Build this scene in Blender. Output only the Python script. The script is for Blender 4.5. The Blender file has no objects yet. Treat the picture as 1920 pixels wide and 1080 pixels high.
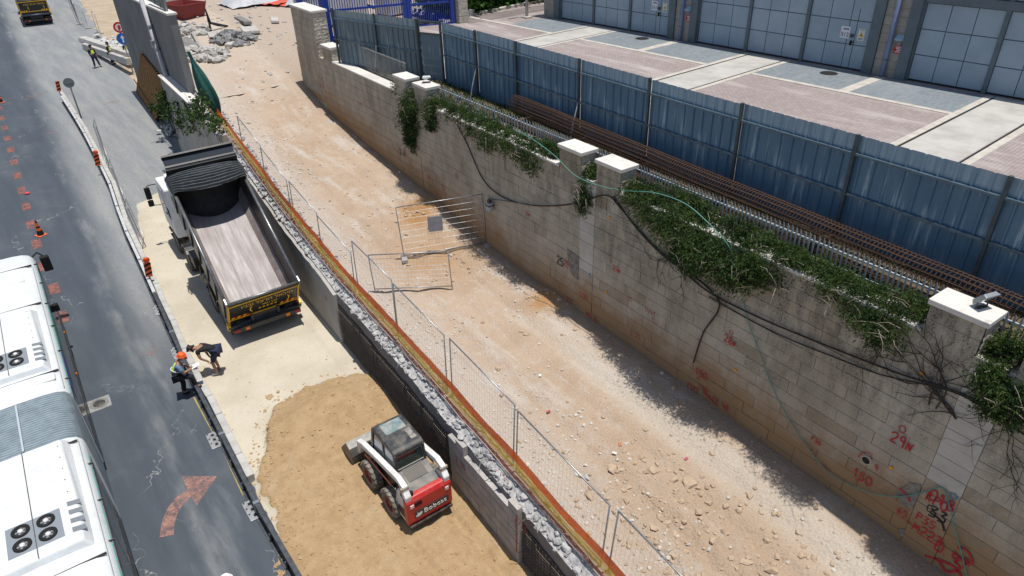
import bpy, bmesh, math, random
from math import sin, cos, tan, pi, radians, sqrt, atan, atan2, floor, exp
from mathutils import Vector, Matrix, noise, Euler

random.seed(11)
scene = bpy.context.scene
col = scene.collection

# ------------------------------------------------------------------ camera
CAM_Z = 14.0                      # metres above the road beside the bus
FOCAL_PX = 1280.0                 # for a 1920 px wide picture (24 mm equivalent)
PITCH, ROLL, YAW = radians(31.23), radians(1.9), radians(38.5)
fwd = Vector((sin(YAW)*cos(PITCH), cos(YAW)*cos(PITCH), -sin(PITCH)))
rgt = Vector((cos(YAW), -sin(YAW), 0))
dwn = fwd.cross(rgt)
c_r = rgt*cos(ROLL) + dwn*sin(ROLL)
c_d = -rgt*sin(ROLL) + dwn*cos(ROLL)
camd = bpy.data.cameras.new('camera')
camd.sensor_width = 36; camd.lens = 36*FOCAL_PX/1920
camd.clip_start = .1; camd.clip_end = 2000
cam = bpy.data.objects.new('camera', camd); col.objects.link(cam)
mw = Matrix.Identity(4)
for i in range(3):
    mw[i][0] = c_r[i]; mw[i][1] = -c_d[i]; mw[i][2] = -fwd[i]
mw[2][3] = CAM_Z
cam.matrix_world = mw
scene.camera = cam

# ------------------------------------------------------------------ light
SHX, SHY = -.062, .12            # shadow offset per metre of height: a noon sun almost overhead
sdir = Vector((SHX, SHY, -1)).normalized()
elev = math.asin(-sdir.z)
azim = atan2(-sdir.x, -sdir.y)
world = bpy.data.worlds.new('World'); scene.world = world; world.use_nodes = True
wn = world.node_tree.nodes; wn.clear()
wo = wn.new('ShaderNodeOutputWorld'); wb = wn.new('ShaderNodeBackground'); ws = wn.new('ShaderNodeTexSky')
ws.sky_type = 'NISHITA'; ws.sun_disc = False; ws.sun_elevation = elev; ws.sun_rotation = azim
ws.air_density = 1.0; ws.dust_density = 1.2; ws.ozone_density = 1.0
wb.inputs['Strength'].default_value = .1
world.node_tree.links.new(ws.outputs[0], wb.inputs[0]); world.node_tree.links.new(wb.outputs[0], wo.inputs[0])
sl = bpy.data.lights.new('sun', 'SUN'); sl.energy = 4.5; sl.angle = radians(.53); sl.color = (1, .955, .89)
so = bpy.data.objects.new('sun', sl); col.objects.link(so)
so.rotation_euler = sdir.to_track_quat('-Z', 'Y').to_euler(); so.location = (0, 0, 60)
scene.view_settings.view_transform = 'Standard'; scene.view_settings.look = 'None'
scene.view_settings.exposure = 0.0; scene.view_settings.gamma = 1
scene.view_settings.use_curve_mapping = False

# ------------------------------------------------------------------ pixel -> place helpers (photo pixels of 1920 x 1080)
SLOPE = .035
def zr(y): return SLOPE*(y-18)                    # road height
def ray(px, py): return c_r*((px-960)/FOCAL_PX) + c_d*((py-540)/FOCAL_PX) + fwd
CAMP = Vector((0, 0, CAM_Z))
def at(px, py, z):
    d = ray(px, py); return CAMP + d*((z-CAM_Z)/d.z)
def road(px, py, h=0):
    d = ray(px, py); return CAMP + d*((CAM_Z-h+SLOPE*18)/(SLOPE*d.y-d.z))
def on_wall(px, py, a, b):                        # vertical plane x = a + b*y
    d = ray(px, py); return CAMP + d*(a/(d.x-b*d.y))
def on_fun(px, py, fun, t0=4.0, t1=140.0):
    d = ray(px, py); t = t0; st = .1
    while t < t1:
        P = CAMP + d*t
        if P.z < fun(P.x, P.y):
            lo, hi = t-st, t
            for _ in range(20):
                m = (lo+hi)/2; P = CAMP+d*m
                if P.z < fun(P.x, P.y): hi = m
                else: lo = m
            return CAMP+d*hi
        t += st
    return CAMP+d*t1
def interp(tab, x):
    if x <= tab[0][0]: return tab[0][1]
    for (a, u), (b, v) in zip(tab, tab[1:]):
        if x <= b: 
            k = (x-a)/(b-a); return u+(v-u)*k
    return tab[-1][1]
def sstep(a, b, x):
    k = max(0, min(1, (x-a)/(b-a))); return k*k*(3-2*k)
def fbm(x, y, z=0, o=4):
    s = 0; a = 1; f = 1; n = 0
    for _ in range(o):
        s += a*noise.noise(Vector((x*f, y*f, z+7.3*f))); n += a; a *= .5; f *= 2.03
    return s/n

# ------------------------------------------------------------------ mesh builder
class MB:
    def __init__(s): s.v = []; s.f = []; s.M = None
    def add(s, vs, fs, M=None):
        M = M or s.M; n = len(s.v)
        for p in vs:
            p = Vector(p); s.v.append(M @ p if M else p)
        for f in fs: s.f.append([n+i for i in f])
        return s
    def box(s, x0, x1, y0, y1, z0, z1, M=None):
        return s.add([(x0,y0,z0),(x1,y0,z0),(x1,y1,z0),(x0,y1,z0),(x0,y0,z1),(x1,y0,z1),(x1,y1,z1),(x0,y1,z1)],
              [(0,3,2,1),(4,5,6,7),(0,1,5,4),(1,2,6,5),(2,3,7,6),(3,0,4,7)], M)
    def cbox(s, c, d, M=None):
        return s.box(c[0]-d[0]/2,c[0]+d[0]/2,c[1]-d[1]/2,c[1]+d[1]/2,c[2]-d[2]/2,c[2]+d[2]/2,M)
    def hexa(s, b, t): return s.add(list(b)+list(t), [(0,3,2,1),(4,5,6,7),(0,1,5,4),(1,2,6,5),(2,3,7,6),(3,0,4,7)])
    def tube(s, pts, r, n=8, closed=False, caps=True):
        pts = [Vector(p) for p in pts]; m = len(pts)
        rs = r if isinstance(r, (list, tuple)) else [r]*m
        ring = []; up = None; base = len(s.v)
        for i in range(m):
            if closed: t = pts[(i+1)%m]-pts[i-1]
            else: t = pts[min(i+1,m-1)]-pts[max(i-1,0)]
            if t.length < 1e-9: t = Vector((0,0,1))
            t.normalize()
            if up is None: up = Vector((0,0,1)) if abs(t.z) < .9 else Vector((1,0,0))
            u = (up - t*up.dot(t))
            if u.length < 1e-6: u = t.orthogonal()
            u.normalize(); w = t.cross(u); up = u
            for k in range(n):
                a = 2*pi*k/n; p = pts[i]+(u*cos(a)+w*sin(a))*rs[i]
                s.v.append(s.M @ p if s.M else p)
        for i in range(m if closed else m-1):
            j = (i+1)%m
            for k in range(n):
                s.f.append([base+i*n+k, base+i*n+(k+1)%n, base+j*n+(k+1)%n, base+j*n+k])
        if caps and not closed:
            s.f.append([base+k for k in range(n)][::-1]); s.f.append([base+(m-1)*n+k for k in range(n)])
        return s
    def cyl(s, a, b, r, n=12, r2=None): return s.tube([a, b], [r, r if r2 is None else r2], n)
    def prism(s, poly, fun, d0, d1):                # poly of (a,b), fun(a,b,d) -> point, extruded d0..d1
        n = len(poly)
        vs = [fun(a,b,d0) for a,b in poly]+[fun(a,b,d1) for a,b in poly]
        fs = [list(range(n))[::-1], [n+i for i in range(n)]]+[(i,(i+1)%n,n+(i+1)%n,n+i) for i in range(n)]
        return s.add(vs, fs)
    def grid(s, rows, closed=False):                # rows of points
        n = len(rows[0]); base = len(s.v)
        for r in rows:
            for p in r:
                p = Vector(p); s.v.append(s.M @ p if s.M else p)
        for i in range(len(rows)-1):
            for j in range(n if closed else n-1):
                k = (j+1)%n
                s.f.append([base+i*n+j, base+i*n+k, base+(i+1)*n+k, base+(i+1)*n+j])
        return s
    def rock(s, c, r, sq=(1,1,.7), jit=.3, rnd=random):
        vs = []; M = Euler((rnd.uniform(0,6),rnd.uniform(0,6),rnd.uniform(0,6))).to_matrix()
        for p in ICO_V:
            q = M @ (Vector(p)*(1+rnd.uniform(-jit,jit)))
            vs.append((c[0]+q.x*r*sq[0], c[1]+q.y*r*sq[1], c[2]+q.z*r*sq[2]))
        return s.add(vs, ICO_F)
    def lathe(s, prof, n=20, M=None):               # prof of (r, z)
        rows = [[(r*cos(2*pi*k/n), r*sin(2*pi*k/n), z) for k in range(n)] for r, z in prof]
        o = s.M; s.M = M or o; s.grid(rows, closed=True); s.M = o
        return s
    def build(s, name, m=None, parent=None, smooth=False, bevel=0, seg=2, autos=None, **k):
        me = bpy.data.meshes.new(name); me.from_pydata(s.v, [], s.f); me.update()
        o = bpy.data.objects.new(name, me); col.objects.link(o)
        if m: me.materials.append(m)
        if parent: o.parent = parent
        if smooth:
            me.polygons.foreach_set('use_smooth', [True]*len(me.polygons))
            if autos:
                me.set_sharp_from_angle(angle=radians(autos))
        if bevel:
            b = o.modifiers.new('bevel', 'BEVEL'); b.width = bevel; b.segments = seg; b.limit_method = 'ANGLE'; b.angle_limit = radians(40)
        tag(o, **k)
        return o
_g = (1+sqrt(5))/2
ICO_V = [Vector(p).normalized() for p in [(-1,_g,0),(1,_g,0),(-1,-_g,0),(1,-_g,0),(0,-1,_g),(0,1,_g),(0,-1,-_g),(0,1,-_g),(_g,0,-1),(_g,0,1),(-_g,0,-1),(-_g,0,1)]]
ICO_F = [(0,11,5),(0,5,1),(0,1,7),(0,7,10),(0,10,11),(1,5,9),(5,11,4),(11,10,2),(10,7,6),(7,1,8),(3,9,4),(3,4,2),(3,2,6),(3,6,8),(3,8,9),(4,9,5),(2,4,11),(6,2,10),(8,6,7),(9,8,1)]

def tag(o, label=None, cat=None, group=None, kind=None):
    if label: o['label'] = label
    if cat: o['category'] = cat
    if group: o['group'] = group
    if kind: o['kind'] = kind
    return o
def thing(name, label, cat, loc=(0,0,0), rz=0, rx=0, ry=0, group=None):
    o = bpy.data.objects.new(name, None); col.objects.link(o); o.empty_display_size = .2
    o.location = loc; o.rotation_euler = (rx, ry, rz)
    return tag(o, label, cat, group)
def copy_tree(o, parent=None):
    c = o.copy(); col.objects.link(c); c.parent = parent
    for ch in list(o.children): copy_tree(ch, c)
    return c
def share(o, parent, loc=(0,0,0), rot=(0,0,0), scale=(1,1,1)):   # another piece from the same mesh
    c = o.copy(); col.objects.link(c); c.parent = parent; c.location = loc; c.rotation_euler = rot; c.scale = scale
    return c
UP_SLOPE = atan(SLOPE)
def catmull(pts, n=6):
    pts = [Vector(p) for p in pts]; out = []
    for i in range(len(pts)-1):
        p0 = pts[max(i-1,0)]; p1 = pts[i]; p2 = pts[i+1]; p3 = pts[min(i+2,len(pts)-1)]
        for k in range(n):
            t = k/n
            out.append(.5*((2*p1)+(p2-p0)*t+(2*p0-5*p1+4*p2-p3)*t*t+(3*p1-p0-3*p2+p3)*t*t*t))
    return out+[pts[-1]]
# ------------------------------------------------------------------ materials
class NT:
    def __init__(s, name):
        s.m = bpy.data.materials.new(name); s.m.use_nodes = True
        s.t = s.m.node_tree; s.n = s.t.nodes; s.bsdf = s.n['Principled BSDF']; s.out = s.n['Material Output']
    def node(s, typ, **k):
        n = s.n.new(typ)
        for a, b in k.items(): setattr(n, a, b)
        return n
    def link(s, a, b): s.t.links.new(a, b)
    def val(s, x, inp):
        if hasattr(x, 'links'): s.link(x, inp)
        else: inp.default_value = x
    def coord(s, kind='Object'):
        if kind == 'World': return s.node('ShaderNodeNewGeometry').outputs['Position']
        return s.node('ShaderNodeTexCoord').outputs[kind]
    def mapping(s, v, scale=(1,1,1), rot=(0,0,0), loc=(0,0,0)):
        n = s.node('ShaderNodeMapping'); s.link(v, n.inputs[0])
        n.inputs['Scale'].default_value = scale; n.inputs['Rotation'].default_value = rot; n.inputs['Location'].default_value = loc
        return n.outputs[0]
    def noise(s, v, scale=5, detail=5, rough=.6, dist=0):
        n = s.node('ShaderNodeTexNoise'); s.link(v, n.inputs['Vector'])
        n.inputs['Scale'].default_value = scale; n.inputs['Detail'].default_value = detail
        n.inputs['Roughness'].default_value = rough; n.inputs['Distortion'].default_value = dist
        return n.outputs[0]
    def voro(s, v, scale=5, feat='F1', out='Distance', rnd=1):
        n = s.node('ShaderNodeTexVoronoi', feature=feat); s.link(v, n.inputs['Vector'])
        n.inputs['Scale'].default_value = scale; n.inputs['Randomness'].default_value = rnd
        return n.outputs[out]
    def ramp(s, f, a, b, lo=0, hi=1):
        n = s.node('ShaderNodeMapRange', interpolation_type='SMOOTHSTEP'); s.val(f, n.inputs[0])
        n.inputs[1].default_value = a; n.inputs[2].default_value = b; n.inputs[3].default_value = lo; n.inputs[4].default_value = hi
        return n.outputs[0]
    def math(s, op, a, b=0, c=None):
        n = s.node('ShaderNodeMath', operation=op); s.val(a, n.inputs[0]); s.val(b, n.inputs[1])
        if c is not None: s.val(c, n.inputs[2])
        return n.outputs[0]
    def mix(s, f, a, b, mode='MIX'):
        n = s.node('ShaderNodeMix', data_type='RGBA', blend_type=mode)
        s.val(f, n.inputs[0])
        for x, i in ((a, 6), (b, 7)):
            if hasattr(x, 'links'): s.link(x, n.inputs[i])
            else: n.inputs[i].default_value = (*x[:3], 1)
        return n.outputs[2]
    def rnd(s): return s.node('ShaderNodeObjectInfo').outputs['Random']
    def sep(s, v):
        n = s.node('ShaderNodeSeparateXYZ'); s.link(v, n.inputs[0]); return n.outputs
    def attr(s, name):
        n = s.node('ShaderNodeAttribute', attribute_name=name); return n.outputs['Fac']
    def bump(s, h, strength=.3, dist=.02):
        n = s.node('ShaderNodeBump'); s.link(h, n.inputs['Height']); n.inputs['Strength'].default_value = strength; n.inputs['Distance'].default_value = dist
        s.link(n.outputs[0], s.bsdf.inputs['Normal'])
    def color(s, c):
        if hasattr(c, 'links'): s.link(c, s.bsdf.inputs['Base Color'])
        else: s.bsdf.inputs['Base Color'].default_value = (*c[:3], 1)
    def set(s, rough=None, metal=None, spec=None, **k):
        b = s.bsdf.inputs
        if rough is not None: s.val(rough, b['Roughness'])
        if metal is not None: b['Metallic'].default_value = metal
        if spec is not None: b['Specular IOR Level'].default_value = spec
        for a, v in k.items(): b[a].default_value = v
        return s.m

MATS = {}
def M(name, c, c2=None, scale=4, rough=.7, metal=0, bump=0, bs=40, rnd=0, spec=.4, coord='Object', lo=.35, hi=.7, dist=.01, **k):
    """plain surface with a second colour worked in by noise, fine relief and a per-object shade"""
    if name in MATS: return MATS[name]
    t = NT(name); v = t.coord(coord)
    base = c
    if c2:
        n1 = t.noise(v, scale, 6, .65); base = t.mix(t.ramp(n1, lo, hi), c, c2)
    if rnd:
        r = t.ramp(t.rnd(), 0, 1, 1-rnd, 1+rnd)
        cm = t.node('ShaderNodeCombineColor'); [t.link(r, cm.inputs[i]) for i in range(3)]
        base = t.mix(1, base, cm.outputs[0], 'MULTIPLY')
    t.color(base)
    if bump: t.bump(t.noise(v, bs, 5, .6), bump, dist)
    MATS[name] = t.set(rough, metal, spec, **k)
    return MATS[name]

def wear(name, c, dirt, amt=(.45,.75), scale=3, rough=.5, metal=0, spec=.5, coat=0, bump=.05):
    """painted metal with dust lying on it: mottled by two noises and more on faces that look up"""
    t = NT(name); v = t.coord('Object')
    n1 = t.noise(v, scale, 8, .7); n2 = t.noise(v, scale*9, 4, .6)
    g = t.node('ShaderNodeNewGeometry'); nz = t.sep(g.outputs['Normal'])[2]
    f = t.math('ADD', t.math('MULTIPLY', n1, .75), t.math('MULTIPLY', n2, .25))
    f = t.math('ADD', f, t.math('MULTIPLY', nz, .06))
    f = t.ramp(f, amt[0], amt[1])
    t.color(t.mix(f, c, dirt)); t.bump(n2, bump, .005)
    r = t.math('ADD', t.math('MULTIPLY', f, .9-rough), rough)
    m = t.set(r, metal, spec); t.bsdf.inputs['Coat Weight'].default_value = coat
    MATS[name] = m; return m

DUST = (.42,.36,.28)
black_paint = wear('black_paint', (.012,.013,.015), (.16,.14,.115), (.5,.95), rough=.32)
dark_steel = wear('dark_steel', (.045,.047,.05), (.22,.19,.15), (.45,.85), rough=.5, metal=.3)
rubber = M('rubber', (.018,.018,.018), (.12,.1,.08), scale=6, rough=.85, bump=.2, bs=60)
galv = M('galvanised_steel', (.42,.44,.46), (.28,.29,.3), scale=8, rough=.42, metal=.75)
wire_m = M('fence_wire', (.34,.35,.36), rough=.5, metal=.6)
white_paint = wear('white_paint', (.76,.77,.78), (.46,.41,.33), (.44,.85), rough=.35)
bus_white = wear('bus_white', (.68,.715,.73), (.50,.51,.50), (.42,.85), scale=1.6, rough=.38, bump=.01)
red_paint = wear('red_paint', (.48,.018,.02), (.34,.17,.12), (.48,.9), rough=.35)
yellow_paint = wear('yellow_paint', (.72,.42,.02), (.35,.25,.12), (.55,1.0), rough=.45)
orange_plastic = M('orange_plastic', (.85,.13,.015), (.6,.1,.03), scale=9, rough=.5)
black_flat = M('black_flat', (.01,.01,.01), rough=.8)
white_print = M('white_print', (.78,.78,.76), rough=.6)
yellow_print = M('yellow_print', (.78,.47,.03), rough=.5)
glass_dark = M('glass_dark', (.012,.016,.018), rough=.06, spec=.8)
lamp_red = M('lamp_red', (.5,.01,.01), rough=.2)
lamp_amber = M('lamp_amber', (.8,.22,.01), rough=.25)
lamp_clear = M('lamp_clear', (.7,.7,.7), rough=.15)
chrome = M('chrome', (.7,.7,.7), rough=.18, metal=1)
rust = M('rust', (.18,.075,.03), (.09,.045,.025), scale=14, rough=.9, bump=.3, bs=60)
rebar_m = M('rebar_rust', (.085,.046,.028), (.045,.028,.02), scale=9, rough=.9, metal=.15)
concrete = M('concrete', (.42,.40,.37), (.30,.285,.26), scale=1.3, rough=.9, bump=.25, bs=25, coord='World')
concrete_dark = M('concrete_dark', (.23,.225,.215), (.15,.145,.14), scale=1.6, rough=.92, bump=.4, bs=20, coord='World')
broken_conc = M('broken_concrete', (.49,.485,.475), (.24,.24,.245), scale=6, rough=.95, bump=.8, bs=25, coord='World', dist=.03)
white_stone = M('white_coping', (.62,.60,.56), (.42,.39,.35), scale=5, rough=.8, bump=.25, bs=30, coord='World', lo=.5, hi=.8, rnd=.06)
rock_m = M('rock', (.47,.365,.26), (.38,.28,.19), scale=9, rough=.95, bump=.4, bs=40, coord='World')
rubble_m = M('rubble', (.48,.46,.43), (.3,.29,.28), scale=4, rough=.95, bump=.5, bs=30, coord='World')
skin_m = M('skin', (.36,.19,.12), (.3,.15,.09), scale=9, rough=.55)
hair_m = M('hair', (.02,.015,.012), rough=.7)
# ------------------------------------------------------------------ terrain functions
def xl(y): return 6.04+.08*y               # face of the broken wall between road and ramp
def xs(y): return 11.33+.076*y             # face of the stone wall between ramp and yard
def xf(y): return 13.3+.084*y              # line of the blue sheet fence
ZL = [(-10,.8),(2,1.3),(7,1.72),(13,2.15),(19,2.5),(24,3.2),(31,4.65),(36,5.4),(45,6.4)]
ZS = [(-10,2.1),(0,2.25),(5,2.42),(10,2.62),(14,2.68),(17.5,2.85),(22,3.45),(27,3.85),(31,4.4),(34.4,5.25),(38,5.8),(45,6.5)]
ZP = [(34,5.2),(38,5.8),(42,6.2),(48,6.85),(70,7.1),(200,7.2)]
def ramp_base(x, y):
    a = xl(y)+.5; b = xs(y); s = max(0, min(1, (x-a)/(b-a)))
    return interp(ZL, y)*(1-s)+interp(ZS, y)*s
def plaza_base(x, y):
    z = interp(ZP, y)
    k = sstep(34, 38, y); z0 = ramp_base(x, y); z = z0*(1-k)+z*k
    k = sstep(.42*y+.1, .42*y+1.4, x)*(1-sstep(44, 50, y)); z = z*(1-k)+6.98*k
    if y > 53:
        xe = .193*y+1.2; k = sstep(xe+4, xe, x)*sstep(53, 55, y); z = z*(1-k)+(zr(y)-.06)*k
    return z
LUMP = None
def ramp_h(x, y):
    z = ramp_base(x, y)
    z += .05*fbm(x*.5, y*.5, 1, 3)+.03*fbm(x*2.1, y*2.1, 3, 3)
    s = (x-xl(y))/(xs(y)-xl(y))
    z += .07*exp(-((s-1.0)/.06)**2) - .075*exp(-((s-.40-.015*sin(y*.35))/.045)**2) - .075*exp(-((s-.74-.015*sin(y*.35))/.045)**2) - .05*exp(-((s-.26-.03*sin(y*.21+1))/.035)**2) - .05*exp(-((s-.58-.03*sin(y*.21+1))/.035)**2)+.012*sin(y*21+9*s)*(exp(-((s-.40)/.04)**2)+exp(-((s-.74)/.04)**2))
    k = exp(-((x-8.9)/1.5)**2-((y-5.2)/2.6)**2)           # churned, lumpy spot near the front
    z += k*(.10*abs(fbm(x*2.2, y*2.2, 9, 4))*2+.05*fbm(x*6, y*6, 4, 3))
    k = exp(-((x-12.2)/.8)**2-((y-20.6)/.7)**2); z += .16*k   # small clay mound by the wall
    k = exp(-((x-12.0)/.7)**2-((y-13.4)/.6)**2); z += .12*k
    return z
def plaza_h(x, y):
    return plaza_base(x, y)+.09*fbm(x*.35, y*.35, 2, 3)+.05*fbm(x*1.3, y*1.3, 5, 3)
def upper_h(x, y): return ramp_h(x, y) if y < 34.4 else plaza_h(x, y)

SB = [(0,1.7),(8,2.0),(12.4,2.2),(14,2.3),(15.9,2.35),(18,2.45),(22.2,2.75),(26.3,3.05),(31.3,3.8),(35.8,4.9),(36.6,6.2),(37.2,9)]
def soil_mask(x, y):
    n = .35*fbm(x*1.4, y*1.4, 8, 4)+.16*fbm(x*6, y*6, 3, 3)
    lim = 17.55+.5*cos((x-5.2)*.8)-.5
    if x < 4.3: lim -= (4.3-x)*1.25
    if y > 14.6: left = interp([(14.6,2.7),(16.4,3.35),(17,3.9)], y)
    else: left = interp([(0,1.7),(12,2.0),(13.6,2.7),(14.6,2.7)], y)
    a = sstep(-.12, .12, lim-y+n*1.3); b = sstep(-.1, .1, x-left+n)
    return a*b
def sand_h(x, y):
    b = interp(SB, y); n = fbm(x*1.1, y*1.1, 6, 4)
    e = x-b+.35*n
    t = sstep(-.05, .5, e)
    h = -.05+.11*t+.02*fbm(x*3, y*3, 2, 3)*t
    m = soil_mask(x, y)
    h += m*(.05+.03*fbm(x*4, y*4, 3, 3)+.012*abs(fbm(x*9, y*9, 5, 2)))
    h += m*.58*exp(-((x-5.4)/1.6)**2-((y-16.0)/1.05)**2)
    h += m*.10*exp(-((x-3.9)/.7)**2-((y-14.6)/1.6)**2)
    for c0 in (5.03, 6.27):                                  # wheel ruts behind the loader
        xx = c0+.05*(y-11)+.10*sin(y*.4); r = exp(-((x-xx)/.12)**2)*sstep(11.6, 10.8, y)
        h += -.06*r+.018*r*sin(y*24)+.03*exp(-((abs(x-xx)-.2)/.07)**2)*sstep(11.6, 10.8, y)
        xx = c0-1.1+.012*(y-3)**2*.6; r = exp(-((x-xx)/.12)**2)*sstep(15.5, 14, y)*m
        h += -.045*r+.015*r*sin(y*24)
    d = xl(y)-x
    h += .05*sstep(.75, .6, d)*sstep(.0, .25, y-12)         # low lip of hard fill along the wall foot
    return zr(y)+h

def surf(name, rows, m, attr=None, kind='structure', parent=None, label=None):
    b = MB().grid(rows); o = b.build(name, m, parent, smooth=True, kind=kind, label=label)
    if attr:
        for an, f in attr.items():
            A = o.data.attributes.new(an, 'FLOAT', 'POINT')
            A.data.foreach_set('value', [f(v.x, v.y) for v in b.v])
    return o
def frange(a, b, s):
    n = max(1, int(round((b-a)/s))); return [a+(b-a)*i/n for i in range(n+1)]

# ------------------------------------------------------------------ ground materials
def mat_road():
    t = NT('asphalt'); v = t.coord('World'); s = t.sep(v)
    st = t.mapping(v, (1,.12,1), (0,0,radians(3.6)))
    nl = t.noise(st, 1.6, 6, .6); nb = t.noise(v, .35, 4, .6); nf = t.noise(v, 60, 3, .7); nm = t.noise(v, 7, 6, .65)
    d = t.math('SUBTRACT', s[0], t.math('ADD', t.math('MULTIPLY', s[1], .073), 1.45))      # metres right of the barrier line
    near = t.ramp(s[1], 17, 30)
    dust = t.math('MULTIPLY', t.ramp(d, -1.9, -.2), near)
    dust = t.math('MULTIPLY', dust, t.ramp(nm, .25, .7, .75, 1))
    s1 = t.math('ABSOLUTE', t.math('SUBTRACT', s[0], t.math('ADD', t.math('MULTIPLY', s[1], .068), .55)))
    nw = t.noise(t.mapping(v, (1,.3,1), (0,0,radians(3.6))), 1.1, 8, .68); nq = t.noise(v, .22, 3)
    s1 = t.math('ADD', s1, t.math('MULTIPLY', t.math('SUBTRACT', nw, .5), 1.6))
    s2 = t.math('ABSOLUTE', t.math('SUBTRACT', s[0], t.math('ADD', t.math('MULTIPLY', s[1], .079), -.15)))
    s2 = t.math('ADD', s2, t.math('MULTIPLY', t.math('SUBTRACT', nw, .5), 2.0))
    st1 = t.math('MAXIMUM', t.ramp(s1, .42, -.2), t.math('MULTIPLY', t.ramp(s2, .5, -.2), .8))
    st1 = t.math('MULTIPLY', st1, t.math('MULTIPLY', t.ramp(nl, .3, .62, .15, .62), t.ramp(nq, .35, .6, .35, 1)))
    dust = t.math('MAXIMUM', t.math('MULTIPLY', dust, .9), st1)
    dust = t.math('MAXIMUM', dust, t.math('MULTIPLY', t.ramp(nb, .52, .75), .12))
    base = t.mix(t.ramp(nl, .35, .7), (.044,.058,.077), (.065,.081,.101))
    c = t.mix(dust, base, t.mix(t.ramp(nl, .3, .7), (.25,.27,.28), (.345,.35,.34)))
    warp = t.mapping(v, (1,.55,1)); wv = t.node('ShaderNodeVectorMath', operation='ADD'); t.link(warp, wv.inputs[0])
    nn = t.node('ShaderNodeTexNoise'); t.link(v, nn.inputs['Vector']); nn.inputs['Scale'].default_value = 2.2; nn.inputs['Detail'].default_value = 5
    t.link(nn.outputs['Color'], wv.inputs[1])
    cr = t.ramp(t.voro(wv.outputs[0], .33, 'DISTANCE_TO_EDGE'), .0045, .0015)
    cr = t.math('MULTIPLY', cr, t.ramp(t.noise(v, .45, 2), .52, .6))
    c = t.mix(t.math('MULTIPLY', cr, .8), c, (.34,.34,.33))
    sp = t.ramp(t.voro(v, 9), .07, .03); sp = t.math('MULTIPLY', sp, t.ramp(t.noise(v, 1.2, 3), .5, .62))
    c = t.mix(t.math('MULTIPLY', sp, .8), c, (.42,.41,.38))
    c = t.mix(t.ramp(nf, .3, .75, 0, .35), c, (.11,.115,.12), 'MIX')
    t.color(c); t.bump(nf, .35, .008)
    return t.set(t.ramp(dust, 0, 1, .72, .95), spec=.35)
def mat_ramp():
    t = NT('ramp_gravel'); v = t.coord('World'); s = t.sep(v)
    nb = t.noise(v, .45, 6, .62); nm = t.noise(v, 2.2, 7, .68); nf = t.noise(v, 26, 5, .7)
    st = t.mapping(v, (1,.22,1), (0,0,radians(4.4))); ns = t.noise(st, 1.5, 6, .6)
    c = t.mix(t.ramp(nb, .35, .65), (.48,.37,.275), (.415,.305,.215))
    c = t.mix(t.ramp(nm, .48, .72, 0, .8), c, (.52,.455,.39))
    c = t.mix(t.ramp(ns, .5, .72, 0, .8), c, (.56,.52,.47))
    u = t.math('DIVIDE', t.math('SUBTRACT', s[0], t.math('ADD', t.math('MULTIPLY', s[1], .08), 6.04)), 5.25)   # 0 at broken wall, 1 at stone wall
    gr = t.math('MULTIPLY', t.ramp(t.math('ADD', u, t.math('MULTIPLY', t.math('SUBTRACT', nm, .5), .5)), .46, .12), .75)
    c = t.mix(gr, c, (.50,.465,.425))
    wt = t.ramp(t.math('ABSOLUTE', t.math('SUBTRACT', t.math('ADD', u, t.math('MULTIPLY', t.math('SUBTRACT', nb, .5), .25)), .80)), .16, .03)
    wt = t.math('MULTIPLY', wt, t.ramp(s[1], 15, 9)); c = t.mix(t.math('MULTIPLY', wt, .75), c, (.55,.50,.43))
    br = t.ramp(t.math('ADD', u, t.math('MULTIPLY', t.math('SUBTRACT', nm, .5), .22)), .88, 1.0)
    c = t.mix(t.math('MULTIPLY', br, .7), c, (.25,.17,.105))
    c = t.mix(t.math('MULTIPLY', t.ramp(s[1], 29, 40), .5), c, (.56,.505,.44))
    cl = t.math('MULTIPLY', t.attr('clay'), t.ramp(nm, .3, .55)); c = t.mix(cl, c, (.40,.215,.085))
    ch = t.math('MULTIPLY', t.attr('churn'), t.ramp(nm, .25, .6)); c = t.mix(t.math('MULTIPLY', ch, .75), c, (.40,.295,.2))
    sp = t.ramp(t.voro(v, 14), .16, .06); c = t.mix(t.math('MULTIPLY', sp, t.ramp(nm, .35, .6, .35, .9)), c, (.6,.57,.52))
    sd = t.ramp(t.voro(t.mapping(v, loc=(3,5,1)), 17), .13, .05); c = t.mix(t.math('MULTIPLY', sd, .7), c, (.17,.125,.085))
    c = t.mix(t.ramp(nf, .3, .72, 0, .38), c, (.26,.2,.145))
    pd = t.ramp(t.noise(t.mapping(v, (1,.45,1), loc=(7,2,0)), .8, 4, .55), .66, .74); c = t.mix(t.math('MULTIPLY', pd, t.math('MULTIPLY', t.ramp(s[1], 24, 30), .7)), c, (.38,.40,.40))
    t.color(c)
    h = t.math('ADD', t.math('MULTIPLY', nf, .6), t.math('MULTIPLY', t.voro(v, 15), .55))
    t.bump(h, 1.0, .035)
    return t.set(.95, spec=.2)
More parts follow.
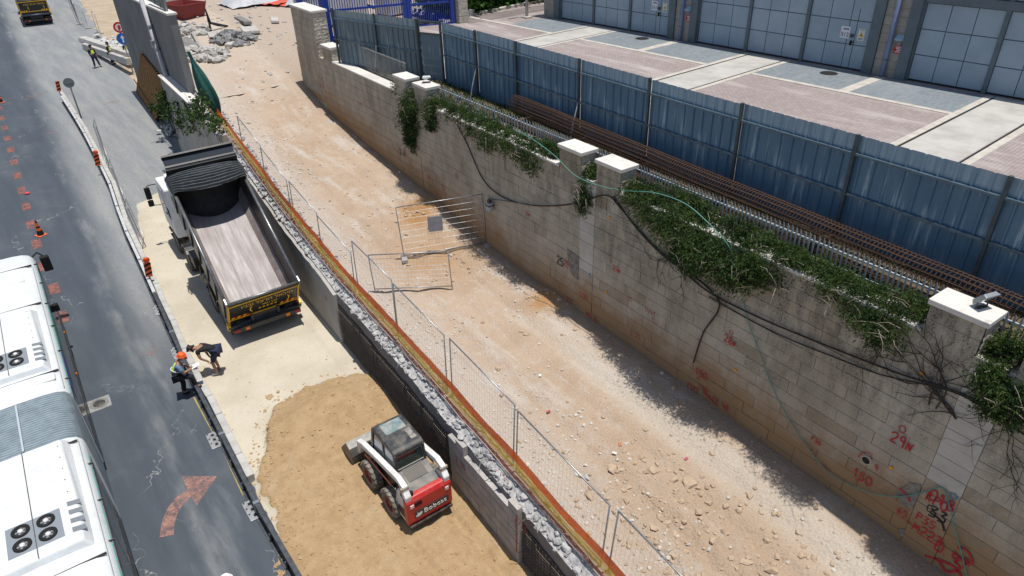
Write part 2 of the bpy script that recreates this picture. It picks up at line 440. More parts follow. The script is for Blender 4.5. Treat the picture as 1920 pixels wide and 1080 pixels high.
def mat_sand():
    t = NT('sand_fill'); v = t.coord('World')
    nb = t.noise(v, .6, 6, .6); nm = t.noise(v, 3, 6, .66); nf = t.noise(v, 30, 5, .7)
    so = t.attr('soil')
    sand = t.mix(t.ramp(nb, .35, .68), (.56,.515,.42), (.48,.43,.34))
    sand = t.mix(t.ramp(nm, .55, .75, 0, .5), sand, (.55,.52,.46))
    soil = t.mix(t.ramp(nm, .3, .7), (.43,.305,.17), (.345,.235,.125))
    soil = t.mix(t.ramp(nb, .52, .7, 0, .6), soil, (.45,.35,.235))
    so = t.ramp(t.math('ADD', so, t.math('MULTIPLY', t.math('SUBTRACT', nm, .5), .5)), .35, .65)
    c = t.mix(so, sand, soil)
    c = t.mix(t.ramp(nf, .35, .72, 0, .35), c, t.mix(so, (.33,.27,.19), (.17,.11,.06)))
    sp = t.ramp(t.voro(v, 20), .12, .05); c = t.mix(t.math('MULTIPLY', sp, .5), c, (.55,.47,.34))
    t.color(c)
    t.bump(t.math('ADD', nf, t.math('MULTIPLY', t.voro(v, 30), .3)), .5, .02)
    return t.set(.95, spec=.2)
def mat_pavers():
    t = NT('red_pavers'); v = t.coord('World')
    b = t.node('ShaderNodeTexBrick', offset=.5); t.link(v, b.inputs['Vector'])
    b.inputs['Color1'].default_value = (.285,.24,.23,1); b.inputs['Color2'].default_value = (.335,.285,.275,1); b.inputs['Mortar'].default_value = (.15,.12,.105,1)
    b.inputs['Scale'].default_value = 1; b.inputs['Mortar Size'].default_value = .006; b.inputs['Brick Width'].default_value = .2; b.inputs['Row Height'].default_value = .1
    st = t.mapping(v, (1,.2,1)); ns = t.noise(st, 1.3, 7, .65); nb = t.noise(v, .5, 5)
    c = t.mix(t.ramp(ns, .45, .72, 0, .7), b.outputs[0], (.47,.43,.41))
    c = t.mix(t.ramp(nb, .5, .75, 0, .5), c, (.20,.15,.14))
    t.color(c); t.bump(b.outputs['Fac'], -.3, .005)
    return t.set(.85, spec=.3)
def mat_greypave():
    t = NT('grey_pavers'); v = t.coord('World')
    b = t.node('ShaderNodeTexBrick', offset=.5); t.link(v, b.inputs['Vector'])
    b.inputs['Color1'].default_value = (.175,.205,.225,1); b.inputs['Color2'].default_value = (.225,.255,.275,1); b.inputs['Mortar'].default_value = (.12,.135,.145,1)
    b.inputs['Scale'].default_value = 1; b.inputs['Mortar Size'].default_value = .006; b.inputs['Brick Width'].default_value = .2; b.inputs['Row Height'].default_value = .1
    ns = t.noise(t.mapping(v, (.3,1,1)), 1.2, 6, .65)
    t.color(t.mix(t.ramp(ns, .45, .75, 0, .55), b.outputs[0], (.29,.305,.31)))
    return t.set(.8, spec=.35)
m_road = mat_road(); m_ramp = mat_ramp(); m_sand = mat_sand(); m_red = mat_pavers(); m_grey = mat_greypave()
m_dirt = M('dry_ground', (.42,.345,.255), (.34,.27,.19), scale=.8, rough=.95, bump=.5, bs=12, coord='World', dist=.03)
m_strip = M('pale_concrete', (.47,.455,.425), (.36,.345,.32), scale=1.1, rough=.9, bump=.15, bs=30, coord='World')
m_kerb = M('kerb_concrete', (.52,.49,.44), (.4,.37,.32), scale=2.5, rough=.9, bump=.2, bs=30, coord='World')
m_soil = M('planting_soil', (.13,.095,.06), (.08,.075,.035), scale=2.5, rough=.95, bump=.6, bs=20, coord='World', dist=.03)

# ------------------------------------------------------------------ setting
g = MB().grid([[(x, y, zr(y)-.09-(.4 if x > 40 else 0)) for x in (-400,-12,13,40,400)] for y in (-400,-40,0,40,80,140,400)])
g.build('ground', m_dirt, kind='structure')
road_o = surf('road', [[(x, y, zr(y)) for x in (-9.0, -5, 0, min(5, 5), xl(y)+.05 if y < 54 else .11*y+4.4)] for y in [-45,-20,0,10,20,30,40,50,53.9,54,70,90,110,150]], m_road)
# far verge: sandy ground beside the road, past the end of the high wall
surf('dirt_verge', [[(x, y, zr(y)+.03*sstep(0,.6,(x-(.11*y+4.0)))-.02+.05*fbm(x*.5,y*.5)) for x in [(.11*y+3.8)+k*.4 for k in range(40)]] for y in frange(54.5, 130, .8)], m_dirt)
surf('sand_strip', [[(x, y, sand_h(x, y)) for x in [1.35+(xl(y)+.12-1.35)*i/96 for i in range(97)]] for y in frange(-3, 37.4, .07)], m_sand, {'soil': soil_mask})
def clay(x, y):
    return max(exp(-((x-12.0)/.9)**2-((y-20.6)/.8)**2)*1.6, exp(-((x-12.0)/.6)**2-((y-13.4)/.5)**2)*1.6, .7*exp(-((x-10.8)/1.2)**2-((y-18.0)/1.4)**2))
def churn(x, y): return min(1, 1.3*exp(-((x-8.9)/1.5)**2-((y-5.0)/2.6)**2))
surf('ramp_ground', [[(x, y, ramp_h(x, y)) for x in [xl(y)+.35+(xs(y)+.08-xl(y)-.35)*i/90 for i in range(91)]] for y in frange(-6, 34.4, .07)], m_ramp, {'clay': clay, 'churn': churn})
surf('plaza_ground', [[(x, y, plaza_h(x, y)) for x in [xl(min(y,54))+.3+(34-xl(min(y,54)))*i/110 for i in range(111)]] for y in frange(34.4, 75, .22)+[80,90,110,150]], m_ramp, {'clay': lambda x, y: 0, 'churn': lambda x, y: 0})
# upper yard
YZ = 7.15
yard = MB()
yard.add([(xf(-25)+.2,-25,YZ),(70,-25,YZ),(70,75,YZ),(22.4,75,YZ),(22.4,33.2,YZ),(xf(30)+.2,33.2,YZ)], [(0,1,2,3,4,5)])
yard_o = yard.build('yard_paving', m_red, kind='structure')
surf('planting_strip', [[(x, y, 7.0+.04*fbm(x*1.5,y*1.5)) for x in [xs(y)+.3+(xf(y)+.35-xs(y)-.3)*i/8 for i in range(9)]] for y in frange(-12, 31, .5)], m_soil)
PER = 9.37
for k in range(-1, 4):                                   # bays of the yard: grey bands, pale strips with drain slots, kerb lines
    y0 = 11.3+PER*(k-1)                                  # separator centre of bay k
    for (a, b) in ((y0+.19, y0+3.93), (y0-3.93+.0, y0-.19)):
        if b > 30.2 and k == 3: b = 30.0
        if b-a < .3: continue
        MB().box(24.15, 26.85, a, b, YZ-.05, YZ+.004).build('grey_paving_band', m_grey, yard_o)
    if k < 3:
        MB().box(24.15, 26.85, y0-.19, y0+.19, YZ-.05, YZ+.012).build('kerb_separator', m_kerb, yard_o)
    s0 = y0+PER/2-.75
    if s0 < 29:
        MB().box(xf(s0)+.4, 26.85, s0, s0+1.55, YZ-.05, YZ+.010).build('concrete_strip', m_strip, yard_o)
        for yy in (s0-.08, s0+1.57):
            MB().box(xf(s0)+.4, 26.7, yy, yy+.06, YZ-.05, YZ+.006).build('drain_slot', black_flat, yard_o)
        for yy in (s0-.30, s0+1.64):
            MB().box(xf(s0)+.4, 26.8, yy, yy+.21, YZ-.05, YZ+.014).build('kerb_line', m_kerb, yard_o)
    MB().box(23.92, 24.15, y0-3.6, y0+3.6, YZ-.05, YZ+.016).build('kerb_line', m_kerb, yard_o)
# dark manhole lids on the grey bands
for px, py in ((1204,72),(1554,137)):
    P = at(px, py, YZ+.01); MB().lathe([(.0,.018),(.3,.018),(.33,.005)], 18, Matrix.Translation((P.x,P.y,YZ))).build('manhole_lid', black_flat, yard_o)
# hedge-side road beyond the yard
MB().box(22.9, 60, 31.6, 33.2, YZ-.06, YZ+.006).build('yard_lane', M('lane_asphalt', (.16,.13,.125), (.22,.19,.18), scale=.8, rough=.9, coord='World'), kind='structure')
MB().hexa([(23.3,33.2,YZ-.06),(60,37.6,YZ-.06),(60,37.9,YZ-.06),(23.3,33.5,YZ-.06)],[(23.3,33.2,YZ+.13),(60,37.6,YZ+.13),(60,37.9,YZ+.13),(23.3,33.5,YZ+.13)]).build('lane_kerb', m_kerb, kind='structure')

# ------------------------------------------------------------------ paint on the road
def paint(name, c, worn=(.40,.62), scale=5):
    t = NT(name); v = t.coord('World'); n = t.noise(v, scale, 7, .7); n2 = t.noise(v, scale*6, 4, .7)
    f = t.ramp(t.math('ADD', t.math('MULTIPLY', n, .6), t.math('MULTIPLY', n2, .4)), worn[0], worn[1])
    t.color(c); t.set(.85)
    tr = t.node('ShaderNodeBsdfTransparent'); mx = t.node('ShaderNodeMixShader')
    t.link(f, mx.inputs[0]); t.link(t.bsdf.outputs[0], mx.inputs[1]); t.link(tr.outputs[0], mx.inputs[2]); t.link(mx.outputs[0], t.out.inputs[0])
    return t.m
p_red = paint('red_road_paint', (.25,.105,.085), (.44,.62)); p_faint = paint('faint_red_paint', (.36,.2,.16), (.36,.5))
p_arrow = paint('arrow_paint', (.40,.215,.175), (.34,.64), 7); p_yel = paint('yellow_road_paint', (.36,.31,.10), (.5,.7))
def flat(name, pts, m, h=.006):
    MB().add([(p[0], p[1], zr(p[1])+h) for p in pts], [tuple(range(len(pts)))]).build(name, m, road_o)
Y = 31.6
while Y < 58:
    x = .0655*Y-1.72; w = .36; L = .95 if Y < 52 else .9
    flat('painted_dash', [(x-w/2,Y),(x+w/2,Y),(x+w/2+.05,Y+L),(x-w/2+.05,Y+L)], p_red); Y += 2.33
for Y in (29.3, 26.9):
    x = .0655*Y-1.55; flat('painted_dash', [(x-.18,Y),(x+.18,Y),(x+.23,Y+.9),(x-.13,Y+.9)], p_red)
R = lambda px, py: road(px, py)
arc_o = [R(*p) for p in ((299,1008),(303,980),(313,955),(330,933),(352,918))]; arc_i = [R(*p) for p in ((361,929),(346,943),(333,963),(327,985),(326,1003))]
flat('painted_arrow', arc_o+arc_i, p_arrow)
flat('painted_arrow_head', [R(341,893),R(407,893),R(369,948),(R(352,920))], p_arrow)
for pts in (((48,180),(75,172),(92,172),(70,182),(48,190)), ((260,660),(295,645),(300,668),(270,672)), ((190,193),(228,187),(226,192),(195,197)), ((80,250),(102,243),(100,250),(84,253))):
    flat('painted_patch', [R(*p) for p in pts], p_faint)
yl = [R(*p) for p in ((366,748),(380,770),(400,806))]; yr = [R(*p) for p in ((402,803),(388,770),(374,746))]
flat('yellow_line', [R(*p) for p in ((362,745),(372,745),(408,812),(400,815))], p_yel)
flat('yellow_line', [R(*p) for p in ((415,842),(424,838),(462,925),(455,930))], p_yel)
# sunken drain cover in the lane
P = road(186, 757); dc = thing('drain_cover', 'square worn grey drain cover set in the asphalt beside the bus', 'drain cover', P, radians(-4))
MB().box(-.33,.33,-.33,.33,-.05,.012).build('frame', M('cover_concrete', (.3,.31,.31), (.2,.2,.2), scale=8, rough=.9), dc, bevel=.02)
MB().lathe([(.27,.013),(.27,.02),(.19,.02),(.19,.013)], 24).build('ring', concrete_dark, dc)
MB().lathe([(0,.016),(.18,.016)], 20).build('lid', dark_steel, dc)
# ------------------------------------------------------------------ stone wall between ramp and yard
WS_A, WS_B = 11.33, .076
WS_R = -atan(WS_B); KL = sqrt(1+WS_B**2)
def ws(px, py, off=0):                              # photo pixel -> local (along, height) on the stone face
    P = on_wall(px, py, WS_A-off, WS_B); return P.y*KL, P.z
def mat_stone():
    t = NT('wall_stone'); v = t.coord('World'); s = t.sep(v); r = t.rnd()
    nb = t.noise(v, .5, 6, .62); nm = t.noise(v, 2.4, 7, .68); nf = t.noise(v, 22, 5, .7)
    c = t.mix(r, (.475,.425,.345), (.525,.475,.395))
    c = t.mix(t.ramp(nb, .42, .66, 0, .7), c, (.37,.315,.24))
    bl = t.noise(t.mapping(v, (1,1,.5), loc=(3,1,2)), .9, 8, .72); c = t.mix(t.ramp(bl, .5, .68, 0, .6), c, (.22,.195,.16))
    r2 = t.ramp(t.math('FRACT', t.math('MULTIPLY', r, 7.31)), .88, .98)
    c = t.mix(t.math('MULTIPLY', r2, t.ramp(nm, .35, .6, .2, .8)), c, (.30,.245,.165))
    dv = t.mapping(v, (1,1,.3)); nd = t.noise(dv, 3.2, 8, .75)
    top = t.ramp(t.math('ADD', s[2], t.math('MULTIPLY', t.math('SUBTRACT', nb, .5), 3.0)), 4.2, 6.8, .3, 1)
    near = t.ramp(s[1], 20, 9, .5, 1)
    lich = t.math('MULTIPLY', t.ramp(nd, .40, .58), t.math('MULTIPLY', top, near))
    sp = t.ramp(t.noise(v, 34, 4, .75), .45, .62); 
    c = t.mix(t.math('MULTIPLY', lich, t.math('ADD', t.math('MULTIPLY', sp, .75), .25)), c, (.055,.055,.055))
    r3 = t.ramp(t.math('FRACT', t.math('MULTIPLY', r, 13.7)), .95, .99)
    c = t.mix(t.math('MULTIPLY', t.math('MULTIPLY', r3, sp), .75), c, (.07,.068,.064))
    zb = t.math('ADD', 2.62, t.math('MULTIPLY', t.math('MAXIMUM', t.math('SUBTRACT', s[1], 15.5), 0), .118))
    h = t.math('ADD', t.math('SUBTRACT', s[2], zb), t.math('ADD', t.math('MULTIPLY', t.math('SUBTRACT', nm, .5), 1.6), t.math('MULTIPLY', t.math('SUBTRACT', nb, .5), 2.2)))
    c = t.mix(t.math('MULTIPLY', t.ramp(h, 1.7, .2), .9), c, (.285,.17,.08))
    c = t.mix(t.ramp(nf, .35, .75, 0, .22), c, (.2,.17,.13))
    t.color(c); t.bump(t.math('ADD', nf, t.math('MULTIPLY', nm, .8)), .4, .02)
    return t.set(.92, spec=.25)
m_stone = mat_stone()
m_joint = M('wall_joint', (.35,.315,.265), (.25,.225,.185), scale=3, rough=.95, coord='World')
m_splitface = M('split_stone', (.58,.54,.46), (.4,.36,.29), scale=5, rough=.95, bump=1.0, bs=14, coord='World', dist=.08)

SW = thing('stone_wall', 'long stone-clad retaining wall with marked face and paired white-capped pillars beside the ramp', 'wall', (WS_A,0,0), WS_R)
TOPZ = 6.99
MB().box(.022, .42, -12, 34.0*KL, 1.2, TOPZ-.01).build('core', m_stone, SW)
def unit_block():
    b = MB(); e = .03
    b.add([(0,0,0),(0,1,0),(0,1,1),(0,0,1)], [])     # placeholder order kept simple below
    b.v = []; b.f = []
    b.add([(.12,0,0),(.12,1,0),(.12,1,1),(.12,0,1),(.006,0,0),(.006,1,0),(.006,1,1),(.006,0,1),(0,.008,.02),(0,.992,.02),(0,.992,.98),(0,.008,.98)],
          [(8,11,10,9),(4,5,1,0),(5,6,2,1),(6,7,3,2),(7,4,0,3),(8,9,5,4),(9,10,6,5),(10,11,7,6),(11,8,4,7)])
    me = bpy.data.meshes.new('stone_block'); me.from_pydata(b.v, [], b.f); me.update(); me.materials.append(m_stone); return me, b
blk_me, blk_b = unit_block()
m_clean = M('clean_stone', (.53,.51,.465), (.44,.415,.37), scale=2.5, rough=.9, bump=.2, bs=30, coord='World', rnd=.05)
clean_me = blk_me.copy(); clean_me.materials.clear(); clean_me.materials.append(m_clean)
rs = random.Random(5)
CH = .3125
blocks = []
bounds = [-3, 1.63*KL, 2.25*KL, 11.66*KL, 12.26*KL, 21.65*KL, 22.27*KL, 30.5*KL, 31.0*KL, 33.9*KL]
row = 0; z = TOPZ-CH
while z > 1.9:
    for a, b in zip(bounds, bounds[1:]):
        if b-a < 1: cuts = [a, b]
        else:
            n = max(1, int((b-a)/rs.uniform(.85,1.05))); w = (b-a)/n
            off = (row % 2)*.5
            cuts = [a]+[a+w*(i+off+rs.uniform(-.22,.22)) for i in range(1 if not off else 0, n)]+[b]
            cuts = [c for c in cuts if a <= c <= b]; cuts = sorted(set(cuts))
            cuts = [cuts[0]]+[c for c, d in zip(cuts[1:], cuts[2:]+[1e9]) if True]
            cc = [cuts[0]]
            for c in cuts[1:]:
                if c-cc[-1] > .28: cc.append(c)
            cc[-1] = b; cuts = cc
        for c, d in zip(cuts, cuts[1:]):
            if z+CH > interp(ZS, (c+d)/2)-.05: blocks.append((c, d, z, a in (1.63*KL, 11.66*KL, 21.65*KL)))
    z -= CH; row += 1
def bdist(q):
    y = (q[0]+q[1])/2; return (Vector((xs(y), y, q[2]))-CAMP).length
blocks.sort(key=bdist)
def bmat(q, r):
    c, d, z, strip = q; g = .0035
    x = r.uniform(-.006,.006)-(.012 if strip else 0)
    return (x, c+g, z+g*.8), (1, d-c-2*g, CH-1.6*g)
rest = MB()
for i, q in enumerate(blocks):
    loc, sc = bmat(q, rs)
    if i < 300:
        o = bpy.data.objects.new('stone_block', clean_me if q[3] and q[2] > 4.05 else blk_me); col.objects.link(o); o.parent = SW; o.location = loc; o.scale = sc
    else:
        Mx = Matrix.Translation(loc) @ Matrix.Diagonal((*sc,1)); rest.add(blk_b.v, blk_b.f, Mx)
rest.build('stone_facing', m_stone, SW, kind='stuff')
# coping slabs between the pillars
def coping(a, b, z=TOPZ, x0=-.035, x1=.46):
    n = max(1, round((b-a)/.98)); w = (b-a)/n
    for i in range(n):
        MB().box(x0, x1, a+i*w+.006, a+(i+1)*w-.006, z, z+.07).build('coping_slab', white_stone, SW, bevel=.01, seg=1)
for a, b in ((-6, .68), (3.14,10.74), (13.2,20.68), (23.24,29.4)): coping(a*KL, b*KL)
for a in (1.63, 11.66, 21.65): 
    MB().box(0.0, .45, a*KL, (a+.62)*KL, TOPZ-.35, TOPZ-.02).build('coping_slab', white_stone, SW)
PILL = [(.70,1.63),(2.25,3.13),(10.75,11.66),(12.28,13.2),(20.70,21.64),(22.26,23.22),(29.42,30.46)]
for a, b in PILL:
    a *= KL; b *= KL; p = MB()
    p.box(-.004, .52, a+.004, b-.004, TOPZ-.02, 7.27); p.box(-.006, .52, a+.002, b-.002, 7.275, 7.555)
    po = p.build('pillar', m_stone, SW, bevel=.006, seg=1)
    q = MB(); 
    for zz in (7.0, 7.28):
        q.grid([[(.0+.52*j/6, a-.012-.035*abs(fbm(j*.9+a*3, zz*5+k*.8)), zz+.27*k/4) for j in range(7)] for k in range(5)])
    q.build('split_face', m_splitface, po)
    MB().box(-.045, .57, a-.045, b+.045, 7.557, 7.66).build('cap', white_stone, po, bevel=.012, seg=2)
# tall end pier
bp = MB(); a, b = 31.05*KL, 33.8*KL
for k in range(6): bp.box(-.008, .68, a, b, 7.0+k*.315, 7.0+k*.315+.31)
po = bp.build('end_pier', m_stone, SW, bevel=.006, seg=1)
q = MB()
for k in range(18):
    zz = 5.4+k*.195
    q.grid([[(.01+.66*j/6, a-.012-.04*abs(fbm(j*.9+a*3, zz*5+i*.8)), zz+.185*i/3) for j in range(7)] for i in range(4)])
q.build('split_face', m_splitface, po)
MB().box(-.05, .74, a-.05, b+.05, 8.892, 8.99).build('cap', white_stone, po, bevel=.012)
MB().box(0.0, .66, a, b, 4.4, 6.999).build('pier_core', m_joint, SW)
MB().box(0, .45, 30.46*KL, 31.05*KL, TOPZ-.3, TOPZ-.2).build('coping_slab', white_stone, SW)
# drain outlet and patched holes in the stone face
y, z = ws(1625, 862)
MB().lathe([(.0,.024),(.085,.024)], 18, Matrix.Translation((.0,y,z)) @ Matrix.Rotation(radians(-90),4,'Y')).build('drain_hole', black_flat, SW)
MB().lathe([(.085,.02),(.085,.035),(.098,.035),(.105,.0)], 18, Matrix.Translation((0,y,z)) @ Matrix.Rotation(radians(-90),4,'Y')).build('drain_ring', M('drain_rim', (.55,.5,.43), rough=.9), SW)
def blob(pts, name, m, d=-.018):
    MB().prism([ws(*p) for p in pts], lambda a, b, t: (t, a, b), d, .005).build(name, m, SW)
m_patch = M('mortar_patch', (.26,.24,.21), (.13,.125,.12), scale=7, rough=.95, bump=.5, bs=25, coord='World')
blob([(1707,905),(1728,908),(1724,925),(1712,952),(1694,948),(1680,925),(1690,916)], 'mortar_patch', m_patch)
blob([(1064,466),(1087,482),(1086,526),(1072,514),(1066,490)], 'mortar_patch', m_patch)
blob([(1688,990),(1699,994),(1694,1005),(1684,1000)], 'mortar_patch', m_patch)
# orange anchor marks
for px, py in ((1728,699),(1672,877),(1380,693),(1397,537),(1144,408),(1138,548)):
    y, z = ws(px, py); MB().cbox((-.012,y,z),(.02,.07,.06)).build('anchor_mark', M('amber_mark', (.75,.32,.02), rough=.6), SW)

# ------------------------------------------------------------------ paint marks on the stone face, drawn as strokes
GL = {'0':[[(0,.5),(.1,.9),(.4,1),(.6,.7),(.6,.3),(.4,0),(.1,.1),(0,.5)]], '1':[[(.1,.75),(.3,1),(.3,0)]],
 '2':[[(0,.8),(.2,1),(.5,.95),(.5,.65),(.05,.05),(.6,.05)]], '3':[[(0,.95),(.5,.95),(.2,.55),(.5,.45),(.45,.08),(0,.05)]],
 '4':[[(.1,1),(0,.4),(.6,.4)],[(.45,.75),(.42,0)]], '5':[[(.55,1),(.1,.97),(.08,.6),(.45,.6),(.5,.2),(.25,0),(0,.1)]],
 '6':[[(.5,1),(.1,.6),(.05,.2),(.3,0),(.5,.25),(.3,.45),(.08,.3)]], '7':[[(0,.95),(.55,1),(.2,0)]],
 '8':[[(.3,.52),(.08,.75),(.3,1),(.5,.75),(.3,.52),(.05,.25),(.3,0),(.55,.25),(.3,.52)]],
 '9':[[(.5,.65),(.25,.5),(.05,.75),(.3,1),(.5,.8),(.45,0)]], 'N':[[(.0,0),(.08,.7),(.3,.1),(.42,.7)],[(.42,.7),(.5,.75)]],
 'P':[[(.05,0),(.1,1)],[(.1,1),(.5,.9),(.45,.6),(.1,.55)]], 'M':[[(0,0),(.1,.8),(.3,.3),(.5,.8),(.6,0)]], 'T':[[(0,1),(.6,1)],[(.3,1),(.28,0)]],
 '-':[[(.05,.5),(.5,.48)]], '+':[[(.05,.5),(.5,.5)],[(.28,.75),(.28,.25)]], '.':[[(.1,.02),(.16,.05)]], 'v':[[(.0,.6),(.6,.6),(.3,.1),(0,.6)]],
 'o':[[(.5+.5*cos(k*.55),.5+.5*sin(k*.55)) for k in range(13)]], 'R':[[(.05,0),(.1,1)],[(.1,1),(.5,.85),(.1,.5),(.5,0)]], 'C':[[(.5,.9),(.15,.9),(0,.5),(.1,.1),(.5,.1)]], ' ':[]}
m_redspray = paint('red_spray', (.42,.025,.035), (.60,.80), 9); m_fadespray = paint('faded_red_spray', (.38,.06,.05), (.42,.62), 9)
m_blackspray = paint('black_spray', (.02,.02,.02), (.52,.75), 8); m_bluespray = paint('blue_spray', (.03,.20,.42), (.55,.8), 9)
def ribbon(b, pts, w, x=-.022):
    pts = [Vector((p[0], p[1], 0)) for p in pts]
    if len(pts) > 2: pts = catmull(pts, 4)
    L = []; Rr = []
    for i, p in enumerate(pts):
        t = pts[min(i+1,len(pts)-1)]-pts[max(i-1,0)]
        if t.length < 1e-7: continue
        t.normalize(); n = Vector((-t.y, t.x, 0))*w/2
        L.append((x, p.x+n.x, p.y+n.y)); Rr.append((x, p.x-n.x, p.y-n.y))
    b.grid([L, Rr])
def graffiti(txt, px, py, h, m, w=None, tilt=0, par=SW, conv=ws):
    h *= .84; b = MB(); y, z = conv(px, py); x = 0; w = w or h*.125; rr = random.Random(txt+str(px))
    for ch in txt:
        for st in GL.get(ch, []):
            ribbon(b, [(y-((x+u*.8)*cos(tilt)+0)*h, z+((x+u*.8)*sin(tilt)+q-.5)*h) for u, q in [(u+rr.uniform(-.03,.03), q+rr.uniform(-.03,.03)) for u, q in st]], w)
        x += .62
    b.build('spray_marking', m, par)
for a in (('28N',1359,632,.24,m_redspray),('o',1369,621,.13,m_redspray),('29N',1672,816,.30,m_redspray),('o',1687,801,.18,m_redspray),('27N',1150,501,.20,m_redspray),('o',1144,488,.12,m_redspray),
          ('26N',986,398,.17,m_redspray),('o',979,396,.11,m_redspray),('150',1305,694,.24,m_redspray),('v',1308,708,.13,m_redspray),('150',1601,884,.26,m_redspray),('v',1605,898,.13,m_redspray),
          ('P36',1522,820,.16,m_redspray),('-P35',1516,840,.12,m_fadespray),('M243',1540,870,.11,m_fadespray),('P35',1720,965,.24,m_redspray),('-M223',1700,975,.27,m_redspray),('65',1684,955,.2,m_redspray),
          ('-0.4T',1740,1010,.30,m_redspray),('P1P2',1290,720,.18,m_redspray),('TT30',1310,722,.16,m_redspray),('+19.48',1330,742,.2,m_redspray),
          ('1735',1088,550,.17,m_redspray),('P35',1064,560,.17,m_redspray),('P0.35',1100,588,.2,m_redspray),('0.20',1183,622,.18,m_fadespray),('20',1178,558,.16,m_fadespray),('1441',1210,578,.2,m_fadespray),('-35',1218,596,.16,m_fadespray),
          ('9',1640,874,.18,m_redspray),('25',1045,486,.32,m_blackspray),('25',1058,492,.24,m_redspray),('2.4',750,284,.3,m_blackspray),('74',757,284,.26,m_redspray),
          ('235',854,328,.16,m_fadespray),('240',796,318,.16,m_fadespray),('T0',828,350,.24,m_fadespray),('230',800,330,.18,m_fadespray),('2',604,155,.5,m_fadespray),('5',602,165,.4,m_fadespray),('735',672,195,.28,m_fadespray),('24',818,360,.2,m_fadespray),
          ('RP0',1738,928,.26,m_redspray),('018',1745,924,.3,m_redspray),('C',1106,515,.2,m_bluespray),('o',1783,926,.16,m_bluespray),('33',1745,955,.32,m_blackspray),('0',1740,950,.2,m_blackspray)):
    graffiti(*a)
for pts, m, w in (([(1610,856),(1618,848),(1632,850),(1636,862)], m_redspray, .02), ([(1796,1026),(1812,1030),(1824,1052),(1812,1056),(1788,1034)], m_redspray, .045),
               ([(1735,1040),(1760,1050),(1775,1070),(1800,1066),(1790,1050)], m_redspray, .05), ([(1752,1046),(1790,1062),(1808,1090)], m_redspray, .05), ([(1688,915),(1700,925),(1708,940)], m_redspray, .05),
               ([(1745,960),(1765,975),(1772,995)], m_blackspray, .05), ([(1320,735),(1345,760)], m_redspray, .03)):
    b = MB(); ribbon(b, [ws(*p) for p in pts], w); b.build('spray_marking', m, SW)

# ------------------------------------------------------------------ cables and hose on the wall (each a thing of its own)
def on_face(pts, off=.05): 
    out = []
    for p in pts:
        P = on_wall(p[0], p[1], WS_A-off-(p[2] if len(p) > 2 else 0), WS_B); out.append(P)
    return out
def line_thing(name, label, cat, pts, r, m, n=6, cn=6):
    return MB().tube(catmull(pts, cn), r, n).build(name, m, smooth=True, label=label, cat=cat)
m_cable = M('black_cable', (.02,.02,.02), rough=.6); m_hose = M('green_hose', (.08,.25,.215), (.11,.31,.26), scale=3, rough=.5)
line_thing('power_cable', 'black cable sagging from the pillars down to the lower right of the stone wall', 'cable', on_face([(850,222),(875,268),(905,335),(940,368),(985,383),(1035,386),(1085,380),(1136,366),(1165,392),(1215,450),(1275,503),(1330,548),(1420,594),(1500,628),(1590,664),(1690,702),(1790,733),(1840,757),(1885,792),(1925,818),(1990,870)]), .02, m_cable)
line_thing('second_cable', 'thinner dark cable running just under the heavy cable at the right', 'cable', on_face([(1330,556),(1410,602),(1480,636),(1560,668),(1650,702),(1740,722),(1800,740),(1850,770),(1900,812)],.04), .015, m_cable)
line_thing('drain_cable', 'dark cable hanging from the shrubs down the middle of the wall', 'cable', on_face([(1150,368),(1195,430),(1250,485),(1310,525),(1345,560),(1345,585),(1318,625),(1300,680)],.04), .02, m_cable)
line_thing('garden_hose', 'thin green hose trailing over the shrubs and down the stone wall', 'hose', on_face([(965,243,.1),(1000,262,.2),(1040,292,.25),(1080,330,.1),(1130,350,.1),(1180,358,.1),(1230,362,.3),(1285,382,.35),(1330,420,.3),(1362,455,.2),(1378,490,.08),(1388,535),(1402,600),(1428,670),(1450,730),(1485,795),(1545,878),(1600,912),(1650,928),(1700,930),(1740,920),(1767,914),(1778,940),(1790,990),(1806,1050),(1816,1100)],.05), .0115, m_hose)
line_thing('thin_cable', 'slack thin wire looping from the gate panel box to the cable', 'cable', on_face([(915,372),(950,377),(990,383)],.06), .018, M('teal_cable', (.06,.13,.14), rough=.5))

# ------------------------------------------------------------------ broken wall between road and ramp
LW_R = -atan(.08); KW = sqrt(1+.08**2)
LW = thing('broken_wall', 'half demolished concrete retaining wall with crumbling top between the sand strip and the ramp', 'wall', (6.04,0,0), LW_R)
def lwp(px, py): 
    P = on_wall(px, py, 6.04, .08); return P.y*KW, P.z
def crest_z(l): return interp(ZL, l/KW)-.30+.10*fbm(l*.9, 3.3, 1, 3)+.05*fbm(l*4, 1.1, 2, 2)
face_rows = []; ys = frange(-6, 41.5, .1)
for l in ys:
    zb = zr(l/KW)-.25; zt = crest_z(l); w = l/KW
    face_rows.append([(.02*fbm(l*2, k*.7, 5, 2)+.02, l, zb+(zt-zb)*k/6) for k in range(7)])
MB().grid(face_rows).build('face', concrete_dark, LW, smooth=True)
rows = []
for l in frange(-6, 36.3, .05):
    zt = crest_z(l); zq = interp(ZL, l/KW)+.0
    r_ = []
    for k in range(13):
        u = k/12; x = .02+.75*u; zz = zt+(zq-zt)*sstep(0,.75,u)
        zz += (.075*fbm(x*5, l*5, 2, 3)+.05*abs(fbm(x*13, l*13, 7, 2)))*sin(pi*min(1,u*1.15+.08))*1.0
        if k == 12: zz -= .12
        r_.append((x+(.04*fbm(l*6, k, 3, 2) if 0 < k < 12 else 0), l, zz))
    rows.append(r_)
MB().grid(rows).build('broken_crest', broken_conc, LW)
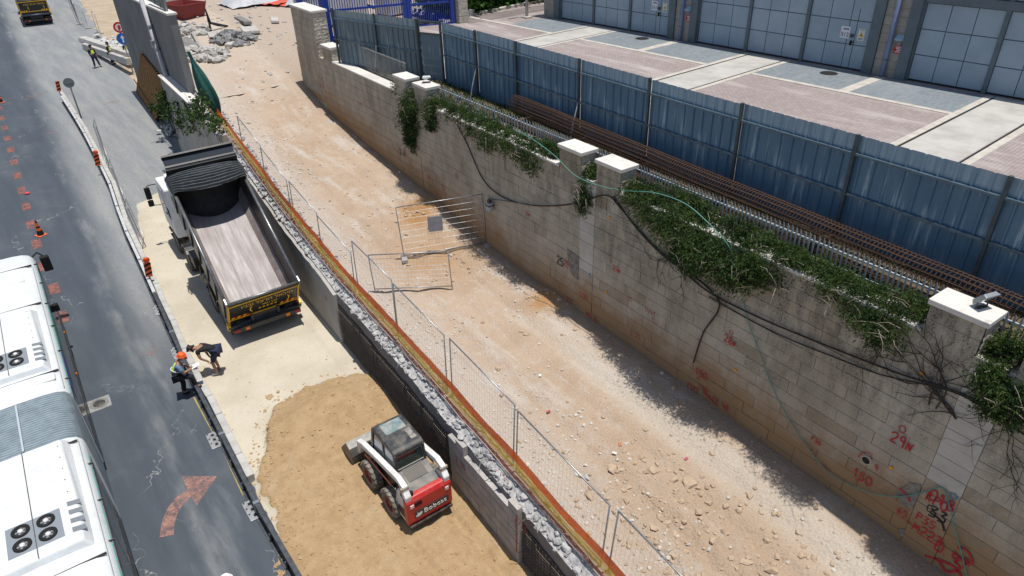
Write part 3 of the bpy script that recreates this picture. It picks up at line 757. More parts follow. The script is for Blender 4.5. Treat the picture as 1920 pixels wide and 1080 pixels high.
# loose lumps of broken concrete and bent bars along the crest
rr = random.Random(3); lumps = MB(); bars = MB()
for _ in range(1500):
    l = rr.uniform(-3, 34); u = rr.uniform(.02,.7); zt = crest_z(l); zq = interp(ZL, l/KW); s = rr.choice((.02,.03,.035,.05,.07))*(1 if l > 4 else 1)
    lumps.rock((u, l, zt+(zq-zt)*sstep(0,.75,u/.75)+.03), s*1.35, (1,1.2,.8), .35, rr)
lumps.build('loose_lumps', broken_conc, LW, kind='stuff')
for _ in range(60):
    l = rr.uniform(4, 30); u = rr.uniform(.02,.3); z0 = crest_z(l)+.05
    p = Vector((u, l, z0)); d = Vector((rr.uniform(-.6,.1), rr.uniform(-.5,.5), rr.uniform(-.2,.7))).normalized()
    pts = [p, p+d*rr.uniform(.08,.16), p+d*rr.uniform(.18,.3)+Vector((rr.uniform(-.08,.02),rr.uniform(-.08,.08),rr.uniform(-.12,.03)))]
    bars.tube(pts, .006, 4)
bars.build('bent_bars', M('bar_steel', (.4,.4,.4), (.2,.14,.1), scale=8, rough=.6), LW, kind='stuff')
# smooth pale panel beside the truck
def slab(l0, l1, topf, x0, x1, name, m, step=.25, parent=LW):
    b = MB(); ls = frange(l0, l1, step); pr = []
    for l in ls: pr.append((l, topf(l)))
    poly = [(l0, zr(l0/KW)-.25), (l1, zr(l1/KW)-.25)]+pr[::-1]
    return b.prism(poly, lambda a, c, t: (t, a, c), x0, x1).build(name, m, parent)
m_panel = M('pale_panel', (.40,.385,.36), (.30,.285,.265), scale=1.4, rough=.9, bump=.15, bs=20, coord='World')
slab(19.05, 24.6, lambda l: crest_z(l)-.06+.08*fbm(l*3, 8), -.10, .03, 'pale_panel', m_panel)
slab(24.7, 30.0, lambda l: crest_z(l)-.1, -.08, .03, 'grey_panel', concrete)
low = slab(30.1, 41.2, lambda l: 4.75+(l-30)*.05, -.42, .03, 'low_wall_panel', concrete)
MB().box(-.48, .06, 34.5, 41.3, 5.2, 5.28).build('low_wall_cap', white_stone, LW)
# dark mesh-covered faces
m_meshface = M('mesh_backing', (.05,.044,.04), (.09,.075,.06), scale=6, rough=.95, bump=.6, bs=15, coord='World', dist=.03)
for l0, l1 in ((11.55, 19.03), (-4, 8.35)):
    slab(l0, l1, lambda l: crest_z(l)-.42+.1*fbm(l*1.3, 2), -.012, .03, 'mesh_backing', m_meshface)
    wires = MB(); l = l0+.04
    while l < l1:
        zt = crest_z(l)-.44+.1*fbm(l*1.3, 2); zb = zr(l/KW)-.1
        wires.tube([(-.045, l, zb), (-.04, l+rr.uniform(-.02,.02), (zb+zt)/2), (-.03, l, zt)], .008, 4); l += .115
    z = -.6
    while z < 2.6:
        pts = []
        for l in frange(l0, l1, .3):
            zz = z+.01*fbm(l*2, z); 
            if zr(l/KW)-.05 < zz < crest_z(l)-.46: pts.append((-.055+.012*fbm(l*3, z), l, zz))
        if len(pts) > 2: wires.tube(pts, .008, 4)
        z += .115
    wires.build('wire_mesh', M('mesh_wire', (.19,.165,.14), (.12,.1,.085), scale=6, rough=.8), LW, kind='stuff')
# stone facing blocks left standing
m_facing = M('facing_stone', (.42,.40,.38), (.33,.31,.29), scale=3, rough=.9, bump=.2, bs=30, coord='World', rnd=.07)
fb = MB().box(0,1,0,1,0,1).build('facing_block', m_facing, LW, bevel=0); first = True
zz = -.45; row = 0; edges = [8.37, 11.52]
while zz < 2.6:
    n = 8; w = (edges[1]-edges[0])/n; off = (row % 2)*w*.5
    cuts = sorted(set([edges[0], edges[1]]+[edges[0]+off+w*i for i in range(n+1) if edges[0] < edges[0]+off+w*i < edges[1]]))
    for c, d in zip(cuts, cuts[1:]):
        mid = (c+d)/2; lim = crest_z(mid)-.20
        if 8.4 < mid < 8.95 or 10.75 < mid < 11.15: lim += .30
        top = min(zz+.30, lim)
        if top-zz < .12 or top < zr(mid)-.1: continue
        o = fb if first else share(fb, LW)
        first = False
        o.location = (-.12+rr.uniform(-.006,.006), c+.006, zz+.005); o.scale = (.13, d-c-.012, top-zz-.01)
    zz += .31; row += 1
for txt, px, py, h, m in (('735',945,880,.22,m_redspray),('1716',975,965,.2,m_redspray),('2.35',862,855,.2,m_redspray),('41',616,557,.2,m_redspray)):
    b = MB(); y, z = lwp(px, py); x = 0
    for ch in txt:
        for st in GL.get(ch, []): ribbon(b, [(y-(x+u*.8)*h, z+(q-.5)*h) for u, q in st], .022, -.135)
        x += .62
    b.build('spray_marking', m, LW)
b = MB(); b.grid([[(-.135, 8.44, .1),(-.135, 8.42, 1.3)],[(-.135, 8.47, .1),(-.135, 8.45, 1.3)]]); b.build('spray_marking', m_redspray, LW)

# ------------------------------------------------------------------ high plain concrete wall further up
HW = thing('high_concrete_wall', 'tall plain grey concrete wall standing behind the workers', 'wall', (6.04,0,0), LW_R)
def mat_high():
    t = NT('stained_concrete'); v = t.coord('World')
    st = t.mapping(v, (1,1,.12)); ns = t.noise(st, 2.2, 7, .7); nb = t.noise(v, .7, 5)
    c = t.mix(t.ramp(nb, .35, .7), (.215,.22,.22), (.17,.172,.172))
    c = t.mix(t.ramp(ns, .58, .78, 0, .7), c, (.09,.09,.09)); t.color(c); t.bump(t.noise(v, 18, 5), .25, .02)
    return t.set(.9, spec=.3)
m_high = mat_high()
hp = [(36.2,.7),(55.3,1.0),(55.3,8.15),(46,8.5),(36.2,8.85)]
MB().prism(hp, lambda a, c, t: (t, a, c), 0, .34).build('wall_body', m_high, HW)
MB().prism([(36.15,8.85),(46,8.5),(55.35,8.15),(55.35,8.24),(46,8.59),(36.15,8.94)], lambda a, c, t: (t, a, c), -.05, .40).build('coping', white_stone, HW)
for l in (40.5, 45.2, 50): MB().box(-.004, .002, l, l+.025, 1.0, 8.3).build('joint', black_flat, HW)
for l, z, s in ((48,6.5,.25),(51.5,5.2,.2),(38.5,5.7,.18),(49,4.2,.22)):
    MB().cbox((-.003,l,z),(.008,s*.4,s)).build('scar', m_patch, HW)
# ------------------------------------------------------------------ blue sheet fence along the yard
def mat_sheet(name, c1, c2, streak):
    t = NT(name); v = t.coord('Object')
    st = t.mapping(v, (1,6,.35)); ns = t.noise(st, 1.6, 6, .65); nb = t.noise(v, .6, 4)
    z = t.sep(v)[2]
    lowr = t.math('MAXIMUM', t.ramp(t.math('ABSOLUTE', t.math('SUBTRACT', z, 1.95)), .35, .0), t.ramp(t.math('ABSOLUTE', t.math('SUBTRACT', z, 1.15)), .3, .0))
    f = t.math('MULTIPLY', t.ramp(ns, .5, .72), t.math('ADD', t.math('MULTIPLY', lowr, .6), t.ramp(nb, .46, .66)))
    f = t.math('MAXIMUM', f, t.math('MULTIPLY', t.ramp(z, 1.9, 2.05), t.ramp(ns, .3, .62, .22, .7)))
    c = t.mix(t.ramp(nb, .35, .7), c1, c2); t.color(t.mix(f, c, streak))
    t.bump(t.noise(v, 1.7, 3), .25, .03)
    return t.set(.4, .1, .5)
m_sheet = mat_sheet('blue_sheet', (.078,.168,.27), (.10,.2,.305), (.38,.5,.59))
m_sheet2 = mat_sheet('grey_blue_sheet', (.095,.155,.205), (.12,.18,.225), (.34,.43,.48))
m_post = M('fence_post_steel', (.09,.12,.14), (.06,.08,.09), scale=5, rough=.5, metal=.4)
m_rail = M('fence_rail_steel', (.13,.20,.26), (.09,.13,.17), scale=5, rough=.4, metal=.4)
def sheet_profile(L, h, rib=.30, d=.032):
    """trapezoid-ribbed steel sheet: local x depth (ribs towards -x), y along, z up"""
    prof = []; y = 0
    while y < L-.001:
        for yy, x in ((0,0),(.235,0),(.25,-d),(.285,-d),(.30,0)):
            if y+yy <= L: prof.append((x, y+yy))
        y += rib
    prof.append((0, L)); rows = []
    for k in range(4): rows.append([(x+.012*fbm(yy*.8, k*.9, L), yy, h*k/3) for x, yy in prof])
    return MB().grid(rows)
def sheet_fence(F, posts, h, m, brace=True, gap=()):
    for i, (a, b) in enumerate(zip(posts, posts[1:])):
        if i in gap: continue
        hh = h+random.uniform(-.03,.03)
        o = sheet_profile(b-a-.01, hh).build('sheet_panel', m, F); o.location = (0, a+.005, 0)
        for z in (1.93, 1.07):
            r = MB().box(-.10, -.038, a+.04, b-.04, z-.022, z+.022).build('rail', m_rail, F)
    for a in posts:
        MB().box(-.115, -.045, a-.035, a+.035, -.1, h+.04).build('post', m_post, F)
        if brace and int(a*10) % 3 == 0: MB().tube([(-.12, a-.03, 1.05), (-.38, a-.12, .45), (-.5, a-.14, 0)], .018, 6).build('brace', M('pale_brace', (.42,.45,.47), rough=.5, metal=.4), F)
BF = thing('sheet_fence', 'long dark blue ribbed metal sheet fence on posts along the upper yard', 'fence', (13.3,0,7.0), -atan(.084))
KF = sqrt(1+.084**2)
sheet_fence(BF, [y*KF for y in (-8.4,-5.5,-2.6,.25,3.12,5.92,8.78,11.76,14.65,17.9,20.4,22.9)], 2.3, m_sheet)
p0 = Vector((14.84,24.0,7.0)); p1 = Vector((13.75,28.9,7.0)); d = p1-p0
BF2 = thing('angled_sheet_fence', 'grey blue ribbed sheet fence in two bays in front of the blue gate', 'fence', p0, atan2(-d.x, d.y))
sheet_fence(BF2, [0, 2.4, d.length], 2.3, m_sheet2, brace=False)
MB().tube([(-.12, 2.42, 1.1), (-.5, 2.25, .1)], .03, 6).build('brace', galv, BF2)
q0 = Vector((13.3+.084*22.9,22.9,7.0)); q1 = p0; d = q1-q0
BD = thing('sheet_door', 'narrow louvred steel door leaf between the two sheet fences', 'door', q0, atan2(-d.x, d.y))
MB().box(-.06, 0, .02, .08, 0, 2.3).box(-.06, 0, d.length-.08, d.length-.02, 0, 2.3).box(-.06,0,.08,d.length-.08,2.2,2.28).box(-.06,0,.08,d.length-.08,1.78,1.84).build('frame', m_post, BD)
for k in range(6):
    MB().add([(-.05,.08,.05+k*.29),(-.05,d.length-.08,.05+k*.29),(-.01,d.length-.08,.33+k*.29),(-.01,.08,.33+k*.29)], [(0,1,2,3)]).build('louvre', m_sheet2, BD)

# ------------------------------------------------------------------ picket fence behind the stone wall
PF = thing('picket_fence', 'low pale steel picket fence behind the shrubs on top of the stone wall', 'fence', (11.33+.62,0,7.0), WS_R)
pk = MB().hexa([(-.01,-.012,0),(.01,-.012,0),(.01,.012,0),(-.01,.012,0)], [(-.012,-.018,.56),(.012,-.018,.56),(.012,.018,.56),(-.012,.018,.56)])
pk.hexa([(-.012,-.018,.56),(.012,-.018,.56),(.012,.018,.56),(-.012,.018,.56)], [(-.03,-.004,.64),(-.026,-.004,.645),(-.026,.004,.645),(-.03,.004,.64)])
m_picket = M('picket_paint', (.40,.45,.47), (.28,.31,.33), scale=6, rough=.5, rnd=.12)
pko = pk.build('picket', m_picket, PF); y = -1.2; k = 0
while y < 22:
    if not any(a-.05 < y/KL < b+.05 for a, b in PILL):
        if k == 0: pko.location = (0, y, 0)
        else: share(pko, PF, (random.uniform(-.006,.006), y, random.uniform(-.01,.01)), (0, random.uniform(-.02,.02), 0))
        k += 1
    y += .105 if y < 15 else .16
for z in (.12, .46): MB().box(.014, .05, -1.3, 22*KL, z-.018, z+.018).build('rail', m_picket, PF)
# fine-barred fence at the far end
FF = thing('bar_fence', 'fine grey barred fence between two far pillars of the stone wall', 'fence', (11.33+.62,0,7.0), WS_R)
bo = MB().cyl((0,0,0),(0,0,.95),.012,5).build('bar', galv, FF); y = 23.4*KL; first = True
while y < 29.3*KL:
    if first: bo.location = (0,y,0); first = False
    else: share(bo, FF, (0,y,0))
    y += .11
for z in (.05,.93): MB().box(-.02,.02,23.3*KL,29.35*KL,z-.015,z+.015).build('rail', galv, FF)

# ------------------------------------------------------------------ rebar cages lying behind the pickets
def rebar_cage(name, label, p, q, r, nb, pitch):
    p = Vector(p); q = Vector(q); d = q-p; L = d.length
    T = thing(name, label, 'rebar cage', p, atan2(-d.x, d.y))
    T.rotation_euler.x = math.asin(d.z/L)
    bar = MB(); pts = [(0, L*i/14, .012*sin(i*1.7)) for i in range(15)]; bar.tube(pts, .0125, 5)
    bo = bar.build('long_bar', rebar_m, T)
    for k in range(nb):
        a = 2*pi*k/nb; loc = (cos(a)*(r-.014), random.uniform(-.12,.12), sin(a)*(r-.014))
        if k == 0: bo.location = loc
        else: share(bo, T, loc)
    h = MB(); n = int(L/pitch); ring = []
    for i in range(n*12): a = 2*pi*i/12; ring.append((cos(a)*r, pitch*i/12+.004*sin(i), sin(a)*r))
    h.tube(ring, .0085, 4); h.build('spiral_hoops', rebar_m, T, kind='stuff')
    return T
def wpt(off, y, z): return (xs(y)+off, y, z)
rebar_cage('rebar_cage', 'long rusty rebar cage lying between the pickets and the blue fence', wpt(1.0,2.05,7.50), wpt(1.74,17.6,7.46), .26, 14, .085)
RB = thing('rebar_bundle', 'loose dark rusty bars lying under the rebar cage behind the pickets', 'rebar', wpt(.85,2.6,7.0), WS_R-.02)
lb = MB().tube([(0,15*i/12,.01*sin(i*2.1)) for i in range(13)], .016, 5).build('bar', rebar_m, RB)
for k in range(6): MB().box(.06,.6,.6+k*2.7,.72+k*2.7,.02,.225).build('timber_bearer', M('bearer_wood', (.12,.085,.055), (.08,.06,.04), scale=5, rough=.9), RB)
for k in range(22):
    loc = (.0+.034*(k % 9)+.01*(k//9), random.uniform(-.4,.4), .03+.033*(k//9)); ro = (0,0,random.uniform(-.006,.006))
    if k == 0: lb.location = loc
    else: share(lb, RB, loc, ro)

# ------------------------------------------------------------------ floodlights on pillars
def floodlight(y, off, label, rz, tilt=-48):
    T = thing('floodlight', label, 'floodlight', (xs(y)+off, y, 7.66), rz)
    MB().box(-.04,.04,-.10,.10,0,.012).box(-.012,.012,-.13,-.118,0,.17).box(-.012,.012,.118,.13,0,.17).build('bracket', dark_steel, T)
    Mx = Matrix.Translation((0,0,.17)) @ Matrix.Rotation(radians(tilt),4,'Y')
    b = MB(); b.M = Mx; b.hexa([(-.03,-.16,-.12),(.05,-.13,-.10),(.05,.13,-.10),(-.03,.16,-.12)],[(-.03,-.16,.17),(.05,-.13,.14),(.05,.13,.14),(-.03,.16,.17)])
    b.build('housing', M('lamp_housing', (.32,.35,.37), (.25,.27,.28), scale=6, rough=.45, metal=.4), T, bevel=.01)
    b = MB(); b.M = Mx; b.box(-.034,-.031,-.135,.135,-.10,.145); b.build('lens', M('lamp_glass', (.45,.5,.53), rough=.12, spec=.7), T)
floodlight(2.5, .36, 'grey floodlight on the nearest white-capped pillar', radians(70), -40)
floodlight(21.3, .38, 'grey floodlight on the far pillar by the bar fence', radians(60), -70)

# ------------------------------------------------------------------ garage building
GX = 26.9
m_gwall = M('garage_stone', (.38,.35,.30), (.30,.275,.235), scale=3, rough=.9, bump=.3, bs=20, coord='World', rnd=.06)
m_gframe = M('garage_frame', (.13,.165,.185), (.10,.13,.145), scale=2, rough=.6, coord='World')
m_gpanel = M('garage_panel', (.34,.42,.48), (.28,.36,.42), scale=1.1, rough=.55, coord='World', rnd=.03)
m_pipe = M('drain_pipe', (.18,.22,.36), (.14,.18,.3), scale=3, rough=.45)
GB = thing('garage_building', 'garage building with large pale blue panelled gates facing the yard', 'building', (GX,0,YZ))
# local: x into building, y along, z above the yard
MB().box(.55, 16, -14, 30.2, -.1, 4.5).build('shell', m_gwall, GB)
MB().box(.02, .54, -14, 30.25, 3.35, 4.5).build('parapet', m_gframe, GB)
MB().box(-.12, .6, -14, 30.3, 4.5, 4.6).build('roof_edge', m_gframe, GB)
pil_c = [11.3+PER*k for k in range(-2, 3)]
def stone_pier(y0, y1):
    b0 = None; z = 0; k = 0
    while z < 3.3:
        o = MB().box(.05, .54, y0, y1, z+.004, z+.296).build('pier_stone', m_gwall, GB); z += .30
for c in pil_c:
    if c > 29: continue
    stone_pier(c-.42, c+.42)
    for s in (-1, 1):
        a = c+s*.43; b = c+s*.80; MB().box(-.03, .5, min(a,b), max(a,b), 0, 3.34).build('column', m_gframe, GB)
    MB().tube([(-.08, c-.02, 0), (-.08, c-.02, 1.0), (-.08, c-.02, 4.45)], .085, 14).build('drain_pipe', m_pipe, GB, smooth=True)
    MB().tube([(-.08, c-.02, .62), (-.08, c-.02, .66)], .096, 14).build('pipe_collar', m_gframe, GB)
    # hooded alarm box and red notice
    hx = c-.33
    MB().prism([(.0,1.55),(-.2,1.40),(-.2,1.36),(-.02,1.36),(-.02,1.30),(0,1.30)], lambda a, b, t: (a+.02, t, b), hx-.13, hx+.13).build('hood', M('hood_paint', (.30,.42,.5), rough=.5), GB)
    MB().box(-.02,.049,hx-.07,hx+.07,1.16,1.34).build('alarm_box', M('alarm_grey', (.22,.21,.2), rough=.6), GB)
    rn = MB().box(.03,.048,hx-.15,hx+.15,.88,1.15).build('red_notice', M('notice_red', (.5,.02,.02), rough=.5), GB)
    for i in range(4): MB().box(.026,.029,hx-.12+.02*(i%2),hx+.11-.03*(i%3),1.09-i*.055,1.115-i*.055).build('notice_line', white_print, rn)
stone_pier(29.0+.35, 30.2); MB().box(-.03,.5,28.93,29.34,0,3.34).build('column', m_gframe, GB)
pan_me = None
for k, c in enumerate(pil_c[:-1] if pil_c[-1] > 29 else pil_c):
    y0 = c+.80; y1 = min(c+PER-.80, 28.92)
    D = MB().box(.20, .24, y0, y1, .05, 3.34).build('gate', m_gframe, GB)
    MB().box(.06, .199, y0, y1, 2.66, 2.93).build('lintel', m_gframe, D)
    leaf = (y1-y0)/3
    for j in range(4): 
        yy = y0+leaf*j; MB().box(.09, .199, yy-.07, yy+.07, .02, 3.33).build('gate_post', m_gframe, D)
    pw = (leaf-.14)/3
    for j in range(3):
        for i in range(3):
            ya = y0+leaf*j+.07+pw*i
            for r_ in range(4):
                za = .08+r_*.86+(.30 if r_ == 3 else 0); zb = min(za+.83, 3.32)
                if pan_me is None:
                    pan_me = MB().box(0,.05,0,1,0,1).build('panel', m_gpanel, D); o = pan_me
                else: o = share(pan_me, D)
                o.location = (.155, ya+.014, za); o.scale = (1, pw-.028, zb-za)
# number plate, warning plate, lock and handle on the small doors of two gates
def text_mesh(txt, size, name, m, parent, Mx, ext=.002, shear=0, sx=1):
    cu = bpy.data.curves.new(name, 'FONT'); cu.body = txt; cu.size = size; cu.align_x = 'CENTER'; cu.align_y = 'CENTER'; cu.extrude = ext; cu.shear = shear
    o = bpy.data.objects.new(name, cu); col.objects.link(o)
    dg = bpy.context.evaluated_depsgraph_get(); me = bpy.data.meshes.new_from_object(o.evaluated_get(dg)); bpy.data.objects.remove(o)
    me.transform(Mx @ Matrix.Diagonal((sx,1,1,1))); me.materials.clear(); me.materials.append(m); r = bpy.data.objects.new(name, me); col.objects.link(r); r.parent = parent
    return r
FACE_NX = Matrix(((0,0,-1,0),(-1,0,0,0),(0,1,0,0),(0,0,0,1)))      # text plane facing -x: reading direction -y, up z
ink = M('ink', (.02,.02,.06), rough=.6); m_plate = M('plate_white', (.7,.71,.72), rough=.5)
for num, c in (('511', 20.67), ('512', 11.3)):
    ys0 = c+1.78
    pl = MB().box(.14,.153,ys0-.17,ys0+.19,1.12,1.55).build('number_plate', m_plate, GB)
    text_mesh(num, .21, 'number', ink, pl, Matrix.Translation((.137, ys0+.01, 1.25)) @ FACE_NX)
    for i in range(4): MB().box(.136,.1395,ys0+.09-.055*i-.04,ys0+.09-.055*i,1.43,1.48).build('plate_mark', ink, pl)
    yw = c+1.16
    wp = MB().box(.14,.153,yw-.13,yw+.13,1.10,1.53).build('warning_plate', M('plate_cream', (.66,.66,.6), rough=.5), GB)
    MB().add([(.137,yw-.095,1.25),(.137,yw+.095,1.25),(.137,yw,1.42)], [(0,2,1)]).build('warning_triangle', yellow_print, wp)
    MB().add([(.135,yw-.03,1.28),(.135,yw+.03,1.28),(.135,yw,1.36)], [(0,2,1)]).build('warning_bolt', black_flat, wp)
    for zz in (1.14,1.18,1.48): MB().box(.136,.1395,yw-.09,yw+.08,zz,zz+.015).build('plate_mark', ink, wp)
    yh = c+1.50
    MB().cyl((.10,yh,1.24),(.153,yh,1.24),.07,14).build('lock', M('lock_grey', (.06,.07,.09), rough=.4, metal=.5), GB)
    MB().box(.11,.153,yh-.03,yh+.03,.90,1.07).box(.08,.11,yh-.15,yh+.02,1.01,1.035).build('door_handle', black_flat, GB)
    MB().box(.145,.152,c+1.39,c+1.405,.06,2.2).build('door_gap', black_flat, GB)

# ------------------------------------------------------------------ blue gate at the end of the yard
m_blue = M('blue_gate_paint', (.015,.06,.38), (.02,.05,.28), scale=3, rough=.4)
def bar_gate(name, label, a, b, h, nb, group=None, sign=None, top=True):
    a = Vector(a); b = Vector(b); d = b-a; L = d.length
    T = thing(name, label, 'gate', a, atan2(-d.x, d.y))
    for y in (0, L): MB().box(-.11,.11,y-.11,y+.11,-.2,h+.12).build('post', m_blue, T, bevel=.01)
    for z in (.15, h*.55, h): MB().box(-.045,.045,.11,L-.11,z-.05,z+.05).build('rail', m_blue, T)
    bo = MB().box(-.018,.018,-.018,.018,.1,h).build('bar', m_blue, T); 
    for k in range(nb):
        y = .11+(L-.22)*(k+.5)/nb
        if k == 0: bo.location = (0,y,0)
        else: share(bo, T, (0,y,0))
    if sign:
        for ys0 in sign:
            s = MB().box(-.075,-.06,ys0-.42,ys0+.42,h-.75,h-.2).build('yellow_notice', yellow_print, T)
            for i in range(3): MB().box(-.079,-.076,ys0-.3,ys0+.3,h-.36-i*.13,h-.33-i*.13).build('notice_line', ink, s)
    return T
bar_gate('blue_gate', 'tall blue barred gate behind the angled sheet fence', (16.05,34.45,6.9), (19.9,33.3,7.0), 2.6, 30, sign=(2.6,3.4))
bar_gate('blue_gate', 'right-hand blue barred gate leaf beside the stone gatepost', (20.1,33.2,7.0), (22.3,32.4,7.05), 2.3, 20)
bar_gate('side_gate', 'narrow blue barred gate beside the tall stone pier', (14.7,34.6,6.6), (15.85,34.5,6.8), 2.4, 8)
GP = thing('gatepost', 'pale rough stone gatepost right of the blue gate', 'gatepost', (22.75,32.3,YZ))
for k in range(9): MB().box(-.3,.3,-.3,.3,k*.36,k*.36+.35).build('stone', m_splitface, GP, bevel=.01, seg=1)
# far white containers and stacked goods behind the gate
for i, (x, y, w, d_, h, c, lab) in enumerate(((18.2,38.5,3.4,2.2,2.1,(.62,.64,.65),'white site cabin behind the blue gate'), (22.0,38.2,1.6,1.4,1.6,(.55,.57,.6),'pale wrapped pallet load behind the blue gate'))):
    T = thing(('site_cabin','pallet_load','crate')[i], lab, ('cabin','pallet','crate')[i], (x,y,plaza_base(x,y)), .15*i)
    MB().box(-w/2,w/2,-d_/2,d_/2,.12,h).build('body', M('goods%d'%i, c, tuple(v*.8 for v in c), scale=2, rough=.6), T, bevel=.03)
    for s in (-.35,0,.35): MB().box(-w/2,w/2,s*d_-.06,s*d_+.06,0,.12).build('runner', M('pallet_wood', (.3,.22,.14), rough=.9), T)
    MB().box(-w/2-.02,w/2+.02,-d_/2-.02,d_/2+.02,h,h+.06).build('lid', M('goods_lid', (.5,.52,.53), rough=.6), T)
# slim lamp post at the garage corner
P = at(988, 34, YZ); LP = thing('lamp_post', 'slim grey lamp post on a small footing by the garage corner', 'lamp post', (P.x,P.y,YZ))
MB().tube([(0,0,.1),(0,0,4.6)], [.085,.06], 12).build('pole', galv, LP, smooth=True)
MB().box(-.22,.22,-.22,.22,-.02,.1).build('footing', m_kerb, LP, bevel=.02)
MB().box(-.6,.1,-.08,.08,4.6,4.7).build('lamp_head', dark_steel, LP)
# sign board in the hedge corner and stone block
P = at(872, 33, YZ); SBk = thing('stone_block_seat', 'pale square-cut stone block at the foot of the hedge', 'stone block', (P.x,P.y+.2,YZ), .1)
MB().box(-.75,.75,-.2,.2,0,.36).build('block', white_stone, SBk, bevel=.02)
for i, (px, lab) in enumerate(((876,'left of two small white signs on posts in the hedge'),(888,'right of two small white signs on posts in the hedge'))):
    P = at(px, 30, YZ); T = thing('small_sign', lab, 'sign', (P.x,P.y+.5,YZ), radians(-20))
    MB().cyl((0,0,0),(0,0,1.3),.025,6).build('post', dark_steel, T); MB().box(-.14,.14,-.03,-.015,1.0,1.4).build('plate', white_print, T)
# ------------------------------------------------------------------ wheels
def wheel(parent, x, y, r, w, side, rimm, tm=rubber, lugs=0, rim=.58, name='wheel', nuts=True):
    """wheel with its axis along x; side = -1 left / +1 right (outer face)"""
    W = bpy.data.objects.new(name, None); col.objects.link(W); W.parent = parent; W.location = (x, y, r)
    Mx = Matrix.Rotation(radians(90)*side, 4, 'Y')
    h = w/2
    MB().lathe([(r*rim,-h*.9),(r*.9,-h),(r*.985,-h*.8),(r,-h*.45),(r,h*.45),(r*.985,h*.8),(r*.9,h),(r*rim,h*.9)], 28, Mx).build('tyre', tm, W, smooth=True, autos=50)
    MB().lathe([(r*rim,h*.86),(r*rim*.9,h*.62),(r*rim*.55,h*.35),(r*rim*.42,h*.42),(r*rim*.35,h*.62),(0,h*.64)], 24, Mx).build('rim', rimm, W, smooth=True, autos=35)
    if lugs:
        b = MB()
        for k in range(lugs):
            a = 2*pi*k/lugs
            for s in (-1, 1):
                Ml = Mx @ Matrix.Rotation(a+(pi/lugs if s > 0 else 0), 4, 'Z') @ Matrix.Translation((r+.004, 0, s*h*.47)) @ Matrix.Rotation(s*.45, 4, 'X')
                b.box(-.012,.014,-r*1.9/lugs,r*1.9/lugs,-h*.47,h*.47,Ml)
        b.build('tread', tm, W)
    if nuts:
        b = MB()
        for k in range(8):
            a = 2*pi*k/8; c = Vector((cos(a)*r*rim*.62, sin(a)*r*rim*.62, h*.40)); b.cyl(Mx @ c, Mx @ (c+Vector((0,0,.03))), .014, 6)
        b.build('nuts', dark_steel, W)
    return W
HEB = lambda s: s[::-1]

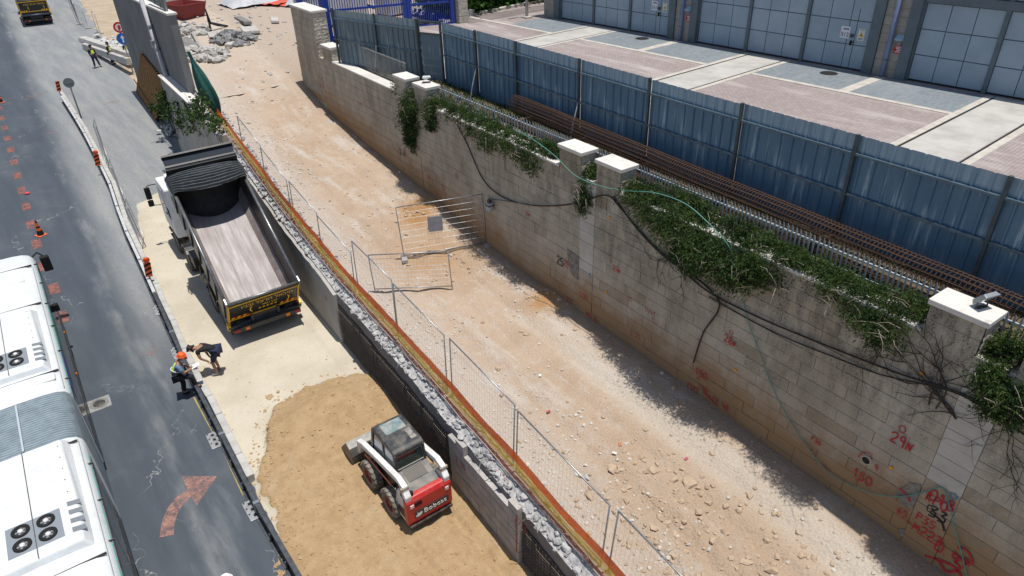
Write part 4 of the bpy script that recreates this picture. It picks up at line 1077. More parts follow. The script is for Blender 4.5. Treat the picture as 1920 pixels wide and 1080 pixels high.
# ------------------------------------------------------------------ tipping truck with its body raised
def dump_truck(label, loc, rz, raised, rx=UP_SLOPE, far=False):
    T = thing('dump_truck', label, 'truck', loc, rz, rx)
    tilt = radians(29.4 if raised else 0)
    hy, hz = (.56, .85) if raised else (.25, 1.25)
    BM = Matrix.Translation((0, hy, hz)) @ Matrix.Rotation(tilt, 4, 'X')       # bed frame: y forward along floor, z normal to it
    BL, BH, BW = 5.7, 1.15, 1.25; CY = 1.5
    def B(): b = MB(); b.M = BM; return b
    cab_m = white_paint if not far else black_paint; bm_rib = None
    # chassis
    ch = MB()
    for s in (-1, 1): ch.box(s*.46-.045, s*.46+.045, .35, 9.2, .62, .90)
    for y in (.5, 1.9, 3.2, 4.4, 5.7, 7.2, 8.6): ch.box(-.42,.42,y-.06,y+.06,.66,.86)
    ch.build('chassis', dark_steel, T)
    MB().box(-1.2,1.2,.22,.34,.44,.62).build('rear_bumper', dark_steel, T, bevel=.02)
    for s in (-1, 1):
        l = MB().box(s*1.08-.09,s*1.08+.09,.205,.225,.49,.58).build('tail_lamp', lamp_red, T)
        MB().box(s*.72-.07,s*.72+.07,.205,.225,.47,.59).build('indicator', lamp_amber, T)
        MB().box(s*.98-.26,s*.98+.26,.52,.55,.25,.75).build('mud_flap', rubber, T)
    rimm = M('truck_rim', (.33,.33,.33), (.2,.18,.15), scale=9, rough=.6, metal=.3)
    for y in (1.45, 2.82):
        for s in (-1, 1):
            wheel(T, s*1.07, y, .52, .30, s, rimm); wheel(T, s*.74, y, .52, .28, s, rimm, nuts=False)
        MB().cyl((-1,y,.52),(1,y,.52),.09,10).build('axle', dark_steel, T)
        for s in (-1,1): MB().prism([(.62*cos(a),.62*sin(a)) for a in [radians(20+14*k) for k in range(11)]]+[(.59*cos(a),.59*sin(a)) for a in [radians(160-14*k) for k in range(11)]], lambda a,b,t: (t, y+a, .52+b), s*.6, s*1.24).build('mudguard', black_paint, T)
    for y in (6.5, 8.35):
        for s in (-1, 1): wheel(T, s*1.06, y, .52, .32, s, rimm)
        MB().cyl((-1,y,.52),(1,y,.52),.08,10).build('axle', dark_steel, T)
    for s in (-1,1):
        MB().prism([(.64*cos(a),.64*sin(a)) for a in [radians(10+16*k) for k in range(11)]]+[(.60*cos(a),.60*sin(a)) for a in [radians(170-16*k) for k in range(11)]], lambda a,b,t: (t, 6.5+a, .52+b), s*.8, s*1.24).build('mudguard', black_paint, T)
    # tanks and boxes on the frame
    MB().cyl((-.86,3.35,.72),(-.86,4.3,.72),.30,18).build('fuel_tank', M('tank_metal', (.12,.125,.14), (.2,.19,.17), scale=4, rough=.4, metal=.5), T, smooth=True, autos=40)
    for y in (3.55,4.1): MB().cyl((-.86,y-.025,.72),(-.86,y+.025,.72),.312,18).build('tank_strap', galv, T)
    MB().box(-1.15,-.55,4.36,4.42,.5,1.2).build('bulkhead', dark_steel, T, bevel=.02); MB().box(-1.2,-.6,5.0,5.75,.75,1.25).build('step_box', dark_steel, T, bevel=.02)
    MB().box(.6,1.18,3.3,4.3,.5,1.0).build('battery_box', dark_steel, T, bevel=.03)
    for y in (3.4,4.2): MB().box(-1.22,-1.18,y-.02,y+.02,.35,.95).build('guard_stay', galv, T)
    for z in (.42,.66,.9): MB().tube([(-1.21,3.35,z),(-1.21,4.35,z)], .018, 6).build('side_guard', yellow_paint if z > .8 else galv, T)
    if raised: 
        MB().cyl((0,5.2,.9),(0,4.75,3.05),.10,12).build('ram_outer', dark_steel, T); MB().cyl((0,4.95,2.0),(0,4.55,3.15),.07,12).build('ram_inner', chrome, T)
    def CB():
        b = MB(); b.M = Matrix.Translation((0,CY,0)) @ Matrix.Diagonal((1,1,1.09,1)); return b
    # cab
    c = CB()
    sec = [(5.95,.95),(8.0,.95),(8.12,1.3),(8.12,1.95),(7.88,2.72),(7.6,2.92),(6.0,2.98),(5.95,2.9)]
    c.prism(sec, lambda a,b,t: (t,a,b), -1.22, 1.22); cab = c.build('cab', cab_m, T, bevel=.06, seg=3)
    CB().box(-1.16,1.16,8.02,8.2,.42,.95).build('front_bumper', cab_m, T, bevel=.04)
    CB().add([(-1.1,8.132,1.98),(1.1,8.132,1.98),(1.05,7.93,2.66),(-1.05,7.93,2.66)], [(0,1,2,3)]).build('windscreen', glass_dark, T)
    for s in (-1, 1):
        dr = CB().box(s*1.222, s*1.24, 6.55, 7.75, 1.05, 2.75).build('door', cab_m, T, bevel=.015)
        CB().add([(s*1.245,6.68,1.95),(s*1.245,7.68,1.95),(s*1.245,7.58,2.62),(s*1.245,6.68,2.62)], [(0,1,2,3)]).build('window', glass_dark, dr)
        CB().box(s*1.24,s*1.265,6.6,6.8,1.75,1.8).build('handle', black_flat, dr)
        for z in (.45,.75): CB().box(s*.95, s*1.24, 7.35, 7.8, z-.04, z+.02).build('step', dark_steel, T)
        arm = CB().tube([(s*1.2,7.95,2.55),(s*1.5,8.0,2.55),(s*1.6,7.95,2.5),(s*1.6,7.95,1.75),(s*1.25,7.9,1.7)], .018, 6).build('mirror_arm', black_flat, T)
        CB().box(s*1.6-.11,s*1.6+.11,7.86,7.98,2.02,2.5).build('mirror', black_flat, T, bevel=.03); CB().box(s*1.6-.11,s*1.6+.11,7.86,7.98,1.72,1.97).build('mirror', black_flat, T, bevel=.03)
    for yy in (6.15, 6.3, 6.45): CB().box(-1.235,-1.222,yy,yy+.06,1.7,2.1).build('vent_slat', black_flat, cab)
    CB().box(-.9,.9,6.9,7.4,2.96,3.06).build('roof_hatch', cab_m, cab, bevel=.03)
    for s in (-1,1):
        CB().cyl((s*.8,7.5,2.95),(s*.8,7.5,3.02),.05,8).cyl((s*.8,7.3,3.06),(s*.8,7.72,3.06),.06,10).build('air_horn', chrome, T)
    # tipping body
    bm_out = black_paint
    b = B(); b.box(-BW,BW,0,BL,-.10,-.005); [b.box(-BW+.02,BW-.02,y-.05,y+.05,-.2,-.1) for y in (.4,1.3,2.2,3.1,4.0,4.9)]; b.box(-.5,-.38,.1,5.4,-.3,-.2); b.box(.38,.5,.1,5.4,-.3,-.2)
    bed = b.build('tipper_body', bm_out, T)
    t = MATS.get('bed_steel') 
    if not t:
        n = NT('bed_steel'); v = n.coord('Object'); st = n.mapping(v, (3.2,.3,.3)); a1 = n.noise(st, 2.0, 7, .65); a2 = n.noise(v, .9, 4)
        cc = n.mix(n.ramp(a1, .35, .7), (.25,.22,.215), (.31,.295,.295)); cc = n.mix(n.ramp(a2, .5, .75, 0, .6), cc, (.2,.165,.155)); n.color(cc); n.bump(n.noise(v, 30, 4), .08, .01)
        MATS['bed_steel'] = n.set(n.ramp(a1, .3, .7, .62, .5), .12, .5)
    bs = MATS['bed_steel']; m_in = M('bed_side_inner', (.055,.045,.045), (.12,.10,.09), scale=3, rough=.5, metal=.3)
    for k, (x0, x1) in enumerate(((-.93,-.31),(-.31,.31),(.31,.93))): B().box(x0+.004,x1-.004,.02,BL-.05,0,.012).build('floor_plate', bs, bed)
    for s in (-1, 1):
        B().hexa([(s*.93,.02,.0),(s*(BW-.06),.02,.22),(s*(BW-.05),BL,.22),(s*.93,BL,.0)], [(s*.93,.02,.014),(s*(BW-.06),.02,.236),(s*(BW-.06),BL,.236),(s*.93,BL,.014)]).build('floor_haunch', M('haunch_steel', (.22,.185,.175), (.34,.3,.28), scale=2.5, rough=.45, metal=.4), bed)
        B().box(s*BW-.05 if s>0 else s*BW, s*BW if s>0 else s*BW+.05, 0, BL, 0, BH).build('side_wall', bm_out, bed)
        B().add([(s*(BW-.055),.05,.2),(s*(BW-.055),BL-.05,.2),(s*(BW-.055),BL-.05,BH-.05),(s*(BW-.055),.05,BH-.05)],[(0,1,2,3)]).build('side_liner', m_in, bed)
        B().tube([(s*(BW-.01),-.02,BH),(s*(BW-.01),BL,BH)], .055, 10).build('top_rail', M('rail_steel', (.17,.18,.19), (.28,.28,.28), scale=5, rough=.35, metal=.6), bed, smooth=True)
        for y in (.15,.95,1.75,2.55,3.35,4.15,4.95): B().box(s*BW if s>0 else s*BW-.035, s*BW+.035 if s>0 else s*BW, y-.04, y+.04, .02, BH-.12).build('side_rib', M('rib_black', (.015,.016,.018), rough=.6), bed)
        B().box(s*BW-.02,s*BW+.02,-.10,.12,BH-.05,BH+.16).build('hinge_ear', galv, bed)
    B().box(-BW,BW,BL-.06,BL,0,BH+.45).build('headboard', M('headboard_black', (.02,.02,.022), rough=.6), bed)
    if raised:      # dark rubber apron hung over the head of the body
        rows = []
        for j in range(13):
            x = -1.15+2.3*j/12; e = 1-(abs(x)/1.2)**2*.55
            rows.append([(x, BL-.08-1.25*e*k/8, .02+(BH+.2)*(1-k/8)**2.2+.015) for k in range(9)])
        B().grid(rows).build('rubber_apron', M('apron_rubber', (.012,.012,.013), (.03,.028,.026), scale=4, rough=.6), bed, smooth=True)
        B().hexa([(-1.22,BL-.02,BH+.40),(1.22,BL-.02,BH+.40),(1.22,BL-.02,BH+.46),(-1.22,BL-.02,BH+.46)],[(-1.22,BL+.42,BH+.50),(1.22,BL+.42,BH+.50),(1.22,BL+.42,BH+.56),(-1.22,BL+.42,BH+.56)]).build('cab_guard', M('guard_paint', (.02,.028,.04), rough=.75, spec=.25), bed)
        for y in (BL+.02, BL+.38): B().box(-1.24,1.24,y,y+.08,BH+.5 if y > BL+.3 else BH+.38,BH+.66 if y > BL+.3 else BH+.5).build('guard_lip', bm_out, bed)
        rows = []; nP = 84                       # bunched-up tarpaulin over the head of the body
        for i in range(nP):
            u = i/(nP-1); y = BL-.02-.80*u
            row_ = []
            for j in range(25):
                x = -1.36+2.72*j/24; w = (x/1.36); pl = sin(u*2*pi*9+.9*w*w*3+.5*fbm(x*1.5,u*4))
                z = BH+.16+.14*sin(pi*u)*(1-.45*w*w)+.045*pl+.12*(1-w*w)+.03*fbm(x*3,u*6)
                if abs(w) > .9: z -= (abs(w)-.9)*2.2
                row_.append((x, y-.26*(1-w*w)*u+.03*fbm(x*2,u*3), z))
            rows.append(row_)
        B().grid(rows).build('tarpaulin', M('tarp_grey', (.085,.095,.10), (.12,.13,.135), scale=5, rough=.7, bump=.3, bs=30), bed, smooth=True)
        for s in (-1,1): B().tube([(s*1.33,BL-.1,BH-.1),(s*1.4,BL-.5,BH+.25),(s*1.36,BL-.9,BH+.05)], .02, 6).build('tarp_arm', galv, bed)
    # tailgate with frame, lettering and reflectors
    tg = B().box(-BW+.0,BW-.0,-.08,-.01,-.24,BH-.02).build('tailgate', bm_out, T)
    fr = B(); e = .055
    fr.box(-BW-.01,BW+.01,-.105,-.082,BH-.16,BH-.10).box(-BW-.01,BW+.01,-.105,-.082,.10,.145)
    for s in (-1,1): fr.box(s*(BW-.03)-.03,s*(BW-.03)+.03,-.108,-.084,-.24,BH-.05)
    fr.build('yellow_frame', yellow_paint, tg)
    B().tube([(-BW-.03,-.04,BH+.01),(BW+.03,-.04,BH+.01)], .05, 10).build('top_bar', M('rail_steel'  , (.1,.1,.1)), tg, smooth=True)
    for s in (-1, 1):
        for k in range(6):
            x = s*.86+(-.30+.1*k); B().add([(x,-.088,.155),(x+.085,-.088,.155),(x+.145,-.088,.26),(x+.06,-.088,.26)],[(0,1,2,3)]).build('reflector_stripe', lamp_red if k % 2 else yellow_print, tg)
    TXT = BM @ Matrix.Translation((0,-.09,0)) @ Matrix(((1,0,0,0),(0,0,-1,0),(0,1,0,0),(0,0,0,1)))
    # text plane facing -y in the bed frame, reading towards +x
    def tm(x, z): return BM @ Matrix.Translation((x,-.088,z)) @ Matrix.Rotation(radians(90),4,'X')
    text_mesh(HEB('מיכאל הרצל ובניו'), .26, 'lettering', yellow_print, tg, tm(.12,.78), .004)
    if not far:
        text_mesh('2021 '+HEB('דגם'), .14, 'lettering', yellow_print, tg, tm(.2,.54), .003)
        for k in range(5): B().add([(-.2+k*.14,-.088,.33),(-.12+k*.14,-.088,.33),(-.11+k*.14,-.088,.40),(-.19+k*.14,-.088,.39)],[(0,1,2,3)]).build('lettering_stroke', yellow_print, tg)
    for s in (-1,1):
        b = B(); pts = [(.2+s*(.62+.07*sin(k*.6)), .28+.07*k) for k in range(6)]
        b.grid([[(x-.02,-.088,z) for x,z in pts],[(x+.025,-.088,z) for x,z in pts]]); b.build('lettering_bracket', yellow_print, tg)
    B().tube([(-BW-.06,-.16,-.2),(BW+.06,-.16,-.2)], .085, 12).build('tail_roller', M('roller_blue', (.045,.06,.085), (.09,.1,.12), scale=6, rough=.45, metal=.4), T, smooth=True)
    for s in (-1,1): B().box(s*(BW+.02)-.05,s*(BW+.02)+.05,-.22,-.05,-.36,.0).build('roller_bracket', yellow_paint, T)
    return T
y0 = 21.04
dump_truck('empty black tipper truck with raised body and rolled tarp parked on the sand', (5.80,y0,zr(y0)+.05), radians(-4), True)
P = road(75, 50); dump_truck('black tipper truck with lowered body far up the road', (P.x+.1,P.y+.4,zr(P.y)), radians(-5), False, far=True)

# ------------------------------------------------------------------ skid steer loader
def skid_steer(loc, rz):
    T = thing('skid_steer_loader', 'white and red skid steer loader with bucket on the brown soil', 'loader', loc, rz, UP_SLOPE)
    hub = M('hub_red', (.33,.02,.03), (.2,.05,.04), scale=6, rough=.55)
    dusty = M('dusty_rubber', (.16,.145,.12), (.27,.245,.2), scale=5, rough=.95, bump=.3, bs=40)
    for y in (.83, 2.0):
        for s in (-1, 1): wheel(T, s*.62, y, .40, .27, s, hub, dusty, lugs=16, rim=.56)
    # lower body tub
    body = MB().prism([(.12,.28),(2.45,.28),(2.6,.5),(2.55,.9),(1.0,1.02),(.1,1.0),(.05,.6)], lambda a,b,t: (t,a,b), -.46, .46).build('body', black_paint, T, bevel=.03)
    # white rear uprights
    for s in (-1, 1):
        up = MB().prism([(.02,.30),(.62,.34),(.60,.75),(.42,1.28),(.12,1.46),(-.02,1.30)], lambda a,b,t: (t,a,b), s*.46, s*.63).build('rear_upright', white_paint, T, bevel=.025)
        MB().prism([(.12,.45),(.48,.47),(.44,.72),(.14,.80)], lambda a,b,t: (t,a,b), s*.628, s*.637).build('side_vent', M('vent_brown', (.1,.05,.04), rough=.7), up)
        MB().prism([(.14,1.20),(.26,1.22),(.2,1.36)], lambda a,b,t: (t,a,b), s*.628, s*.637).build('slot', black_flat, up)
        arm = MB()
        arm.M = None
        pts = [(.08,1.40),(.35,1.50),(1.7,1.20),(2.55,.93),(2.72,.55),(2.86,.52),(2.80,1.0),(2.45,1.16),(1.7,1.36),(.4,1.66),(.10,1.58)]
        ao = arm.prism(pts, lambda a,b,t: (t,a,b), s*.475, s*.62).build('lift_arm', white_paint, T, bevel=.02)
        MB().cyl((s*.45,.14,1.49),(s*.66,.14,1.49),.055,12).build('pivot', M('pin_brass', (.3,.25,.18), rough=.5, metal=.5), ao)
        MB().cyl((s*.40,.6,.95),(s*.42,1.6,1.12),.045,10).build('lift_ram', dark_steel, T); MB().cyl((s*.42,1.5,1.1),(s*.44,2.0,1.17),.028,8).build('ram_rod', chrome, T)
        MB().cyl((s*.3,2.55,1.0),(s*.3,2.85,.55),.04,8).build('tilt_ram', dark_steel, T)
        MB().prism([(.75,1.05),(2.3,.86),(2.3,.95),(.8,1.13)], lambda a,b,t: (t,a,b), s*.622, s*.627).build('red_stripe', red_paint, ao)
    # engine hood with slatted screen
    MB().hexa([(-.44,.10,1.02),(.44,.10,1.02),(.44,.98,1.02),(-.44,.98,1.02)],[(-.44,.10,1.16),(.44,.10,1.16),(.44,.98,1.40),(-.44,.98,1.40)]).build('hood', M('hood_grey', (.085,.09,.095), (.22,.2,.17), scale=3, rough=.5), T, bevel=.02)
    def hz(y): return 1.16+.24*(y-.10)/.88
    for k in range(17):
        x = -.26+.52*k/16; MB().hexa([(x-.009,.42,hz(.42)),(x+.009,.42,hz(.42)),(x+.009,.92,hz(.92)),(x-.009,.92,hz(.92))],[(x-.009,.42,hz(.42)+.03),(x+.009,.42,hz(.42)+.03),(x+.009,.92,hz(.92)+.03),(x-.009,.92,hz(.92)+.03)]).build('screen_slat', M('slat_grey', (.2,.185,.165), rough=.6), T)
    MB().box(-.28,.28,.40,.94,1.14,1.2).build('screen_backing', black_flat, T)
    # red tail door
    tr = MB().prism([(-.02,.30),(-.06,.45),(-.05,1.10),(.02,1.20),(.16,1.22),(.16,.30)], lambda a,b,t: (t,a,b), -.64, .64).build('tail_door', red_paint, T, bevel=.03)
    MB().box(-.45,.52,-.075,-.058,.52,.74).build('name_panel', M('panel_dark', (.03,.03,.032), rough=.5), tr)
    def tm(x, z): return Matrix.Translation((x,-.078,z)) @ Matrix.Rotation(radians(90),4,'X')
    text_mesh('Bobcat', .205, 'lettering', white_print, tr, tm(.12,.625), .004, 0, 1.15)
    hd = MB(); 
    hd.add([(-.43,-.08,.56),(-.34,-.08,.545),(-.26,-.08,.58),(-.24,-.08,.66),(-.29,-.08,.69),(-.33,-.08,.66),(-.40,-.08,.71),(-.38,-.08,.64),(-.44,-.08,.62)],[tuple(range(9))]); hd.build('emblem', white_print, tr)
    for s in (-1,1):
        MB().box(s*.5-.05,s*.5+.05,-.068,-.05,.92,1.02).build('tail_lamp', lamp_clear, tr)
    for k in range(4):
        for j in range(2): MB().box(-.42+k*.052,-.38+k*.052,-.066,-.05,.90+j*.075,.965+j*.075).build('vent_hole', black_flat, tr)
    MB().box(-.62,.62,-.09,.05,.22,.31).build('bumper', rubber, T, bevel=.02)
    MB().lathe([(0,.12),(.05,.12),(.06,.1),(.06,.04),(.03,.0)], 12, Matrix.Translation((-.42,.1,1.2))).build('beacon', black_flat, T)
    # cab
    cabf = M('cab_frame', (.03,.035,.042), (.14,.13,.115), scale=3, rough=.45)
    r_ = MB().prism([(.82,1.96),(.92,2.02),(1.9,2.02),(2.06,1.95),(2.06,1.86),(.82,1.86)], lambda a,b,t: (t,a,b), -.43, .43).build('cab_roof', cabf, T, bevel=.035, seg=3)
    MB().hexa([(-.27,1.48,2.021),(.30,1.48,2.021),(.30,1.9,2.021),(-.27,1.9,2.021)],[(-.27,1.48,2.03),(.30,1.48,2.03),(.30,1.9,2.03),(-.27,1.9,2.03)]).build('roof_window', M('roof_glass', (.14,.22,.23), (.36,.36,.33), scale=5, rough=.2), r_)
    for x in (-.2,-.05,.1,.25): MB().box(x-.008,x+.008,.95,1.42,2.02,2.03).build('roof_rib', cabf, r_)
    MB().box(.18,.34,1.0,1.40,2.021,2.034).build('dust_patch', M('dust_patch', (.32,.3,.26), (.1,.1,.1), scale=9, rough=.9), r_)
    pst = MB()
    for s in (-1, 1):
        for y, y2, w in ((.86,.82,.05),(1.45,1.45,.03),(2.02,2.18,.045)): pst.hexa([(s*.43-.03,y2-w,.95),(s*.43+.03,y2-w,.95),(s*.43+.03,y2+w,.95),(s*.43-.03,y2+w,.95)],[(s*.40-.03,y-w,1.9),(s*.40+.03,y-w,1.9),(s*.40+.03,y+w,1.9),(s*.40-.03,y+w,1.9)])
        pst.box(s*.43-.03,s*.43+.03,.8,2.2,.92,1.0)
    pst.build('cab_posts', cabf, T, bevel=.012)
    gl = M('cab_glass', (.02,.035,.03), rough=.05, spec=.8)
    MB().add([(-.38,.815,1.42),(.38,.815,1.42),(.36,.855,1.84),(-.36,.855,1.84)],[(0,3,2,1)]).build('rear_window', gl, T)
    fr = MB(); fr.tube([(-.37,.80,1.42),(.37,.80,1.42),(.35,.84,1.83),(-.35,.84,1.83)], .014, 6, closed=True); fr.build('rear_window_frame', M('window_trim', (.3,.3,.27), rough=.6), T)
    for s in (-1,1):
        MB().add([(s*.425,.92,1.3),(s*.425,1.42,1.22),(s*.405,1.42,1.82),(s*.405,.92,1.84)],[(0,1,2,3)]).build('side_window', M('side_glass', (.22,.27,.28), rough=.1, spec=.7), T)
        MB().add([(s*.425,1.5,1.2),(s*.43,2.05,1.1),(s*.405,1.96,1.8),(s*.405,1.5,1.82)],[(0,1,2,3)]).build('side_window', M('side_glass', (.22,.27,.28)), T)
    MB().add([(-.4,2.2,1.0),(.4,2.2,1.0),(.37,2.06,1.84),(-.37,2.06,1.84)],[(0,1,2,3)]).build('front_door_glass', gl, T)
    MB().box(-.28,.28,1.0,1.5,1.0,1.22).box(-.28,.28,.92,1.05,1.2,1.7).build('seat', black_flat, T, bevel=.04)
    # bucket
    bm = M('bucket_steel', (.12,.125,.125), (.23,.215,.185), scale=4, rough=.5, metal=.3)
    sec = [(2.95,.08),(3.75,.02),(3.75,.04),(3.05,.12),(2.95,.35),(3.02,.56),(3.2,.66),(3.2,.69),(2.98,.60),(2.90,.36)]
    bk = MB().prism(sec, lambda a,b,t: (t,a,b), -.78, .78).build('bucket', bm, T)
    for s in (-1,1): MB().prism([(2.92,.08),(3.74,.02),(3.6,.22),(3.2,.68),(2.98,.58),(2.91,.35)], lambda a,b,t: (t,a,b), s*.78-.012, s*.78+.012).build('bucket_cheek', bm, bk)
    MB().box(-.74,.74,3.70,3.80,.0,.022).build('cutting_edge', chrome, bk)
    MB().box(-.55,.55,2.80,2.94,.18,.56).build('quick_hitch', dark_steel, T, bevel=.02)
    return T
gx, gy = 5.65, 10.75
skid_steer((gx, gy, sand_h(gx, gy+1.4)-.06), radians(-3))

# ------------------------------------------------------------------ articulated bus
def bus():
    T = thing('articulated_bus', 'white articulated bus with roof air conditioning in the left lane', 'bus', (-2.56,.65,zr(.65)), radians(-3.5), UP_SLOPE)
    m_side = M('bus_side_dark', (.03,.034,.038), (.05,.055,.06), scale=2, rough=.3); m_green = M('bus_green', (.015,.17,.10), rough=.4); m_blue2 = M('bus_blue', (.03,.035,.22), rough=.4)
    m_teal = M('bus_teal', (.10,.36,.34), rough=.4)
    W = 1.16; RZ = 3.02
    def sect(y):   # cross-section ring, roof rounded
        pts = [(-W,.32),(-W,2.70),(-W+.03,2.86),(-W+.12,2.98),(-W+.30,RZ+.03),(-.6,RZ+.06),(0,RZ+.07),(.6,RZ+.06),(W-.30,RZ+.03),(W-.12,2.98),(W-.03,2.86),(W,2.70),(W,.32)]
        return [(x,y,z) for x, z in pts]
    for nm, a, b in (('front_section', 17.55, 26.6), ('rear_section', 6.2, 15.55)):
        rows = [sect(y) for y in frange(a, b, 1.5)]
        if nm == 'front_section':
            rows = rows[:-1]+[[(x*.98, b-.35, z if z < 2.5 else z-.02) for x,_,z in rows[-1]],[(x*.93, b-.08, z if z < 2.5 else z-.16) for x,_,z in rows[-1]],[(x*.86, b+.02, min(z, 2.72)) for x,_,z in rows[-1]]]
        g_ = MB().grid(rows); n = 13
        g_.f.append(list(range(n))); g_.f.append([len(g_.v)-1-i for i in range(n)])
        sec = g_.build(nm, bus_white, T, smooth=True, autos=40)
        for s in (-1, 1):
            lower = MB().box(s*W-.004 if s<0 else s*W, s*W if s<0 else s*W+.004, a+.02, b-.5, .32, 1.05).build('lower_side', m_side, sec)
            MB().box(s*W-.014 if s<0 else s*W+.004, s*W-.004 if s<0 else s*W+.014, a+.02, b-.6, .98, 1.10).build('waist_rail', dark_steel, sec)
            k = 0; y = a+.1
            while y < b-.7:
                y2 = min(y+1.62, b-.5)
                MB().box(s*W-.008 if s<0 else s*W, s*W if s<0 else s*W+.008, y, y2-.05, 1.12, 2.52).build('window', glass_dark, sec); y = y2; k += 1
            MB().box(s*W-.006 if s<0 else s*W, s*W if s<0 else s*W+.006, a+.02, b-.5, 2.53, 2.70).build('upper_band', m_side, sec)
            for (c, d, m) in ((.30,.55,m_green),(.06,.30,m_blue2)):
                MB().box(s*W-.012 if s<0 else s*W+.006, s*W-.006 if s<0 else s*W+.012, a+(b-a)*c, a+(b-a)*d, 2.25, 2.70).build('colour_band', m, sec)
            MB().tube([(s*(W-.01),a+.05,2.84),(s*(W-.01),b-.6,2.84)], .009, 6).build('gutter', m_teal, sec)
            for y in frange(a+.7, b-1, 1.35): MB().box(s*W-.07,s*W+.05,y-.012,y+.012,2.86,2.90).build('roof_bracket', dark_steel, sec)
        tyre_ys = (24.0,) if nm == 'front_section' else (13.4, 9.0)
        for y in tyre_ys:
            for s in (-1,1): wheel(T, s*1.02, y, .48, .28, s, galv)
    # bellows
    rows = []
    for i in range(181):
        u = i/180; y = 15.55+2.0*u; k = .032*(1+sin(u*2*pi*22)); f = 1-k*.9; 
        rows.append([(x*(f-.015), y, z-.02-k*1.0 if z > 2.5 else z) for x,_,z in sect(y)])
    MB().grid(rows).build('bellows', M('bellows_grey', (.27,.335,.37), (.2,.25,.28), scale=4, rough=.7), T, smooth=True)
    MB().box(-.02,.02,15.6,17.5,RZ+.055,RZ+.085).build('bellows_strap', M('strap_grey', (.4,.46,.5), rough=.7), T)
    # roof pods with fans
    def pod(yc, L):
        hw = .92; z0 = RZ+.03
        prof = lambda e: [(-hw+e*.16,yc-L/2+e*.1),(hw-e*.16,yc-L/2+e*.1),(hw-e*.10,yc-L/2+.75),(hw-e*.18,yc+L/2-e*.15),(-hw+e*.18,yc+L/2-e*.15),(-hw+e*.10,yc-L/2+.75)]
        b = MB(); b.add([(x,y,z0-.05) for x,y in prof(0)]+[(x,y,z0+.20) for x,y in prof(1)], [tuple(range(6))[::-1], tuple(range(6,12))]+[(i,(i+1)%6,6+(i+1)%6,6+i) for i in range(6)])
        p = b.build('roof_unit', bus_white, T, bevel=.05, seg=3)
        yf = yc-L/2+.80
        MB().box(-.48,.48,yf-.42,yf+.42,z0+.19,z0+.212).build('fan_tray', M('tray_grey', (.22,.25,.28), rough=.6), p, bevel=.05)
        for x in (-.22,.22):
            for y in (yf-.2, yf+.2):
                MB().lathe([(.165,z0+.212),(.165,z0+.245),(.13,z0+.255),(.10,z0+.235),(.10,z0+.215)], 20, Matrix.Translation((x,y,0))).build('fan_ring', black_flat, p, smooth=True)
                MB().lathe([(0,z0+.262),(.045,z0+.255),(.05,z0+.22)], 12, Matrix.Translation((x,y,0))).build('fan_hub', lamp_clear, p, smooth=True)
                for k in range(5): 
                    a = 2*pi*k/5; MB().add([(x+cos(a)*.04,y+sin(a)*.04,z0+.235),(x+cos(a-.35)*.12,y+sin(a-.35)*.12,z0+.222),(x+cos(a+.35)*.12,y+sin(a+.35)*.12,z0+.24)],[(0,1,2)]).build('fan_blade', dark_steel, p)
        MB().box(-.008,.008,yc-L/2+.1,yc+L/2-.15,z0+.2,z0+.216).build('seam', dark_steel, p)
        for s in (-1,1):
            for k in range(4):
                y = yf-.42+.26*k; MB().add([(s*.62,y,z0+.203),(s*.62,y+.14,z0+.203),(s*.86,y+.09,z0+.203),(s*.86,y-.05,z0+.203)],[(0,1,2,3)] if s>0 else [(3,2,1,0)]).build('louvre', M('louvre_grey', (.18,.2,.22), rough=.7), p)
        for s in (-1,1):
            for k in range(5): MB().cyl((s*.68,yc-L/2+1.6+k*.4,z0+.198),(s*.68,yc-L/2+1.6+k*.4,z0+.208),.014,6).build('bolt', dark_steel, p)
    pod(20.35, 3.5); pod(13.7, 3.6)
    for y, x in ((18.25,.72),(24.3,.55)): MB().box(x-.22,x+.22,y-.16,y+.16,RZ+.02,RZ+.10).build('roof_hatch', M('hatch_white', (.72,.75,.74), rough=.5), T, bevel=.04)
    for yy in (25.2,22.45,18.5,15.3,11.55,8.6): MB().box(-1.05,1.05,yy,yy+.014,RZ+.0,RZ+.074).build('roof_seam', dark_steel, T)
    for s in (-1,1):
        for (ya,yb) in ((17.7,25.1),(6.4,15.4)): MB().box(s*1.06-.006,s*1.06+.006,ya,yb,RZ-.02,RZ+.026).build('roof_seam', M('seam_grey', (.35,.38,.39), rough=.6), T)
    MB().add([(-1.0,26.58,1.1),(1.0,26.58,1.1),(.95,26.60,2.55),(-.95,26.60,2.55)],[(0,1,2,3)]).build('windscreen', glass_dark, T)
    for s in (-1,1):
        MB().tube([(s*1.0,26.5,2.7),(s*1.25,26.8,2.75),(s*1.38,26.75,2.6)], .03, 6).build('mirror_arm', black_flat, T); MB().box(s*1.40-.14,s*1.40+.14,26.55,26.75,2.05,2.62).build('mirror', black_flat, T, bevel=.04)
    MB().box(1.17,1.33,24.35,24.5,1.6,1.85).build('door_mirror', black_flat, T, bevel=.02)
    for y in (24.2,21.5,12,9): MB().box(W+.005,W+.03,y-.04,y+.04,.8,.86).build('side_marker', lamp_amber, T)
bus()
